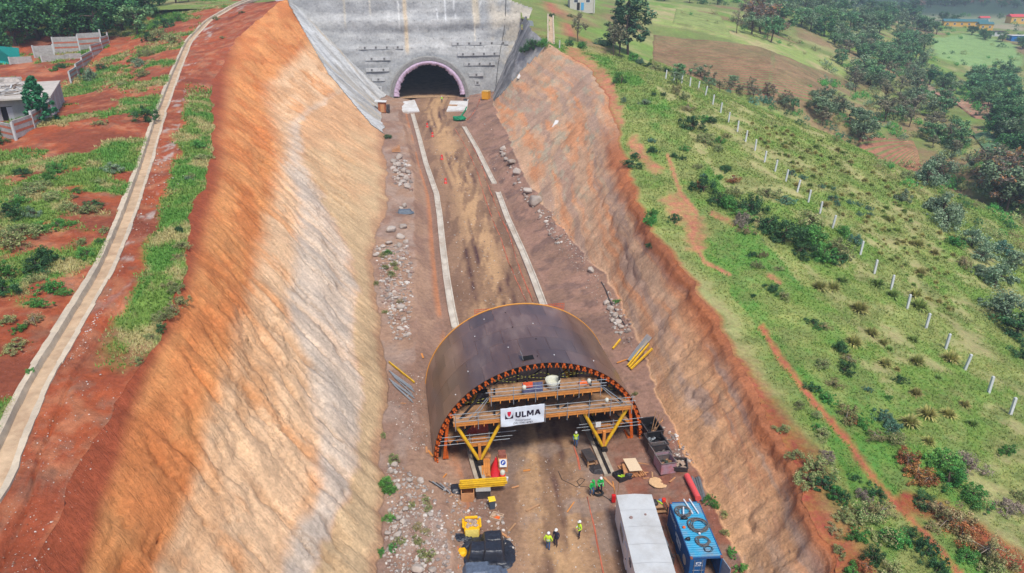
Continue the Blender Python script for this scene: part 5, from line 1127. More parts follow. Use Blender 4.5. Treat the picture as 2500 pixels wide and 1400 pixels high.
# plywood sheets and bundles
r_ = random.Random(21); base = g(1540, 1158)
for i in range(12):
    p = g(1519 + (i % 6) * 3.4 + (0 if i < 6 else 28), 1152 - (0 if i < 6 else 3), .08 + .09 * (i // 2 % 3)); b = MB(); b.bar((-.35, .7, 0), (.35, -1.0, 0), .09, .09); tag(b.build('timber_batten', M_CRATE, None, p, r_.uniform(-.1, .1)), ('brown batten under the pale plywood sheet', 'brown batten in the round bundle right of the plywood sheet')[i >= 6], 'batten', 'battens around the plywood sheet')
TS_ = vbox('timber_stack', None, (0, 0, .3), (1.3, 1.3, .5), M_CRATE); TS_.location = g(1537, 1155); tag(TS_, 'low timber stack carrying the pale plywood sheet', 'timber stack')
o = vbox('plywood_sheet', None, (0, 0, 0), (1.2, 2.1, .04), mat('ply_pale', alb(240, 214, 178), .7, var=.06)); o.location = g(1543, 1150, .72); o.rotation_euler = (R(-6), R(2), R(8)); tag(o, 'pale new plywood sheet lying on the timber stack', 'plywood')
tarp('plastic_sheet', g(1533, 1163), .5, .5, [(0, 0, .25, .25, .55, .2)], M_TARP, 'crumpled black plastic on the timber stack', 308, cat='plastic sheet')
open_box('black_crate', g(1514, 1168), (1.0, 1.1, .5), R(30), mat('crate_black', alb(52, 50, 54), .6, var=.2), 'black plastic crate holding a green vest', 'crate', fill=5, fillm=[mat('vest_green', alb(190, 230, 60), .6), M_BLACKS])
for a, c, dx, dy in ((1552, 1130, 2.0, -.6), (1570, 1156, 1.1, .1), (1575, 1170, 1.2, .15)):
    b = MB(); b.bar((-.2, 0, .06), (dx, dy, .06), .1, .08); tag(b.build('timber_batten', M_CRATE, None, g(a, c)), 'single brown batten lying on the dirt right of the plywood sheet', 'batten', 'loose battens near the plywood')
tarp('sawdust_heap', g(1610, 1177), .95, .8, [], mat('sawdust', alb(224, 184, 138), .95, var=.15), 'spread of pale sawdust on the dirt near the bins', 309, cat='sawdust')
# bins in a row
M_BINL, M_RUSTB = mat('bin_lilac', alb(176, 146, 158), .7, var=.2, scale=3, grime=alb(190, 84, 70), grime_amt=.7), mat('bin_grey_steel', alb(122, 116, 114), .6, metal=.2, var=.25, grime=alb(150, 100, 80), grime_amt=.5)
M_SCR = [MATS['dark_steel'], mat('scrap_green', alb(60, 74, 60), .7), M_WOOD]
dn = Vector((math.sin(R(12)), math.cos(R(12)), 0))
open_box('skip_bin', g(1622, 1143), (1.45, 1.7, 1.15), R(12), M_BINL, 'lilac painted steel bin with red marks, front of the bin row', 'bin', rim=M_RUSTB, fill=10, fillm=M_SCR)
open_box('skip_bin', g(1611, 1117), (1.6, 1.9, 1.0), R(12), M_RUSTB, 'grey steel bin with an orange scrap, behind the lilac bin', 'bin', rim=M_RUSTB, fill=5, fillm=[MATS['orange_plastic'], M_RUSTB])
open_box('skip_bin', g(1600, 1093), (1.7, 2.0, 1.0), R(12), M_DSTEEL, 'dark steel bin heaped with black scrap beside the formwork foot', 'bin', rim=M_DSTEEL, fill=40, fillm=[M_BLACKS, M_DSTEEL, M_GALV])
open_box('skip_bin', g(1588, 1060), (1.6, 2.4, 1.1), R(12), M_BLACKS, 'black open bin with timber sticks, farthest of the bin row', 'bin', rim=M_DSTEEL, fill=12, fillm=[M_BLACKS, M_WOOD])
for i in range(3):
    b = MB(); b.bar((0, 0, .4), (.3 + .15 * i, .3 - .2 * i, 2.6 - .3 * i), .06, .06); tag(b.build('timber_stick', M_WOOD, None, g(1590 + 4 * i, 1062)), 'long timber stick standing up out of the black bin', 'stick', 'sticks in the black bin')
open_box('mixing_tray', g(1659, 1139), (1.3, 1.5, .4), R(-8), M_DSTEEL, 'dark steel tray of dried mortar right of the lilac bin', 'tray', rim=M_DSTEEL, fill=14, fillm=[mat('mortar', alb(176, 152, 132), .9)])
# bench with tools behind the cabin
e = empty('work_bench', g(1604, 1250), R(6), 'wooden work bench with tools between cabin and container', 'bench')
vbox('bench_top', e, (0, 0, .85), (1.7, .95, .08), M_WOOD); vbox('shelf', e, (0, -.1, .3), (1.6, .7, .06), M_WOOD)
for sx_ in (-.75, .75):
    for sy_ in (-.4, .4): vbox('leg', e, (sx_, sy_, .42), (.1, .1, .84), M_DSTEEL)
bp = g(1604, 1250, .9)
tarp('tool_heap', bp + Vector((-.4, 0, 0)), .45, .35, [(0, 0, .2, .15, .3, .2)], MATS['heap_dark'], 'dark tool heap on the wooden work bench', 310, cat='tools')
b = MB(); b.lathe([(.16, 0), (.17, .3), (.14, .32)], 12); tag(b.build('red_can', mat('bucket_red', (0, 0, 0)), None, bp + Vector((.55, .25, 0))), 'red can on the corner of the work bench', 'can')
b = MB(); b.lathe([(.18, 0), (.15, .16), (.05, .24)], 12); tag(b.build('blue_helmet', mat('helmet_blue', alb(110, 130, 170), .4), None, bp + Vector((.25, .3, 0))), 'blue helmet on the work bench beside the red can', 'helmet')
for i in range(4): b = MB(); b.bar((0, 0, .05), (.15, -.75, .05), .05, .05); tag(b.build('steel_bar', M_REDS if i % 2 else M_DSTEEL, None, bp + Vector((.3 + .12 * i, .2, 0))), ('dark steel bar on the work bench', 'rusty red bar on the work bench')[i % 2], 'bar', 'bars on the work bench')
b = MB(); b.tube([(0, 0, .06), (.3, -.2, .08), (.45, -.45, .06)], .06, 6); tag(b.build('glove_bundle', MATS['vest_green'], None, bp + Vector((-.1, .3, 0))), 'bright green gloves on the work bench', 'gloves')
e = empty('wheelbarrow_frame', g(1612, 1330), R(6), 'metal trolley with grey drawers beside the white cabin wall', 'trolley')
vbox('drawer_box', e, (0, -.5, .5), (.7, .9, .6), mat('trolley_grey', alb(120, 126, 134), .5, var=.25), bevel=.02); vbox('lower_box', e, (0, -1.7, .4), (.7, 1.3, .7), M_DSTEEL)
for y in (.7, -2.3): b = MB(); b.bar((-.35, y, 0), (-.35, y, 1.2), .06, .06); b.bar((.35, y, 0), (.35, y, 1.2), .06, .06); b.bar((-.35, y, 1.2), (.35, y, 1.2), .06, .06); b.build('frame', M_DSTEEL, e)

# ------------------------------------------------------------------ material stacked along the feet of the slopes
r_ = random.Random(31)
for i in range(8):
    p, q = g(950 + (i % 4) * 4, 908 + i * 5, .15), g(1006 + (i % 3) * 3, 948 + i * 5.4, .12); b = MB(); b.tube([(0, 0, 0), tuple(q - p)], .055, 7); tag(b.build('steel_pipe', M_GALV, None, p), 'grey scaffold pipe in the bundle against the left slope foot', 'pipe', 'pipe bundle at the left slope foot')
p, q = g(950, 888, .2), g(1012, 938, .2); b = MB(); b.bar((0, 0, 0), tuple(q - p), .12, .2); tag(b.build('timber_beam', M_YEL, None, p), 'yellow timber beam above the pipe bundle at the left slope foot', 'beam')
for i, (a, c) in enumerate((((1532, 898), (1580, 838)), ((1536, 902), (1584, 845)), ((1540, 906), (1592, 856)))):
    p, q = g(*a, .25), g(*c, .25); b = MB(); b.bar((0, 0, 0), tuple(q - p), .16, .22); tag(b.build('timber_beam', M_YEL, None, p), 'yellow timber beam leaning on the right slope foot', 'beam', 'yellow beams at the right slope foot')
p, q = g(1496, 855, .2), g(1514, 833, .2); b = MB(); b.bar((0, 0, 0), tuple(q - p), .16, .22); tag(b.build('timber_beam', M_YEL, None, p), 'short yellow beam alone right behind the formwork', 'beam')
p, q = g(1506, 890, .2), g(1535, 880, .2); b = MB(); b.bar((0, 0, 0), tuple(q - p), .1, .12); tag(b.build('timber_beam', M_TIMB, None, p), 'short orange batten at the foot of the yellow leaning beams', 'beam')
for i in range(5):
    p, q = g(1532 + i * 2, 885 + i, .3), g(1580 + i * 2.5, 822 + i * 2, .3); b = MB(); b.tube([(0, 0, 0), tuple(q - p)], .05, 6); tag(b.build('steel_pipe', M_GALV, None, p), 'grey scaffold pipe behind the yellow beams on the right', 'pipe', 'pipes at the right slope foot')
pts = [g(a, c, .08) for a, c in ((1468, 690), (1480, 712), (1488, 735), (1505, 765), (1525, 795))]; b = MB(); b.tube(along(pts, .6), .08, 6); tag(b.build('hose', M_DSTEEL), 'dark hose lying along the foot of the right slope', 'hose')
# ---- near the tunnel mouth
e = empty('tool_shed', g(934, 274), R(4), 'small shed with white roof and brown door left of the tunnel mouth', 'shed')
vbox('wall', e, (0, 0, 1.3), (1.9, 1.8, 2.6), mat('shed_brown', alb(176, 104, 64), .7, var=.15)); vbox('roof', e, (-.3, 0, 2.72), (2.9, 2.4, .14), MATS['paper_white'], (0, R(3), 0)); vbox('door', e, (.1, -.92, 1.1), (.9, .05, 2.0), M_CRATE)
vbox('rack', e, (1.5, .1, .9), (.7, 1.4, 1.8), M_DSTEEL)
e = empty('generator_box', g(1187, 243), R(-20), 'yellow steel generator box right of the tunnel mouth', 'generator')
vbox('body', e, (0, 0, 1.15), (1.9, 2.0, 2.1), mat('gen_yellow', alb(238, 168, 40), .5, var=.1), bevel=.05); vbox('lid', e, (0, 0, 2.25), (2.0, 2.1, .08), mat('gen_top', alb(226, 186, 110), .5)); vbox('skid', e, (0, 0, .06), (1.7, 1.9, .12), M_BLACKS)
r_ = random.Random(3); b = MB(); pts = []
for i in range(130): a = i * .42; pts.append(((1.25 + .35 * math.sin(i * .31)) * math.cos(a), (1.2 + .3 * math.cos(i * .21)) * math.sin(a), .2 + .55 * (i / 130) + .1 * math.sin(i)))
b.tube(pts, .16, 6); hb = g(1122, 294); tag(b.build('ventilation_hose', mat('hose_green', alb(24, 142, 96), .5, var=.2), None, hb), 'green hose heaped in a coil at the tunnel mouth gutter', 'hose')
pts = [g(a, c, .2) for a, c in ((1124, 288), (1130, 280), (1136, 272), (1139, 264))]; b = MB(); b.tube(along(pts, 1), .2, 6); tag(b.build('ventilation_hose', MATS['hose_green']), 'green hose running from the coil up onto the white slab', 'hose')
o = vbox('timber_stack', None, (0, 0, .25), (2.6, 1.2, .5), M_WOOD); o.location = g(1105, 261); o.rotation_euler[2] = R(-8); tag(o, 'brown timber stack lying on the right white slab', 'timber stack')
e = empty('pump_set', g(1136, 248), 0, 'small dark pump with white hose at the right edge of the mouth', 'pump'); vbox('body', e, (0, 0, .4), (1.0, .8, .7), M_DSTEEL, bevel=.05); b = MB(); b.tube([(.5, 0, .3), (.9, -.4, .5), (.6, -.9, .2), (1.2, -1.2, .1)], .12, 6); b.build('hose', MATS['tube_white'], e)
b = MB(); b.lathe([(.28, 0), (.26, .1), (.14, .12), (.05, .75)], 10); cone = b.mesh('traffic_cone', mat('cone_red', alb(226, 64, 52), .5, var=.1))
for a, c, lab in ((1043, 311, 'red traffic cone on the road beside the left slab, the first from the tunnel'), (1056, 334, 'red traffic cone on the road, second from the tunnel'), (1079, 390, 'red traffic cone on the road, third from the tunnel'), (1088, 448, 'red traffic cone on the road, fourth from the tunnel')):
    b = MB(); b.lathe([(.34, 0), (.34, .08), (.26, .1), (.22, .9), (.16, 1.05)], 12); b.lathe([(.245, .4), (.235, .6)], 12, mi=1); tag(b.build('traffic_drum', [MATS['cone_red'], MATS['paper_white']], None, g(a, c)), lab.replace('cone', 'drum'), 'traffic drum')
e = empty('timber_steps', g(967, 368), AXR, 'short flight of timber steps on the left bench', 'steps')
for i in range(7): vbox('step', e, (0, -1.4 + .95 * i, .1 + .02 * i), (1.8, .3, .12), M_CRATE)
for a, c, d in ((1268, 187, (.5, 1.2, .3)), (1356, 305, (.5, 1.2, .1))):
    b = MB(); b.box((0, 0, .1), (.7, 1.9, .25), rot=(R(40), .2, -.4)); tag(b.build('concrete_fragment', MATS['fresh_concrete'], None, g(a, c)), ('white concrete fragment on the nose of earth by the tunnel wing', 'pale concrete fragment in the middle of the right cut face')[a > 1300], 'fragment')

# ---- offcuts and litter lying about the yard
r_ = random.Random(88)
for i, (a, c) in enumerate([(1040, 1100), (1052, 1108), (1100, 1215), (1258, 1190), (1286, 1150), (1300, 1240), (1488, 1178), (1500, 1190), (1592, 1160), (1640, 1172), (1655, 1085), (1640, 1060), (1612, 1030), (1085, 1165), (1250, 1290), (1236, 1310), (1395, 1240), (1120, 1230), (985, 985), (1030, 870)]):
    b = MB(); L = r_.uniform(.5, 1.5); b.bar((-L / 2, 0, .05), (L / 2, r_.uniform(-.2, .2), .07), r_.uniform(.08, .2), .05); tag(b.build('timber_offcut', (M_CRATE, M_TIMB, M_WOOD)[i % 3], None, g(a, c), r_.uniform(0, 3)), ('brown', 'orange', 'weathered')[i % 3] + ' timber offcut lying loose on the yard dirt', 'offcut', 'loose offcuts in the yard')
# ------------------------------------------------------------------ people
M_SKIN = mat('skin', alb(176, 122, 92), .6, var=.05)
M_BOOT = mat('boot_leather', alb(70, 52, 42), .6)
M_HELM = mat('helmet_white', alb(238, 238, 234), .35, var=.03)
def person(a, c, heading, jacket, trousers, vest, helmet, label, stride=.12, arms=((.27, .02), (.27, .02)), bend=0.0, hands=((.22, -.12, .9), (.22, -.12, .9)), stripes=True):
    loc = on(a, c); e = empty('person', loc, heading, label, 'person', 'workers on the site')
    V, E, RD = [], [], []
    def v(p, r, par=None):
        V.append(Vector(p)); RD.append(r)
        if par is not None: E.append((par, len(V) - 1))
        return len(V) - 1
    bf = -bend                                                   # leaning forward (towards -y)
    pel = v((0, 0, .97), (.155, .115)); sp = v((0, bf * .25, 1.14), (.145, .105), pel); ch_ = v((0, bf * .6, 1.36), (.175, .12), sp)
    nk = v((0, bf * .9 - .01, 1.52), (.06, .06), ch_); hd = v((0, bf * 1.0 - .03, 1.61), (.085, .095), nk); ht = v((0, bf * 1.05 - .03, 1.73), (.08, .09), hd)
    wr = []
    for k, s in enumerate((-1, 1)):
        hx, hy, hz = hands[k]; ex, ey = arms[k]
        sh_ = v((s * .2, bf * .65, 1.42), (.075, .075), ch_); el = v((s * ex, bf * .5 + ey, 1.16), (.055, .055), sh_); w_ = v((s * hx, bf * .5 + hy, hz), (.038, .038), el)
        dirw = (V[w_] - V[el]).normalized(); pm = v(V[w_] + dirw * .09, (.042, .024), w_); wr.append((V[pm], dirw, s))
        hip = v((s * .095, 0, .9), (.1, .1), pel); st_ = stride * s
        kn = v((s * .105, -.03 - st_ * .7 - bend * .3, .5), (.068, .068), hip); an = v((s * .11, st_ * -.6 + .03, .1), (.048, .05), kn); v((s * .125, -.15 - st_ * .6, .05), (.045, .04), an)
    me = bpy.data.meshes.new('b'); me.from_pydata([tuple(x) for x in V], E, []); ob = bpy.data.objects.new('b', me); C.objects.link(ob)
    ob.modifiers.new('s', 'SKIN'); sv = me.skin_vertices[0].data
    for i, r in enumerate(RD): sv[i].radius = r
    sv[0].use_root = True
    sb = ob.modifiers.new('u', 'SUBSURF'); sb.levels = 1; sb.render_levels = 1
    dg = bpy.context.evaluated_depsgraph_get(); dg.update(); bm_ = bpy.data.meshes.new_from_object(ob.evaluated_get(dg)); bpy.data.objects.remove(ob)
    zmin = min(q.co.z for q in bm_.vertices)
    b = MB(); b.v = [(q.co.x, q.co.y, q.co.z - zmin) for q in bm_.vertices]
    for p in bm_.polygons:
        ct = p.center; z = ct.z - zmin
        mi = 3 if z < .13 else 1 if z < .98 and abs(ct.x) < .21 else 0
        if z > 1.5: mi = 2
        if z < 1.3:
            for pm, dw, s in wr:
                if (ct - pm).length < .085: mi = 2
        b.f.append(tuple(p.vertices)); b.m.append(mi); b.sm.append(True)
    for pm, dw, s in wr:                                         # five fingers on each hand, thumb at the side of the palm
        side = Vector((0, 1, 0)); side = (side - dw * side.dot(dw)).normalized(); inn = dw.cross(side) * s
        for k, L in enumerate((.075, .085, .08, .062)):
            p0 = pm + side * (.03 - .02 * k) + dw * .02; b.tube([p0 - Vector((0, 0, zmin)), p0 + dw * L * .55 - Vector((0, 0, zmin)), p0 + dw * L + inn * .02 - Vector((0, 0, zmin))], [.009, .009, .007], 5, 2)
        p0 = pm - dw * .035 + side * .035 - Vector((0, 0, zmin)); b.tube([p0, p0 + side * .03 + dw * .03, p0 + side * .035 + dw * .06], [.011, .01, .008], 5, 2)
    hy = bf * 1.03 - .03; hz = 1.655 - zmin
    b.tube([(0, hy - .085, hz + .015), (0, hy - .118, hz - .02)], [.012, .016], 6, 2)
    for s in (-1, 1): b.box((s * .088, hy + .01, hz), (.014, .035, .055), mi=2); b.box((s * .033, hy - .088, hz + .022), (.022, .01, .012), mi=4)
    b.box((0, hy - .087, hz - .055), (.045, .01, .01), mi=4)
    body = b.build('body', [jacket, trousers, M_SKIN, M_BOOT, M_BLACKS], e)
    if vest is not None:
        vb = MB(); vs = {}
        bm2 = bm_
        nrm = {q.index: q.normal.copy() for q in bm2.vertices}
        for p in bm2.polygons:
            ct = p.center; z = ct.z - zmin
            if .95 < z < 1.49 and abs(ct.x) < .215:
                ids = []
                for i in p.vertices:
                    if i not in vs: q = bm2.vertices[i]; vs[i] = len(vb.v); cc = q.co + nrm[i] * .018; vb.v.append((cc.x, cc.y, cc.z - zmin))
                    ids.append(vs[i])
                vb.f.append(tuple(ids)); vb.m.append(1 if stripes and (1.06 < z < 1.13) else 0); vb.sm.append(True)
        vb.build('vest', [vest, mat('reflective', alb(214, 218, 216), .4)], e)
    h = MB(); h.lathe([(.135, 0), (.13, .035), (.118, .08), (.085, .125), (.03, .15)], 14, c=(0, hy + .01, hz + .035)); h.box((0, hy - .12, hz + .045), (.17, .09, .014)); h.build('helmet', helmet, e)
    bpy.data.meshes.remove(bm_)
    return e
J = lambda n, r, g_, b_: mat(n, alb(r, g_, b_), .8, var=.1, scale=9)
LIME, GREENJ, NAVY, JEANS, BLUES = J('vest_lime', 206, 240, 60), J('jacket_green', 40, 200, 90), J('navy_cloth', 40, 44, 66), J('denim', 62, 96, 140), J('shirt_blue', 90, 130, 170)
person(1414, 1313, R(-65), LIME, NAVY, LIME, M_HELM, 'worker in lime vest and dark trousers standing alone left of the mesh strip', hands=((.16, -.18, 1.05), (.2, -.16, 1.0)))
person(1338, 1342, R(165), LIME, JEANS, LIME, M_HELM, 'worker in lime jacket and jeans seen from behind with a black harness', hands=((.3, .05, 1.0), (.3, .05, 1.0)), arms=((.34, .06), (.34, .06)))
person(1357, 1333, R(-30), NAVY, NAVY, None, M_HELM, 'worker in dark navy clothes with white helmet beside the lime jacket', stride=.05)
person(1444, 1210, R(35), GREENJ, JEANS, None, J('hood_green', 40, 180, 84), 'worker in green jacket, green helmet and jeans', bend=.1)
person(1464, 1202, R(10), GREENJ, NAVY, GREENJ, M_HELM, 'worker in green jacket and white helmet standing over the cable ring', bend=.14, hands=((.16, -.3, .95), (.16, -.3, .95)))
person(1405, 1091, R(0), BLUES, JEANS, LIME, M_HELM, 'worker in blue shirt and lime vest walking out from under the formwork', stride=.2)
person(1079, 251, R(20), GREENJ, NAVY, LIME, M_HELM, 'worker in green vest standing in front of the tunnel mouth')
hb_ = [o for o in C.objects if o.get('label', '').startswith('worker in lime jacket')][0]
b = MB()
for s in (-1, 1): b.bar((s * .1, -.155, 1.02), (s * .06, -.175, 1.46), .03, .02)
b.box((0, -.18, 1.22), (.16, .05, .22)); b.build('harness', M_BLACKS, hb_)
# ------------------------------------------------------------------ hillside drain on the plateau
M_DRW = mat('drain_mortar', alb(208, 190, 164), .9, var=.16, scale=1.5, bump=.5, grime=alb(160, 150, 138), grime_amt=.5, rnd=.05)
M_DRF = mat('drain_floor', alb(204, 176, 144), .9, var=.18, scale=1.5, grime=alb(150, 110, 84), grime_amt=.5, rnd=.08)
sel = [i for i in range(len(YS2)) if YS2[i] > 22]
CHP = [Vector((ch[0][i], YS2[i], ch[1][i])) for i in sel][::2]; CHP = along(CHP, .9)
dc = empty('drainage_channel', CHP[0], 0, 'long pale mortar drainage channel winding along the plateau above the cut', 'drain')
rd_ = random.Random(14); i = 0
while i < len(CHP) - 1:
    k = 5; seg = [p - CHP[0] for p in CHP[i:i + k + 1]]
    if len(seg) > 1:
        w1, w2 = .62 + rd_.uniform(-.06, .1), .38 + rd_.uniform(-.05, .1)
        strip('wall_segment', seg, [(-CHW - w1 + .3, -.6), (-CHW - w1 + .3, .22), (-CHW + .1, .24), (-CHW + .2, -.30)], M_DRW, dc, .035)
        strip('wall_segment', seg, [(CHW - .2, -.30), (CHW - .1, .12), (CHW + w2 - .2, .08), (CHW + w2 - .2, -.6)], M_DRW, dc, .035)
        strip('floor_slab', [p + Vector((0, 0, rd_.uniform(-.01, .01))) for p in seg], [(-CHW + .1, -.8), (-CHW + .1, -.24), (CHW - .1, -.24), (CHW - .1, -.8)], M_DRF, dc)
    i += k
# stepped chute on the slope right of the headwall
P = along([on(1345, 108), on(1345, 84), on(1344, 60), on(1344, 38)], 1.0); e = empty('drain_chute', P[0], 0, 'straight pale stepped drain chute on the grass right of the headwall', 'drain')
for i in range(0, len(P) - 1, 2):
    seg = [p - P[0] for p in P[i:i + 3]]
    if len(seg) > 1:
        strip('side_wall', seg, [(-.95, -.4), (-.95, .5), (-.6, .5), (-.6, -.4)], M_DRW, e, .06); strip('side_wall', seg, [(.6, -.4), (.6, .5), (.95, .5), (.95, -.4)], M_DRW, e, .06); strip('step', seg, [(-.6, -.3), (-.6, .15), (.6, .15), (.6, -.3)], M_DRF, e)

# ------------------------------------------------------------------ house and block walls on the left
M_BLOCK = mat('grey_block', alb(182, 176, 168), .9, var=.2, scale=3, bump=.4, grime=alb(130, 122, 114), grime_amt=.5, rnd=.08)
M_BRICK = mat('red_brick', alb(196, 116, 90), .9, var=.16, scale=4, bump=.3, rnd=.06)
M_POST = mat('post_concrete', alb(204, 202, 196), .85, var=.1, rnd=.05)
def block_wall(pts, h, label, posts=True, per=4.2, courses=((.30, 0), (.14, 1), (.24, 0), (.14, 1), (.18, 0)), th=.2):
    """courses: fraction of the height, 1 = brick band"""
    P = [on(*p) for p in pts]; e = empty('block_wall', P[0], 0, label, 'wall')
    for a, c in zip(P[:-1], P[1:]):
        d = c - a; L = math.hypot(d.x, d.y); n = max(1, int(round(L / per))); ang = math.atan2(d.y, d.x)
        for k in range(n):
            q0, q1 = a.lerp(c, k / n), a.lerp(c, (k + 1) / n); base = (q0.z + q1.z) / 2 - .1; m_ = (q0 + q1) / 2 - P[0]; z = base - P[0].z; l = L / n - .02
            for fr, br in courses:
                hh = h * fr
                if br: nb_ = max(2, int(l / 1.0))
                else: nb_ = max(2, int(l / .8))
                for j in range(nb_):                              # lengths of coursing laid side by side
                    b = MB(); b.box((-l / 2 + l * (j + .5) / nb_, 0, hh / 2), (l / nb_ - .015, th + (.02 if br else 0), hh - .015)); o = b.build('brick' if br else 'block', M_BRICK if br else M_BLOCK, e, (m_.x, m_.y, z), ang)
                z += hh
            if posts:
                b = MB(); b.box((0, 0, h / 2 + .05), (.28, .28, h + .15)); b.build('post', M_POST, e, (q0.x - P[0].x, q0.y - P[0].y, q0.z - P[0].z - .05), ang)
    b = MB(); b.box((0, 0, h / 2 + .05), (.28, .28, h + .15)); b.build('post', M_POST, e, P[-1] - P[0], 0); return e
block_wall([(-30, 322), (40, 343)], 2.1, 'grey and red banded block wall running left from the yard corner')
block_wall([(40, 343), (84, 314), (128, 284)], 2.3, 'grey and red banded block wall in front of the flat roofed house')
block_wall([(174, 205), (204, 168), (226, 142)], 2.2, 'grey and red banded block wall climbing from the house to the yard corner post', per=9)
block_wall([(226, 142), (250, 122), (266, 106)], 2.4, 'stepped end of the banded block wall below the dark trees', per=9)
block_wall([(250, 112), (196, 126), (136, 132)], 3.6, 'tall grey block wall with red bands behind the empty yard', courses=((.3, 0), (.1, 1), (.2, 0), (.1, 1), (.3, 0)))
block_wall([(134, 138), (86, 142)], 2.6, 'low unfinished grey block wall left of the tall yard wall', courses=((.5, 0), (.5, 0)))
block_wall([(80, 152), (26, 158)], 1.5, 'broken grey block wall by the turquoise sheet', posts=False, courses=((.5, 0), (.5, 0)))
block_wall([(200, 142), (160, 147), (104, 152)], 1.3, 'low plastered wall inside the empty yard', posts=False, courses=((.5, 0), (.5, 0)))
pA, pB = on(132, 282), on(174, 208); e1 = Vector((pB.x - pA.x, pB.y - pA.y, 0)); LH = min(e1.length, 17); e1.normalize(); ang = math.atan2(e1.y, e1.x)
hz_ = min(pA.z, pB.z) - .2; WH, HH = 13.0, 3.3
hs_ = empty('house', (pA.x, pA.y, hz_), ang, 'small grey block house with flat concrete roof behind the banded wall', 'house')   # local x along the side wall, y to its left
M_REND = mat('grey_render', alb(176, 174, 172), .9, var=.12, scale=1.2, bump=.2, grime=alb(140, 134, 128), grime_amt=.5)
vbox('wall', hs_, (LH / 2, .12, HH / 2), (LH, .24, HH), M_BLOCK); vbox('wall', hs_, (LH / 2, WH - .12, HH / 2), (LH, .24, HH), M_REND); vbox('wall', hs_, (LH - .12, WH / 2, HH / 2), (.24, WH - .5, HH), M_REND)
vbox('wall', hs_, (.12, 2.6, HH / 2), (.24, 4.7, HH), M_REND); vbox('wall', hs_, (.12, 9.6, HH / 2), (.24, 6.4, HH), M_REND); vbox('wall', hs_, (.12, 5.66, HH - .5), (.24, 1.45, 1.0), M_REND)
dd = vbox('doorway_shade', hs_, (.3, 5.66, 1.15), (.1, 1.4, 2.3), mat('door_shade', alb(46, 44, 46), .8)); vbox('door_leaf', dd, (.0, 5.3, 1.1), (.06, .7, 2.2), mat('door_pale', alb(190, 190, 194), .5))  # dark panel paints the shade inside the open doorway
for x_ in (0, LH * .33, LH * .66, LH): vbox('pillar', hs_, (x_, -.03, HH / 2), (.3, .3, HH), M_POST)
rf2 = vbox('roof', hs_, (LH / 2 - .6, WH / 2, HH + .12), (LH + 1.6, WH + .6, .22), mat('roof_concrete', alb(206, 196, 182), .85, var=.14, scale=.8, grime=alb(160, 150, 140), grime_amt=.5))
r_ = random.Random(6)
for i in range(46):
    p = hs_.matrix_basis @ Vector((LH * r_.uniform(.15, .95), WH * r_.uniform(.3, .75), HH + .26 + .1 * r_.random())); b = MB(); L = r_.uniform(1, 3.6); b.bar((-L / 2, 0, 0), (L / 2, 0, r_.uniform(-.05, .15)), r_.uniform(.1, .3), .06)
    tag(b.build('roof_plank', mat(('plank_grey', 'plank_brown', 'plank_white')[i % 3], (alb(150, 146, 142), alb(124, 104, 88), alb(206, 204, 200))[i % 3], .85, var=.2), None, p, r_.uniform(0, 3)), ('grey', 'brown', 'whitish')[i % 3] + ' scrap plank in the heap on the flat house roof', 'plank', 'scrap planks on the house roof')
p = on(8, 158); b = MB(); b.add([(0, 0, 0), (3.2, 1, 0), (3.6, 1.2, 3.4), (-1, 0, 4.0), (-3, 1, 1)], [(0, 1, 2, 3, 4)]); o = b.build('turquoise_sheet', mat('turquoise_tarp', alb(20, 150, 140), .6, var=.2, bump=.4), None, p); md = o.modifiers.new('t', 'SOLIDIFY'); md.thickness = .05; tag(o, 'turquoise tarpaulin stretched at the edge of the yard', 'tarpaulin')
tarp('scrap_heap', on(22, 200), 5.0, 3.0, [(0, 0, 2, 1, .8, .3)], mat('junk', alb(170, 160, 150), .8, var=.6, scale=1.2, bump=1), 'pale scrap heap beside the flat roofed house', 311, cat='scrap heap')
for a, c in ((354, 10), (1366, 118)): 
    p = on(a, c); b = MB(); b.box((0, 0, .9), (.3, .3, 1.9)); tag(b.build('survey_post', M_POST, None, p), ('white post on the grass by the dark trees', 'white survey post on the nose of earth')[a > 1000], 'post')

# ------------------------------------------------------------------ far houses
def far_house(px, py, w, d, h, rz, walls, roof, label, pitch=1.2, wins=4, kind='gable', Y=None):
    p = on(px, py); e = empty('farmhouse', p, rz, label, 'building')
    vbox('wall', e, (0, 0, h / 2 - .5), (w, d, h + 1), walls)
    b = MB()
    if kind == 'gable':
        o_ = .5; b.add([(-w / 2 - o_, -d / 2 - o_, h - .1), (w / 2 + o_, -d / 2 - o_, h - .1), (w / 2 + o_, 0, h + pitch), (-w / 2 - o_, 0, h + pitch), (w / 2 + o_, d / 2 + o_, h - .1), (-w / 2 - o_, d / 2 + o_, h - .1)], [(0, 1, 2, 3), (3, 2, 4, 5), (0, 3, 5), (1, 4, 2)])
    else: b.box((0, 0, h + .1), (w + .6, d + .6, .22))
    b.build('roof', roof, e)
    for i in range(wins):
        u = -w / 2 + w * (i + .5) / wins; f_ = vbox('window', e, (u, -d / 2 - .02, h * .55), (min(1.6, w / wins * .5), .08, h * .36), MATS['paper_white']); vbox('pane', f_, (u, -d / 2 - .07, h * .55), (min(1.3, w / wins * .4), .04, h * .28), M_GLASS)
    return e
M_YW = mat('ochre_wall', alb(238, 184, 84), .8, var=.1); M_WW = mat('white_wall', alb(214, 212, 206), .8, var=.1)
M_RG, M_RR, M_RB = mat('green_roof', alb(70, 122, 124), .6, var=.12), mat('red_roof', alb(226, 84, 84), .6, var=.12), mat('blue_roof', alb(30, 120, 190), .6)
far_house(2352, 66, 30, 8, 4.2, R(-16), M_YW, M_RG, 'long ochre building with green roof far down the valley', 1.6, 6)
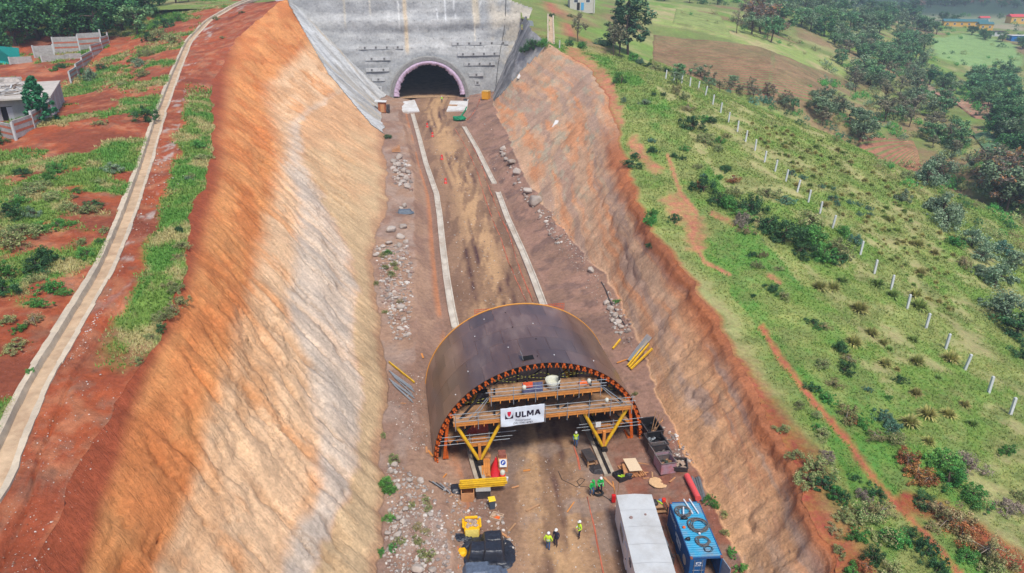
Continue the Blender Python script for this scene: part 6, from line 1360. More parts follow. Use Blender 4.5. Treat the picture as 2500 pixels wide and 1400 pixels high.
far_house(2402, 74, 9, 8, 4.5, R(-16), M_YW, M_RG, 'short ochre wing at the end of the green roofed building', 1.4, 2)
far_house(2400, 54, 7, 6, 3.5, R(-10), M_WW, M_RR, 'small white house with orange red roof behind the green roof', 1.0, 2)
far_house(2486, 58, 17, 9, 5.5, R(-6), M_YW, M_RR, 'ochre building with red roof above a white wall', 1.8, 3)
far_house(2482, 100, 10, 6, 3.2, R(-6), M_RB, MATS['paper_white'], 'small shack with blue wall and pale roof in the valley meadow', .6, 1, 'flat')
far_house(2430, 88, 9, 6, 2.8, R(-4), M_WW, M_DSTEEL, 'dark roofed shed below the ochre building', .6, 1, 'flat')
p = on(1417, 24); fh = far_house(1417, 24, 8.2, 7, 6.0, R(2), mat('cream_wall', alb(206, 200, 186), .85, var=.12, grime=alb(176, 160, 140), grime_amt=.4), M_REND, 'small cream house with a light blue door on the hill behind the headwall', .2, 2, 'flat')
vbox('door', fh, (.2, -3.54, 1.2), (1.0, .1, 2.4), mat('door_blue', alb(90, 170, 214), .5)); vbox('doorway_shade', fh, (-1.2, -3.53, 1.2), (1.0, .1, 2.4), mat('door_shade', (0, 0, 0))); vbox('pillar', fh, (4.3, -3.7, 1.6), (.3, .3, 5.2), M_POST)  # dark panel on the solid wall stands in for a shaded opening
# ------------------------------------------------------------------ ploughed fields as furrowed sheets on the slopes
def field(name, quad, nu, nv, rowstep, c_soil, c_crop, crop, seed, mname, along_u=True):
    Q = [on(*q) for q in quad]; u, v = np.meshgrid(np.linspace(0, 1, nu), np.linspace(0, 1, nv))
    e0 = u + .03 * (fbm(v * 6, u * 6, seed) - .5); 
    x = (Q[0].x * (1 - u) + Q[1].x * u) * (1 - v) + (Q[3].x * (1 - u) + Q[2].x * u) * v; y = (Q[0].y * (1 - u) + Q[1].y * u) * (1 - v) + (Q[3].y * (1 - u) + Q[2].y * u) * v
    z = np.array([drop(a, c) for a, c in zip(x.ravel(), y.ravel())]).reshape(x.shape) + .35
    t = (v if along_u else u) * rowstep; ph = (t + .25 * fbm(u * 3, v * 3, seed + 1)) % 1; rid = np.abs(ph - .5) * 2
    z = z + .16 * rid; cs = np.zeros(x.shape + (3,))
    soil_ = mixc(cs + c_soil, cs + tuple(q * .75 for q in c_soil), sm(.4, .6, fbm(x * .2, y * .2, seed + 2)))
    cc = mixc(soil_, cs + c_crop, sm(.55, .85, rid) * sm(crop - .1, crop + .15, fbm(x * .12, y * .12, seed + 3)))
    rim = np.minimum(np.minimum(u, 1 - u), np.minimum(v, 1 - v)) + .03 * (fbm(x * .2, y * .2, seed + 4) - .5); z = z - .8 * sm(.03, .0, rim)
    return tag(link(name, grid_mesh(name, np.stack([x, y, z], -1), ground_mat(mname, 1.2, .6), cc)), kind='structure')
field('ploughed_field', [(1592, 160), (1890, 237), (1900, 131), (1590, 84)], 150, 130, 32, alb(158, 114, 90), alb(118, 136, 82), .22, 401, 'field_soil')
field('ploughed_field', [(1868, 231), (1985, 258), (2066, 208), (1878, 126)], 110, 130, 32, alb(160, 118, 94), alb(120, 138, 84), .26, 402, 'field_soil')
field('ploughed_field', [(2140, 398), (2252, 402), (2232, 345), (2095, 328)], 70, 70, 16, alb(178, 124, 98), alb(120, 138, 80), .4, 403, 'field_soil')
field('ploughed_field', [(2330, 255), (2400, 292), (2210, 132), (2130, 88)], 70, 120, 30, alb(190, 142, 122), alb(140, 160, 120), .5, 404, 'field_soil')
field('crop_field', [(2150, 262), (2236, 306), (2216, 252), (2120, 205)], 50, 50, 12, alb(160, 150, 104), alb(150, 172, 100), .1, 407, 'field_soil')
field('crop_field', [(1640, 60), (1790, 95), (1760, 40), (1650, 22)], 60, 50, 14, alb(150, 156, 96), alb(150, 176, 92), .2, 408, 'field_soil')
field('crop_field', [(2370, 330), (2440, 420), (2500, 420), (2410, 320)], 60, 60, 14, alb(120, 130, 96), alb(84, 170, 120), .1, 405, 'field_soil')
field('ploughed_field', [(2380, 290), (2450, 300), (2400, 240), (2330, 252)], 50, 40, 12, alb(190, 142, 116), alb(140, 150, 106), .5, 406, 'field_soil')
# ------------------------------------------------------------------ vegetation
def leaf_mat(name, trans=.25):
    m, nt, b = nodes_of(name); L = nt.links.new
    a = N(nt, 'ShaderNodeAttribute', attribute_name='Col'); oi = N(nt, 'ShaderNodeObjectInfo')
    r1 = N(nt, 'ShaderNodeMapRange'); r1.inputs['To Min'].default_value = 1.25; r1.inputs['To Max'].default_value = 1.95; L(oi.outputs['Random'], r1.inputs[0])
    s = N(nt, 'ShaderNodeVectorMath', operation='SCALE'); L(a.outputs['Color'], s.inputs[0]); L(r1.outputs[0], s.inputs['Scale'])
    hs = N(nt, 'ShaderNodeHueSaturation'); r2 = N(nt, 'ShaderNodeMapRange'); r2.inputs['To Min'].default_value = .485; r2.inputs['To Max'].default_value = .515
    f = N(nt, 'ShaderNodeMath', operation='FRACT'); mm = N(nt, 'ShaderNodeMath', operation='MULTIPLY'); mm.inputs[1].default_value = 7.31; L(oi.outputs['Random'], mm.inputs[0]); L(mm.outputs[0], f.inputs[0]); L(f.outputs[0], r2.inputs[0]); L(r2.outputs[0], hs.inputs['Hue']); L(s.outputs[0], hs.inputs['Color'])
    L(hs.outputs[0], b.inputs['Base Color']); b.inputs['Roughness'].default_value = .6; b.inputs['Specular IOR Level'].default_value = .25
    t = N(nt, 'ShaderNodeBsdfTranslucent'); L(hs.outputs[0], t.inputs[0]); mx = N(nt, 'ShaderNodeMixShader'); mx.inputs[0].default_value = trans
    L(b.outputs[0], mx.inputs[1]); L(t.outputs[0], mx.inputs[2]); L(mx.outputs[0], nt.nodes['Material Output'].inputs[0]); return m
M_LEAF = leaf_mat('leaves'); M_BARK = mat('bark', alb(96, 80, 68), .9, var=.25, scale=8, bump=.5); M_TWIG = mat('pale_twigs', alb(158, 144, 128), .9, var=.2)
def quad_mesh(name, P, Cc, mats):
    """P (n,k,3) polygons with k corners, Cc (n,3) colours"""
    n, k = P.shape[:2]; me = bpy.data.meshes.new(name); me.vertices.add(n * k); me.vertices.foreach_set('co', P.reshape(-1).astype(np.float32))
    me.loops.add(n * k); me.loops.foreach_set('vertex_index', np.arange(n * k, dtype=np.int32)); me.polygons.add(n); me.polygons.foreach_set('loop_start', np.arange(0, n * k, k, dtype=np.int32))
    me.update(calc_edges=True); a = me.attributes.new('Col', 'FLOAT_COLOR', 'POINT'); c = np.concatenate([np.repeat(Cc, k, 0), np.ones((n * k, 1))], 1); a.data.foreach_set('color', c.astype(np.float32).ravel())
    me.materials.append(mats); return me
def leaves(r, cen, rad, n, size, cols, up=.35, aspect=1.6):
    """leaf quads round clump centres"""
    idx = r.integers(0, len(cen), n); d = r.normal(size=(n, 3)); d /= np.linalg.norm(d, axis=1)[:, None]
    p = cen[idx] + d * (rad[idx] * r.random(n) ** .45)[:, None]
    nn = d + r.normal(size=(n, 3)) * .55 + np.array([0, 0, up]); nn /= np.linalg.norm(nn, axis=1)[:, None]
    t = np.cross(nn, r.normal(size=(n, 3))); t /= np.linalg.norm(t, axis=1)[:, None] + 1e-9; b = np.cross(nn, t); s = size * (.6 + .8 * r.random(n))[:, None]
    P = np.stack([p - t * s * aspect * .5, p + b * s * .5, p + t * s * aspect * .5, p - b * s * .5], 1)
    ci = r.integers(0, len(cols), n); Cc = np.array(cols)[ci] * (.7 + .6 * r.random(n))[:, None]
    cl_ = (.75 + .5 * r.random(len(cen)))[idx]; return P, Cc * cl_[:, None]
def trunk_mesh(name, r, h, rad, limbs, tips=None, m=None, lean=.06):
    b = MB(); top = Vector((r.normal() * lean * h, r.normal() * lean * h, h)); mid_ = top * .5 + Vector((r.normal() * .03 * h, r.normal() * .03 * h, 0))
    b.tube([(0, 0, -.06 * h), tuple(mid_), tuple(top)], [rad, rad * .7, rad * .3], 7)
    for k in range(limbs):
        t = r.uniform(.3, .95); p = top * t; q = Vector(tips[k % len(tips)]) if tips is not None else p + Vector((r.normal() * .25 * h, r.normal() * .25 * h, .2 * h))
        mq = p.lerp(q, .55) + Vector((0, 0, .04 * h)); b.tube([tuple(p), tuple(mq), tuple(q)], [rad * .42, rad * .26, rad * .08], 5)
    return b.mesh(name, m or M_BARK)
G_ = lambda *c: [alb(*q) for q in c]
def make_tree(kind, seed):
    r = np.random.default_rng(seed)
    if kind == 'dark':      # dense dark broadleaf, unit height
        n = 26; a = r.random(n) * 6.28; z = .25 + .68 * r.random(n); rr = .40 * np.sqrt(np.clip(1 - ((z - .55) / .5) ** 2, .05, 1)) * r.random(n) ** .5
        cen = np.stack([rr * np.cos(a), rr * np.sin(a), z], 1); rad = .09 + .09 * r.random(n); P, Cc = leaves(r, cen, rad, 2600, .034, G_((44, 84, 48), (58, 104, 58), (36, 66, 44), (74, 118, 62))); return P, Cc, trunk_mesh('trunk', r, .75, .035, 8, cen)
    if kind == 'green':
        n = 22; a = r.random(n) * 6.28; z = .3 + .62 * r.random(n); rr = .42 * np.sqrt(np.clip(1 - ((z - .6) / .48) ** 2, .05, 1)) * r.random(n) ** .5
        cen = np.stack([rr * np.cos(a), rr * np.sin(a), z], 1); rad = .07 + .09 * r.random(n); P, Cc = leaves(r, cen, rad, 1900, .038, G_((78, 118, 74), (96, 134, 84), (66, 102, 68), (114, 146, 98))); return P, Cc, trunk_mesh('trunk', r, .7, .028, 9, cen)
    if kind == 'grey':      # grey green loose tree
        n = 20; a = r.random(n) * 6.28; z = .35 + .6 * r.random(n); rr = .42 * r.random(n) ** .6
        cen = np.stack([rr * np.cos(a), rr * np.sin(a), z], 1); rad = .07 + .1 * r.random(n); P, Cc = leaves(r, cen, rad, 1500, .035, G_((108, 128, 94), (90, 112, 78), (124, 140, 108), (78, 98, 68))); return P, Cc, trunk_mesh('trunk', r, .75, .025, 10, cen)
    if kind == 'bare':      # mostly twigs
        n = 16; a = r.random(n) * 6.28; z = .45 + .5 * r.random(n); rr = .30 * r.random(n) ** .6; cen = np.stack([rr * np.cos(a), rr * np.sin(a), z], 1)
        P, Cc = leaves(r, cen, .06 + .07 * r.random(n), 520, .026, G_((112, 112, 84), (128, 120, 96), (98, 100, 76)), aspect=3.0); return P, Cc, trunk_mesh('trunk', r, .9, .02, 16, cen, lean=.04)
    if kind == 'brown':
        n = 18; a = r.random(n) * 6.28; z = .35 + .6 * r.random(n); rr = .38 * r.random(n) ** .6; cen = np.stack([rr * np.cos(a), rr * np.sin(a), z], 1)
        P, Cc = leaves(r, cen, .07 + .08 * r.random(n), 1000, .03, G_((118, 104, 92), (136, 116, 100), (104, 104, 88), (160, 120, 70)), aspect=2.4); return P, Cc, trunk_mesh('trunk', r, .8, .02, 12, cen)
    if kind == 'pine':      # tall open pine with tiers
        cen, rad = [], []
        for k in range(40):
            z = .22 + .76 * k / 40; R0 = .21 * (1 - ((z - .3) / .75) ** 2) + .03
            a = k * 2.4 + r.normal() * .3; q = R0 * r.uniform(.35, 1); cen.append((q * math.cos(a), q * math.sin(a), z + r.normal() * .012)); rad.append(.035 + .04 * r.random())
        cen = np.array(cen); P, Cc = leaves(r, cen, np.array(rad), 3000, .017, G_((52, 84, 60), (70, 104, 70), (42, 68, 52), (92, 118, 84)), aspect=2.6); return P, Cc, trunk_mesh('trunk', r, .97, .014, 24, cen, lean=.01)
    if kind == 'sapling':   # young conifer
        cen, rad = [], []
        for k in range(60):
            z = .18 + .8 * k / 60; R0 = .36 * (1 - (z - .18) / .84) ** .8; a = k * 2.39; q = R0 * r.uniform(.3, 1); cen.append((q * math.cos(a), q * math.sin(a), z - .25 * q)); rad.append(.05)
        P, Cc = leaves(r, np.array(cen), np.array(rad), 2400, .035, G_((52, 116, 72), (66, 136, 84), (42, 96, 62)), aspect=2.4); return P, Cc, trunk_mesh('trunk', r, .9, .015, 10, np.array(cen), lean=.01)
    # bushes: unit radius about 1, height about 1.2
    pal = dict(bush_dark=G_((50, 86, 50), (66, 104, 58), (40, 70, 44)), bush_green=G_((74, 128, 58), (94, 148, 70), (58, 106, 52)), bush_olive=G_((118, 132, 78), (134, 146, 92), (98, 114, 68), (150, 140, 100)),
               bush_silver=G_((118, 138, 106), (100, 122, 92), (136, 152, 122), (84, 106, 78)), bush_teal=G_((84, 122, 98), (68, 106, 84), (106, 140, 116), (54, 88, 68)), bush_tan=G_((140, 128, 88), (122, 116, 76), (154, 138, 98), (100, 108, 66)), bush_orange=G_((150, 94, 56), (130, 84, 50), (166, 112, 70), (104, 90, 54)), bush_twig=G_((128, 116, 102), (112, 102, 90), (140, 126, 112)))[kind]
    n = 34; a = r.random(n) * 6.28; rr = .8 * r.random(n) ** .6 * (1 + .35 * np.sin(a * 2 + r.random() * 6)); z = .12 + .95 * r.random(n) ** 1.2 * np.clip(1 - .6 * rr, .2, 1); cen = np.stack([rr * np.cos(a), rr * np.sin(a), z], 1)
    thin = kind in ('bush_twig', 'bush_orange', 'bush_tan'); P, Cc = leaves(r, cen, (.08 + .24 * r.random(n) ** 1.5), 2400 if thin else 3300, .048 if not thin else .036, pal, aspect=3.2 if thin else 1.7)
    P[..., 2] = np.maximum(P[..., 2], -.05); return P, Cc, trunk_mesh('stem', r, .7, .05, 12, cen, m=M_TWIG if thin else M_BARK)
VAR = {}; RAW = {}; UND = []
def variant(kind, k):
    if (kind, k) not in VAR:
        P, Cc, tm = make_tree(kind, 1000 + 37 * k + sum(map(ord, kind))); VAR[(kind, k)] = (quad_mesh('crown', P, Cc, M_LEAF), tm); RAW[(kind, k)] = (P, Cc)
    return VAR[(kind, k)]
NM = {'dark': ('broadleaf_tree', 'tree'), 'green': ('broadleaf_tree', 'tree'), 'grey': ('broadleaf_tree', 'tree'), 'bare': ('bare_tree', 'tree'), 'brown': ('bare_tree', 'tree'), 'pine': ('pine_tree', 'tree'), 'sapling': ('conifer_tree', 'tree')}
rv = np.random.default_rng(77)
def plant(kind, px, py, size, label, group=None, up=0.0, wide=1.0, tall=1.0, p=None):
    """size: height for a tree, radius for a bush, in metres"""
    p = on(px, py) if p is None else p; cr_, tm = variant(kind, int(rv.integers(0, 4))); nm, cat = NM.get(kind, ('shrub', 'shrub'))
    e = link(nm, None, None, (p.x, p.y, p.z - .03 * size), float(rv.random() * 6.28)); e.empty_display_size = .3; e.scale = (size * wide, size * wide * float(rv.uniform(.8, 1.2)), size * tall); tag(e, label, cat, group)
    link('trunk' if cat == 'tree' else 'stem', tm, e); link('crown' if cat == 'tree' else 'foliage', cr_, e); return e
def msize(px, py, r): p = on(px, py); d = p.y * CP - (p.z - CAM_H) * SP; return r * d / FPX
def bush(kind, px, py, r, label, group=None, tall=1.0): return plant(kind, px, py + r * .45, msize(px, py, r) * 1.35, label, group, tall=float(rv.uniform(.6, 1.15)), wide=float(rv.uniform(.85, 1.2)))
# --- right hillside, one by one
CN = {'bush_dark': 'dark green', 'bush_green': 'bright green', 'bush_olive': 'olive', 'bush_silver': 'silvery green', 'bush_teal': 'blue green', 'bush_tan': 'dry tan', 'bush_orange': 'rusty orange', 'bush_twig': 'pale leafless'}
def many(lst, where, group):
    for k, px, py, r in lst: bush('bush_' + k, px, py, r, CN['bush_' + k] + ' shrub ' + where, group)
many([('green', 1516, 195, 19), ('silver', 1574, 250, 12), ('dark', 1597, 230, 7), ('dark', 1620, 231, 7), ('silver', 1522, 246, 9), ('teal', 1589, 342, 12), ('dark', 1595, 366, 15), ('green', 1672, 363, 12), ('dark', 1648, 382, 10), ('dark', 1666, 386, 10), ('dark', 1646, 535, 17), ('olive', 1705, 406, 9), ('teal', 1716, 428, 8)], 'on the grass shoulder above the right cut', 'shrubs on the grass shoulder')
many([('dark', 1540, 400, 16), ('dark', 1548, 378, 14), ('green', 1587, 540, 17), ('green', 1590, 520, 13), ('dark', 1585, 596, 12), ('olive', 1905, 1045, 16), ('olive', 1940, 1110, 16)], 'growing at the lip of the right cut face', 'shrubs at the lip of the cut')
many([('tan', 1650, 222, 17), ('olive', 1668, 238, 14), ('tan', 1679, 263, 16), ('dark', 1690, 302, 32), ('olive', 1722, 338, 28), ('dark', 1735, 295, 13), ('tan', 1775, 330, 14), ('olive', 1753, 362, 16), ('green', 1722, 290, 12), ('green', 1758, 345, 12), ('dark', 1772, 411, 14), ('green', 1756, 432, 10), ('orange', 1790, 440, 14), ('dark', 1718, 456, 28), ('orange', 1702, 452, 12), ('dark', 1757, 487, 26), ('green', 1782, 500, 22), ('olive', 1790, 470, 18), ('dark', 1834, 503, 34), ('green', 1812, 520, 24), ('olive', 1876, 470, 20), ('teal', 1921, 488, 16), ('dark', 1870, 545, 34), ('dark', 1912, 572, 42), ('green', 1950, 560, 36), ('green', 1990, 580, 46), ('olive', 1975, 545, 34), ('dark', 1965, 605, 30), ('green', 2008, 622, 30), ('olive', 2046, 612, 30), ('dark', 2030, 630, 22)], 'in the thicket between grass shoulder and white fence posts', 'thicket on the ridge')
many([('twig', 1808, 540, 24), ('tan', 1820, 562, 16)], 'pile of cut branches at the edge of the thicket', 'cut branches by the thicket')
many([('olive', 1847, 646, 16), ('dark', 1835, 620, 12), ('tan', 1862, 622, 14), ('dark', 1885, 702, 18), ('olive', 1912, 722, 15), ('dark', 1840, 720, 9), ('olive', 1900, 655, 10), ('dark', 1985, 785, 18), ('green', 2000, 800, 12), ('tan', 2014, 795, 15), ('dark', 2055, 851, 21), ('tan', 2070, 872, 18), ('dark', 2066, 896, 22), ('olive', 2008, 888, 20), ('tan', 2038, 935, 18), ('green', 2020, 968, 20), ('dark', 1978, 945, 14), ('tan', 2066, 1006, 28), ('green', 2098, 1028, 22), ('orange', 2080, 1025, 16), ('tan', 2134, 1061, 22), ('teal', 2155, 1012, 34), ('teal', 2175, 1040, 24), ('olive', 2190, 1075, 22), ('olive', 1950, 990, 14), ('olive', 1995, 1010, 14)], 'on the slope between the footpath and the tussocks', 'shrubs above the footpath')
many([('olive', 2006, 1053, 22), ('green', 1990, 1040, 12), ('olive', 1993, 1140, 34), ('dark', 2010, 1175, 34), ('green', 2035, 1200, 28), ('twig', 2020, 1110, 20), ('olive', 1965, 1165, 24), ('dark', 2085, 1165, 12), ('olive', 2105, 1250, 34), ('dark', 2060, 1215, 18), ('green', 2090, 1300, 30), ('olive', 2070, 1265, 22), ('tan', 2151, 1245, 36), ('dark', 2134, 1195, 30), ('twig', 2110, 1210, 20), ('green', 2186, 1315, 32), ('olive', 2150, 1300, 30), ('dark', 2130, 1355, 32), ('olive', 2170, 1385, 36), ('orange', 2110, 1380, 24), ('green', 2080, 1395, 26), ('tan', 2035, 1290, 16), ('olive', 2050, 1345, 18)], 'in the brush strip between the red cut lip and the footpath', 'brush below the footpath')
many([('orange', 2215, 1120, 30), ('orange', 2240, 1150, 34), ('orange', 2262, 1168, 24), ('green', 2297, 1120, 44), ('green', 2315, 1160, 36), ('twig', 2353, 1128, 30), ('green', 2370, 1200, 32), ('twig', 2460, 1233, 34), ('dark', 2255, 1215, 28), ('tan', 2263, 1232, 24), ('tan', 2314, 1262, 40), ('twig', 2290, 1240, 22), ('orange', 2350, 1300, 34), ('tan', 2409, 1345, 44), ('green', 2360, 1350, 30), ('dark', 2263, 1340, 34), ('dark', 2290, 1380, 30), ('olive', 2430, 1390, 34), ('olive', 2488, 1210, 20), ('dark', 2230, 1300, 22)], 'beside the red earth track at the foot of the slope', 'shrubs by the red track')
many([('silver', 2286, 424, 46), ('silver', 2262, 440, 26), ('olive', 2215, 425, 20), ('silver', 2298, 504, 50), ('silver', 2310, 540, 36), ('silver', 2205, 482, 22), ('silver', 2372, 585, 38), ('silver', 2401, 618, 34), ('teal', 2440, 610, 26), ('silver', 2430, 680, 46), ('silver', 2478, 640, 34), ('silver', 2453, 752, 48), ('dark', 2480, 800, 40), ('olive', 2420, 760, 22), ('silver', 2395, 660, 22), ('dark', 2495, 860, 30), ('green', 2330, 590, 18), ('tan', 2352, 640, 20)], 'on the brow of the hill beyond the fence posts', 'shrubs on the hill brow')
many([('teal', 1932, 424, 10), ('teal', 1960, 432, 10), ('teal', 2006, 454, 10), ('teal', 2033, 459, 9), ('teal', 2032, 485, 12), ('teal', 2044, 499, 8), ('teal', 2075, 493, 11), ('teal', 2095, 497, 10), ('teal', 2120, 508, 9), ('teal', 2098, 523, 8), ('teal', 2123, 523, 8), ('green', 2059, 566, 18), ('teal', 2085, 588, 18), ('dark', 2198, 926, 15), ('teal', 2117, 948, 13), ('green', 2170, 970, 9), ('green', 2460, 1100, 20)], 'standing alone among the tussocks near the fence posts', 'single plants near the fence')
# --- tussock grass
def tussock_mesh(seed, cols):
    r = np.random.default_rng(seed); n = 260; a = r.random(n) * 6.28; el = r.uniform(.25, 1.45, n); L = r.uniform(.6, 1.1, n); w = .045
    d = np.stack([np.cos(a) * np.cos(el), np.sin(a) * np.cos(el), np.sin(el)], 1); s = np.stack([-np.sin(a), np.cos(a), 0 * a], 1) * w; b0 = np.stack([np.cos(a), np.sin(a), 0 * a], 1) * .12
    m_ = b0 + d * (L * .6)[:, None]; t = m_ + d * (L * .5)[:, None] - np.array([0, 0, .35]) * (L * np.cos(el))[:, None]
    P = np.concatenate([np.stack([b0 - s, b0 + s, m_ + s, m_ - s], 1), np.stack([m_ - s, m_ + s, t + s * .1, t - s * .1], 1)], 0); Cc = np.array(cols)[r.integers(0, len(cols), n)] * r.uniform(.75, 1.2, n)[:, None]
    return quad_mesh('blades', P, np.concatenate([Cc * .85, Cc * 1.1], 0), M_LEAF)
TUS = [tussock_mesh(51, G_((150, 150, 88), (134, 138, 76), (170, 160, 104))), tussock_mesh(52, G_((168, 158, 98), (150, 146, 86), (134, 134, 76))), tussock_mesh(53, G_((122, 144, 74), (140, 154, 86), (104, 124, 62)))]
tl = ['olive tussock of long arching grass on the open slope', 'straw coloured tussock of grass on the open slope', 'green tussock of grass on the open slope']
def tussock(px, py, r, k):
    p = on(px, py + r * .5); s = msize(px, py, r) * 1.2; o = link('grass_tussock', TUS[k], None, (p.x, p.y, p.z - .02), float(rv.random() * 6)); o.scale = (s, s, s); return tag(o, tl[k], 'grass tussock', 'tussocks on the open slope')
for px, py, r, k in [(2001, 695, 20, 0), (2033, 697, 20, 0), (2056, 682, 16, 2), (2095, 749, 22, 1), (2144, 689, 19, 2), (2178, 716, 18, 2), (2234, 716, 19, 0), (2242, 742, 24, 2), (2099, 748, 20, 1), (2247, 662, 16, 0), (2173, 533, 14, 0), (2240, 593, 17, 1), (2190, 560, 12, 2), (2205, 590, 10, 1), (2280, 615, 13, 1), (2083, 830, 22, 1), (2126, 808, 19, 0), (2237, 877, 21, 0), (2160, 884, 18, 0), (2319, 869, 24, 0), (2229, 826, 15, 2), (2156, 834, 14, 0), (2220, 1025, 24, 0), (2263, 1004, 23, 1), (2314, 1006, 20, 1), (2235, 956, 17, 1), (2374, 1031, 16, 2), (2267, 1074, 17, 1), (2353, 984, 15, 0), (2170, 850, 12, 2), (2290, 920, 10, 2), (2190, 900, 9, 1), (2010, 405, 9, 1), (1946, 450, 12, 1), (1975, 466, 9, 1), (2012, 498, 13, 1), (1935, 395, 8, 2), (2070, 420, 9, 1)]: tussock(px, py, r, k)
cnt = 0
while cnt < 210:
    px, py = rv.uniform(1780, 2330), rv.uniform(300, 800)
    lo = np.interp(px, [1780, 2000, 2330], [300, 480, 800]); hi = np.interp(px, [1780, 2000, 2230, 2330], [255, 330, 435, 560])
    if hi + 10 < py < lo - 5: tussock(px, py, rv.uniform(4, 9.5), int(rv.integers(0, 3))); cnt += 1
# --- white concrete fence posts
pm = MB(); pm.box((0, 0, .85), (.2, .2, 1.9)); pm.box((0, 0, 1.83), (.2, .2, .06), taper=.6); pmesh = pm.mesh('fence_post', mat('post_white', alb(220, 220, 216), .8, var=.08, grime=alb(170, 170, 164), grime_amt=.4))
for a, c in [(1625, 194), (1645, 198), (1664, 204), (1684, 213), (1704, 222), (1722, 234), (1740, 256), (1759, 276), (1778, 300), (1800, 322), (1820, 346), (1843, 368), (1866, 397), (1892, 419), (1918, 443), (1946, 469), (1973, 494), (2001, 523), (2032, 557), (2100, 622), (2134, 669), (2175, 707), (2214, 755), (2260, 802), (2308, 852), (2355, 903), (2413, 960), (2466, 1014)]:
    p = on(a, c); o = link('fence_post', pmesh, None, (p.x, p.y, p.z - .1), float(rv.uniform(-.1, .1))); o.rotation_euler = (float(rv.uniform(-.05, .05)), float(rv.uniform(.0, .12)), 0); s = 1.08; o.scale = (1.15, 1.15, s); tag(o, 'white concrete post in the long fence row down the grass slope', 'fence post', 'white fence posts on the slope')
# --- around the headwall and the pine
plant('pine', 1534, 134, 17.5, 'tall dark pine standing above the ploughed field', wide=1.7); plant('pine', 1515, 120, 12, 'lower pine growing close beside the tall pine', wide=1.6)
plant('bare', 1412, 104, 8.2, 'slim leafless tree below the cream house'); plant('bare', 1499, 136, 9.3, 'slim leafless tree standing before the tall pine', ); plant('bare', 1510, 138, 8.0, 'thin leafless tree beside the slim one before the pine')
many([('dark', 1300, 114, 20), ('green', 1322, 108, 16), ('dark', 1282, 122, 12), ('teal', 1470, 103, 18), ('green', 1488, 106, 12), ('dark', 1390, 106, 12), ('dark', 1346, 36, 12), ('green', 1420, 112, 14), ('olive', 1395, 38, 10)], 'on the hill top beside the headwall and the drain chute', 'shrubs by the headwall')
many([('green', 1545, 142, 14), ('teal', 1560, 150, 14), ('dark', 1580, 160, 16), ('olive', 1600, 168, 14), ('dark', 1625, 172, 13)], 'at the edge of the ploughed field by the pine', 'shrubs by the ploughed field')
# --- tree belts of the valley
LB = {'dark': 'dark green tree ', 'green': 'mid green tree ', 'grey': 'grey green tree ', 'bare': 'leafless grey tree ', 'brown': 'brownish tree '}
def belt(poly, n, kinds, hpx, where, group, seed):
    r = np.random.default_rng(seed); xs = [p[0] for p in poly]; ys = [p[1] for p in poly]; k = 0; tries = 0
    while k < n and tries < 6000:
        tries += 1; px, py = r.uniform(min(xs), max(xs)), r.uniform(min(ys), max(ys))
        if inpoly(np.array([px]), np.array([py]), poly)[0]:
            kd = kinds[int(r.integers(0, len(kinds)))]; h = msize(px, py, r.uniform(hpx[0], hpx[1]))
            plant(kd, px, py, min(h, 15), LB[kd] + where, group, wide=float(r.uniform(1.0, 1.6))); k += 1
belt([(1640, 205), (1760, 225), (1880, 262), (1990, 320), (2010, 305), (1900, 240), (1780, 205), (1660, 180)], 24, ['bare', 'grey', 'bare', 'green', 'brown', 'bare'], (22, 38), 'in the belt below the ploughed field', 'trees below the ploughed field', 1)
belt([(1990, 315), (2050, 340), (2120, 380), (2110, 350), (2090, 290), (2000, 250)], 11, ['green', 'grey', 'bare', 'grey'], (40, 62), 'at the corner of the brown field', 'trees at the field corner', 2)
belt([(2060, 235), (2150, 300), (2260, 345), (2330, 420), (2390, 440), (2370, 350), (2290, 270), (2180, 200), (2090, 160)], 38, ['green', 'bare', 'grey', 'bare', 'grey', 'green'], (34, 60), 'on the wooded bank between the two fields', 'trees on the wooded bank', 3)
belt([(1760, 65), (1830, 110), (1900, 130), (1960, 110), (1880, 60), (1800, 40)], 14, ['bare', 'green', 'grey', 'brown'], (40, 80), 'on the grass above the brown field', 'trees above the brown field', 4)
belt([(1900, 40), (2000, 90), (2110, 150), (2180, 190), (2260, 250), (2330, 250), (2290, 160), (2210, 90), (2080, 40), (1950, 15)], 60, ['green', 'green', 'grey', 'dark', 'grey', 'green'], (30, 50), 'in the dense wood down the middle of the valley', 'trees of the valley wood', 5)
belt([(2360, 210), (2420, 190), (2500, 230), (2520, 420), (2450, 350), (2400, 280), (2350, 240)], 32, ['dark', 'green', 'green'], (34, 60), 'in the dark wood by the valley meadow', 'trees by the valley meadow', 6)
belt([(1590, 10), (1700, 8), (1850, 22), (2000, 30), (2200, 70), (2300, 90), (2290, 60), (2100, 18), (1800, 2), (1590, 0)], 46, ['dark', 'dark', 'green', 'grey'], (26, 46), 'in the far wood along the top of the spur', 'trees along the spur', 7)
belt([(2380, 440), (2440, 520), (2500, 600), (2530, 560), (2480, 440), (2420, 420)], 14, ['brown', 'bare', 'bare', 'grey', 'brown'], (80, 130), 'on the steep bank beyond the silvery shrubs', 'trees beyond the silvery shrubs', 8)
belt([(2290, 60), (2350, 90), (2500, 130), (2500, 110), (2420, 95), (2300, 40)], 12, ['dark', 'green'], (16, 26), 'among the houses of the far village', 'trees in the far village', 9)
belt([(2200, 18), (2500, 22), (2540, 5), (2200, 3)], 60, ['dark', 'dark', 'brown'], (12, 22), 'on the far forest edge beyond the village', 'trees of the far forest edge', 10)
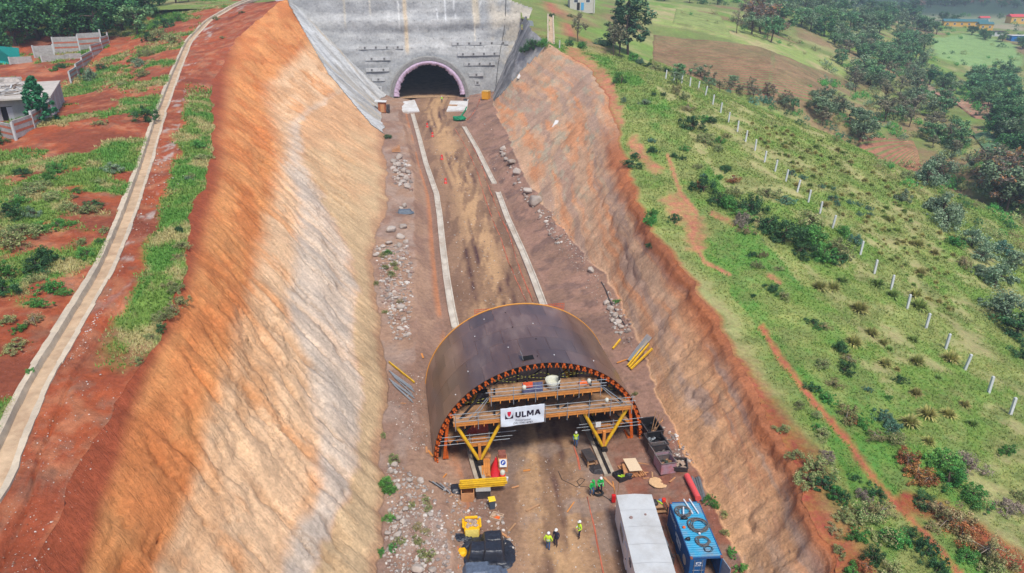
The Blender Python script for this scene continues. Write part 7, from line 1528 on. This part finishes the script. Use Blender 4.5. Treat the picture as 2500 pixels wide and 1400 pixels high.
def underwood(poly, n, kinds, rpx, where, group, seed):
    r = np.random.default_rng(seed); xs = [p[0] for p in poly]; ys = [p[1] for p in poly]; k = 0
    while k < n:
        px, py = r.uniform(min(xs), max(xs)), r.uniform(min(ys), max(ys))
        if inpoly(np.array([px]), np.array([py]), poly)[0]: kd = kinds[int(r.integers(0, len(kinds)))]; v_ = int(r.integers(0, 4)); variant('bush_' + kd, v_); P, Cc = RAW[('bush_' + kd, v_)]; rr_ = r.uniform(*rpx); p = on(px, py + rr_ * .45); s_ = msize(px, py, rr_) * 1.3; UND.append((P[::3] * np.array([s_, s_, s_]) * 1.0 + np.array(p), Cc[::3] * r.uniform(1.0, 1.5))); k += 1
underwood([(2050, 230), (2150, 300), (2260, 345), (2330, 420), (2390, 440), (2370, 350), (2290, 270), (2180, 200), (2090, 160)], 46, ['olive', 'green', 'tan', 'silver', 'dark'], (8, 18), 'under the trees of the wooded bank', 'shrubs of the wooded bank', 31)
underwood([(1900, 30), (2000, 80), (2110, 140), (2180, 180), (2260, 240), (2340, 250), (2300, 150), (2210, 80), (2080, 30), (1950, 10)], 120, ['olive', 'green', 'silver', 'dark', 'dark'], (8, 16), 'x', 'x', 35)
underwood([(2100, 400), (2200, 440), (2300, 500), (2400, 560), (2500, 640), (2500, 440), (2400, 400), (2250, 390)], 60, ['olive', 'tan', 'green', 'dark'], (10, 22), 'x', 'x', 36)
underwood([(2340, 220), (2420, 180), (2500, 220), (2500, 430), (2440, 350)], 60, ['dark', 'green', 'dark', 'teal'], (10, 20), 'x', 'x', 37)
underwood([(1580, 8), (1700, 6), (1850, 18), (2000, 26), (2300, 80), (2290, 55), (2100, 14), (1800, 2)], 70, ['dark', 'dark', 'green'], (6, 12), 'x', 'x', 38)
underwood([(1680, 215), (1880, 265), (2000, 325), (2100, 375), (2080, 330), (1900, 240), (1700, 190)], 34, ['olive', 'green', 'tan', 'teal', 'dark'], (8, 16), 'along the belt below the ploughed field', 'shrubs below the ploughed field', 32)
underwood([(1600, 30), (1760, 60), (1950, 130), (2060, 185), (2060, 150), (1900, 70), (1700, 20)], 40, ['olive', 'tan', 'tan', 'green'], (4, 10), 'dotted over the rough pasture above the brown field', 'shrubs on the rough pasture', 33)
underwood([(2280, 95), (2500, 110), (2500, 190), (2330, 170)], 22, ['green', 'olive', 'dark'], (4, 9), 'on the valley meadow below the village', 'shrubs on the meadow', 34)
underwood([(1960, 250), (2100, 330), (2260, 350), (2400, 450), (2500, 560), (2500, 300), (2330, 260), (2150, 160), (2000, 140)], 110, ['green', 'olive', 'silver', 'dark', 'green'], (7, 17), 'x', 'x', 39)
underwood([(2250, 30), (2500, 30), (2500, 100), (2300, 90)], 40, ['dark', 'green'], (4, 8), 'x', 'x', 40)
tag(link('undergrowth', quad_mesh('undergrowth', np.concatenate([u[0] for u in UND]), np.concatenate([u[1] for u in UND]), M_LEAF)), kind='stuff')
belt([(2040, 150), (2150, 210), (2260, 290), (2330, 330), (2300, 250), (2200, 160), (2100, 110)], 24, ['green', 'grey', 'green', 'bare'], (30, 52), 'on the slope between the pink field and the wooded bank', 'trees beside the pink field', 11)
belt([(2420, 300), (2510, 340), (2530, 520), (2470, 440)], 12, ['green', 'dark', 'grey'], (50, 80), 'on the right bank above the crop field', 'trees above the crop field', 12)
# --- left plateau
for px, py, h, k in [(40, 112, 11, 'dark'), (95, 96, 12, 'dark'), (150, 104, 10, 'dark'), (190, 92, 12, 'dark'), (235, 100, 10, 'dark'), (265, 70, 11, 'dark'), (300, 78, 9, 'dark'), (335, 86, 7.5, 'green'), (10, 96, 12, 'dark'), (120, 60, 12, 'dark'), (200, 50, 12, 'dark'), (330, 50, 8, 'dark'), (60, 60, 12, 'dark'), (-10, 140, 9, 'dark'), (280, 30, 11, 'dark'), (160, 30, 12, 'dark'), (390, 14, 7, 'dark'), (430, 8, 6, 'dark'), (460, 4, 6, 'green'), (5, 40, 12, 'dark'), (350, 18, 9, 'dark'), (240, 15, 12, 'dark'), (70, 90, 12, 'dark'), (130, 85, 12, 'dark'), (215, 78, 12, 'dark'), (30, 75, 12, 'dark'), (95, 40, 12, 'dark'), (300, 52, 11, 'dark'), (180, 70, 12, 'dark'), (250, 48, 12, 'dark'), (370, 40, 8, 'dark'), (-30, 100, 12, 'dark')]:
    plant(k, px, py, h, ('dense dark tree behind the yard walls' if k == 'dark' else 'lighter green tree at the end of the yard wall'), 'dark trees behind the yard', wide=1.25)
plant('sapling', 103, 300, 6.6, 'young bright conifer standing in front of the banded wall', wide=1.15)
many([('silver', 222, 190, 20), ('olive', 350, 180, 16), ('silver', 338, 155, 16), ('green', 320, 145, 14), ('olive', 360, 130, 14), ('dark', 250, 165, 14), ('green', 200, 175, 14), ('dark', 355, 285, 26), ('green', 330, 275, 18), ('olive', 245, 300, 12), ('olive', 300, 205, 10), ('dark', 150, 160, 14), ('green', 130, 168, 12), ('dark', 15, 320, 18), ('dark', 5, 345, 16), ('olive', 420, 100, 16), ('dark', 400, 60, 20), ('green', 430, 45, 18), ('olive', 390, 90, 18), ('dark', 370, 95, 14)], 'on the red ground between house and drain', 'shrubs around the house')
many([('dark', 92, 640, 40), ('dark', 120, 625, 26), ('green', 142, 412, 24), ('silver', 275, 408, 24), ('olive', 215, 505, 28), ('dark', 230, 495, 18), ('green', 212, 618, 20), ('green', 118, 700, 24), ('green', 95, 735, 22), ('green', 150, 712, 16), ('olive', 70, 460, 26), ('olive', 100, 445, 22), ('silver', 78, 520, 22), ('green', 105, 550, 26), ('olive', 60, 565, 28), ('dark', 25, 520, 30), ('olive', 30, 590, 30), ('green', 140, 545, 18), ('olive', 160, 500, 16), ('green', 15, 660, 28), ('dark', 8, 700, 30), ('olive', 80, 680, 18), ('green', 190, 465, 14), ('olive', 130, 480, 20), ('green', 40, 490, 22), ('dark', 55, 420, 18), ('green', 120, 430, 20), ('olive', 200, 590, 14), ('olive', 40, 840, 24), ('tan', 85, 780, 18), ('green', 45, 800, 18), ('olive', 10, 780, 22), ('olive', 240, 440, 14), ('tan', 180, 480, 12), ('green', 175, 545, 12), ('olive', 255, 560, 12), ('green', 245, 590, 10)], 'in the overgrown ground left of the drain', 'shrubs left of the drain')
many([('olive', 500, 380, 18), ('green', 490, 355, 14), ('olive', 465, 430, 14), ('silver', 458, 436, 11), ('dark', 440, 560, 12), ('olive', 446, 600, 16), ('tan', 436, 625, 14), ('olive', 430, 700, 20), ('olive', 440, 735, 20), ('tan', 415, 690, 16), ('olive', 400, 770, 20), ('dark', 395, 800, 16), ('olive', 372, 820, 16), ('tan', 420, 750, 18), ('olive', 340, 880, 14), ('olive', 530, 45, 10), ('olive', 545, 92, 6), ('dark', 590, 30, 6), ('green', 74, 905, 12)], 'on the grass strip along the crest of the left cut', 'shrubs along the left crest')
many([('green', 940, 1180, 24), ('green', 950, 1195, 18), ('olive', 962, 1120, 13), ('olive', 1040, 1218, 13), ('olive', 975, 1320, 14), ('green', 960, 1335, 12), ('olive', 1022, 1320, 14), ('olive', 1045, 1240, 10), ('tan', 1020, 1285, 14), ('tan', 1042, 1297, 13), ('green', 950, 1265, 12), ('olive', 1050, 1355, 14), ('olive', 1030, 1348, 12), ('green', 930, 1345, 10), ('olive', 1005, 1232, 8), ('dark', 946, 335, 8), ('olive', 938, 618, 12), ('green', 950, 617, 9), ('olive', 960, 645, 10), ('olive', 968, 655, 9), ('olive', 940, 650, 10), ('olive', 955, 670, 9), ('olive', 918, 690, 9), ('tan', 975, 735, 11), ('olive', 940, 760, 8), ('olive', 935, 1060, 10)], 'on the rubble at the foot of the left slope', 'shrubs on the left rubble')
many([('green', 1735, 1215, 14), ('green', 1742, 1232, 12), ('green', 1788, 1345, 14), ('green', 1805, 1385, 14), ('olive', 1768, 1255, 10), ('olive', 1770, 1300, 12), ('green', 1505, 735, 9), ('olive', 1550, 960, 8)], 'at the foot of the right cut face', 'shrubs at the right foot')

# ------------------------------------------------------------------ boulders and rubble
def ico(sub):
    bm = bmesh.new(); bmesh.ops.create_icosphere(bm, subdivisions=sub, radius=1.0); V = np.array([tuple(v.co) for v in bm.verts]); F = np.array([[v.index for v in f.verts] for f in bm.faces]); bm.free(); return V, F
M_ROCK = mat('boulder_rock', alb(184, 172, 160), .9, var=.2, scale=1.2, bump=.6, grime=alb(150, 122, 104), grime_amt=.5, rnd=.15); M_ROCKR = mat('red_rock', alb(170, 124, 108), .9, var=.2, scale=1.2, bump=.6, rnd=.12)
IV, IF = ico(3); RKM = []
for k in range(5):
    r = np.random.default_rng(600 + k); V = IV.copy()
    for _ in range(9):
        n = r.normal(size=3); n /= np.linalg.norm(n); dd = V @ n; cut = r.uniform(.55, .85); V = V - np.maximum(dd - cut, 0)[:, None] * n
    V = V * (1 + .09 * (fbm(IV[:, 0] * 3 + 7 * k, IV[:, 1] * 3 + IV[:, 2] * 2, 610 + k)[:, None] - .5)); V *= np.array([1.0, r.uniform(.75, .95), r.uniform(.6, .8)]); me = bpy.data.meshes.new('boulder'); me.from_pydata(V.tolist(), [], IF.tolist()); me.materials.append(M_ROCK); me.polygons.foreach_set('use_smooth', [True] * len(IF)); RKM.append(me)
def boulder(px, py, r, label, group, z=.35):
    p = on(px, py + r * .4); s = msize(px, py, r); o = link('boulder', RKM[int(rv.integers(0, 5))], None, (p.x, p.y, p.z + z * s)); o.rotation_euler = (float(rv.uniform(-.4, .4)), float(rv.uniform(-.4, .4)), float(rv.random() * 6)); o.scale = (s, s, s); return tag(o, label, 'boulder', group)
for px, py, r in [(975, 382, 11), (962, 393, 9), (972, 402, 10), (960, 410, 8), (966, 418, 9), (985, 416, 10), (998, 420, 9), (980, 428, 9), (992, 434, 9), (972, 436, 8), (985, 443, 10), (995, 454, 12), (978, 448, 8), (965, 402, 8)]: boulder(px, py, r, 'grey boulder in the heap below the timber steps', 'boulder heap by the timber steps')
for px, py, r in [(956, 560, 15), (984, 552, 12), (977, 576, 13), (950, 592, 10), (975, 598, 9), (988, 502, 9), (980, 508, 7), (992, 590, 8), (918, 622, 8), (935, 600, 8)]: boulder(px, py, r, 'pale boulder in the heap near the grey tarpaulin', 'boulder heap by the grey tarpaulin')
for px, py, r in [(978, 748, 13), (985, 780, 10), (975, 800, 8), (990, 820, 7), (966, 726, 7)]: boulder(px, py, r, 'boulder on the bench left of the formwork', 'boulders beside the formwork')
boulder(1306, 489, 21, 'largest single grey boulder at the foot of the right slope', None)
for px, py, r in [(1229, 362, 9), (1230, 378, 9), (1248, 396, 13), (1262, 418, 14), (1290, 464, 14), (1236, 388, 8), (1224, 372, 7)]: boulder(px, py, r, 'grey boulder in the row at the foot of the right slope', 'boulder row on the right')
for px, py, r in [(1443, 658, 12), (1480, 738, 10), (1490, 752, 10), (1500, 768, 11), (1508, 785, 10), (1518, 798, 8), (1496, 782, 8), (1320, 528, 6), (1515, 812, 7)]: boulder(px, py, r, 'boulder beside the dark hose at the right slope foot', 'boulders by the dark hose')
for px, py, r in [(963, 1134, 10), (953, 1150, 9), (1000, 1172, 9), (1028, 1172, 10), (1020, 1386, 17), (970, 1304, 14), (1055, 1390, 12), (978, 1230, 8), (990, 1242, 9), (972, 1262, 9), (984, 1272, 10), (952, 1245, 8), (1050, 1255, 9), (1040, 1366, 8), (1000, 1210, 8), (945, 1300, 10), (965, 1285, 8), (1018, 1190, 7), (1042, 1322, 7)]: boulder(px, py, r, 'pale boulder in the rubble at the lower left of the yard', 'boulders in the lower left rubble')
boulder(972, 1186, 11, 'reddish boulder beside the bright green weeds on the left', None).data = RKM[1].copy(); bpy.data.objects[-1] if False else None
boulder(1200, 1348, 6, 'small stone weighing down the black sheet', None, z=2.0)
V1, F1 = ico(1)
def scatter_stones(name, polys, n, rpx, seed, m, cols):
    r = np.random.default_rng(seed); PV, PF, PC = [], [], []; off = 0
    for poly, share in polys:
        xs = [p[0] for p in poly]; ys = [p[1] for p in poly]; k = 0
        while k < n * share:
            px, py = r.uniform(min(xs), max(xs)), r.uniform(min(ys), max(ys))
            if not inpoly(np.array([px]), np.array([py]), poly)[0]: continue
            k += 1; p = on(px, py); s = msize(px, py, rpx * (.4 + r.random() ** 3 * 1.6)); V = V1 * (1 + .35 * (r.random((len(V1), 1)) - .5)) * np.array([1, r.uniform(.6, 1), r.uniform(.45, .8)])
            a = r.random() * 6.28; M_ = np.array([[math.cos(a), -math.sin(a), 0], [math.sin(a), math.cos(a), 0], [0, 0, 1]]); PV.append(V @ M_.T * s + np.array(p) + np.array([0, 0, .2 * s])); PF.append(F1 + off); off += len(V1); PC.append(np.repeat((np.array(cols[int(r.integers(0, len(cols)))]) * r.uniform(.75, 1.2))[None], len(V1), 0))
    me = bpy.data.meshes.new(name); me.from_pydata(np.concatenate(PV).tolist(), [], np.concatenate(PF).tolist()); a = me.attributes.new('Col', 'FLOAT_COLOR', 'POINT'); c = np.concatenate(PC); a.data.foreach_set('color', np.concatenate([c, np.ones((len(c), 1))], 1).astype(np.float32).ravel()); me.materials.append(m)
    return tag(link(name, me), kind='stuff')
M_STN = ground_mat('loose_stone', 4, .3); SC = G_((196, 184, 172), (176, 160, 148), (160, 132, 118), (206, 198, 188), (150, 138, 130))
scatter_stones('rubble', [([(945, 1120), (1000, 1150), (1060, 1200), (1085, 1260), (1105, 1400), (935, 1400), (940, 1250)], .42), ([(915, 600), (1000, 600), (1010, 700), (1000, 830), (960, 830), (930, 720)], .26), ([(955, 370), (1000, 400), (1005, 470), (960, 450)], .06), ([(1080, 1180), (1180, 1190), (1240, 1280), (1260, 1340), (1120, 1400), (1090, 1260)], .13), ([(1480, 700), (1540, 790), (1545, 850), (1490, 800)], .05), ([(1590, 1030), (1650, 1060), (1700, 1140), (1660, 1150), (1610, 1060)], .04), ([(1225, 350), (1300, 480), (1400, 600), (1360, 600), (1240, 430)], .04)], 3000, 3.4, 71, M_STN, SC)
scatter_stones('gravel', [([(1030, 900), (1050, 1100), (1000, 1100), (940, 1000), (1000, 880)], .2), ([(1120, 760), (1300, 740), (1200, 300), (1040, 300)], .25), ([(1250, 1120), (1480, 1120), (1560, 1400), (1260, 1400)], .3), ([(1340, 480), (1480, 700), (1560, 900), (1500, 800), (1330, 560)], .25)], 2200, 1.3, 72, M_STN, SC)
scatter_stones('pebbles', [([(20, 1180), (130, 960), (260, 900), (300, 960), (200, 1200), (120, 1400), (0, 1400)], .45), ([(395, 330), (470, 330), (440, 470), (340, 600), (320, 560)], .3), ([(150, 900), (240, 760), (330, 600), (300, 640), (210, 860)], .25)], 1300, 1.5, 73, M_STN, G_((206, 196, 186), (186, 150, 130), (170, 110, 84)))
# ------------------------------------------------------------------ grass blades over the green ground
def grass(name, Gp, colr, weight, n, h0, seed):
    r = np.random.default_rng(seed); A, B, D = Gp[:-1, :-1], Gp[:-1, 1:], Gp[1:, :-1]; area = np.linalg.norm(np.cross(B - A, D - A), axis=-1); px, py = pix(A); vis = (px > -60) & (px < 2560) & (py > -20) & (py < 1460)
    dist = A[..., 1] * CP - (A[..., 2] - CAM_H) * SP; w = (area * weight[:-1, :-1] * vis / np.clip(dist, 30, 400) ** 1.1).ravel(); w /= w.sum(); idx = r.choice(w.size, n, p=w); i, j = np.unravel_index(idx, area.shape)
    u, v = r.random(n)[:, None], r.random(n)[:, None]; base = A[i, j] + (B[i, j] - A[i, j]) * u + (D[i, j] - A[i, j]) * v; sc_ = np.clip(dist[i, j] / 60, .8, 2.6)[:, None]
    polys = []; cs = []; cc = colr[i, j]
    for k in range(3):
        a = r.random(n) * 6.28; dv = np.stack([np.cos(a), np.sin(a), 0 * a], 1); s = np.stack([-np.sin(a), np.cos(a), 0 * a], 1) * .045 * sc_; h = h0 * (.5 + r.random(n))[:, None] * sc_ ** .6; tip = base + dv * h * r.uniform(.3, 1.1, n)[:, None] + np.array([0, 0, 1]) * h
        polys.append(np.stack([base - s - [0, 0, .03], base + s - [0, 0, .03], tip], 1)); cs.append(cc * r.uniform(.66, .98, n)[:, None] * np.array([r.uniform(.95, 1.1), 1, .95]))
    return tag(link(name, quad_mesh(name, np.concatenate(polys), np.concatenate(cs), M_LEAF)), kind='stuff')
gw = np.clip((cr[..., 1] - cr[..., 0] * .98) * 40, 0, 1); grass('grass', np.stack([XR, YR, ZR], -1), cr, gw, 80000, .16, 81)
grass('grass', np.stack([XL, YL, ZL], -1), gmix, GRASS_L, 60000, .2, 82)
# ------------------------------------------------------------------ the damp air of the valley
m = bpy.data.materials.new('haze'); m.use_nodes = True; nt = m.node_tree; nt.nodes.clear(); mo = nt.nodes.new('ShaderNodeOutputMaterial'); pv = nt.nodes.new('ShaderNodeVolumePrincipled')
pv.inputs['Color'].default_value = (.72, .82, .95, 1); pv.inputs['Density'].default_value = .0004; pv.inputs['Anisotropy'].default_value = .2
nt.links.new(pv.outputs[0], mo.inputs['Volume'])
zlo, zhi = float(min(ZV.min(), ZR.min())) - 3, float(max(ZV.max(), 60)) + 6
b = MB(); b.box((300, 900, (zlo + zhi) / 2), (2700, 1960, zhi - zlo)); o = b.build('haze', m); tag(o, kind='stuff')
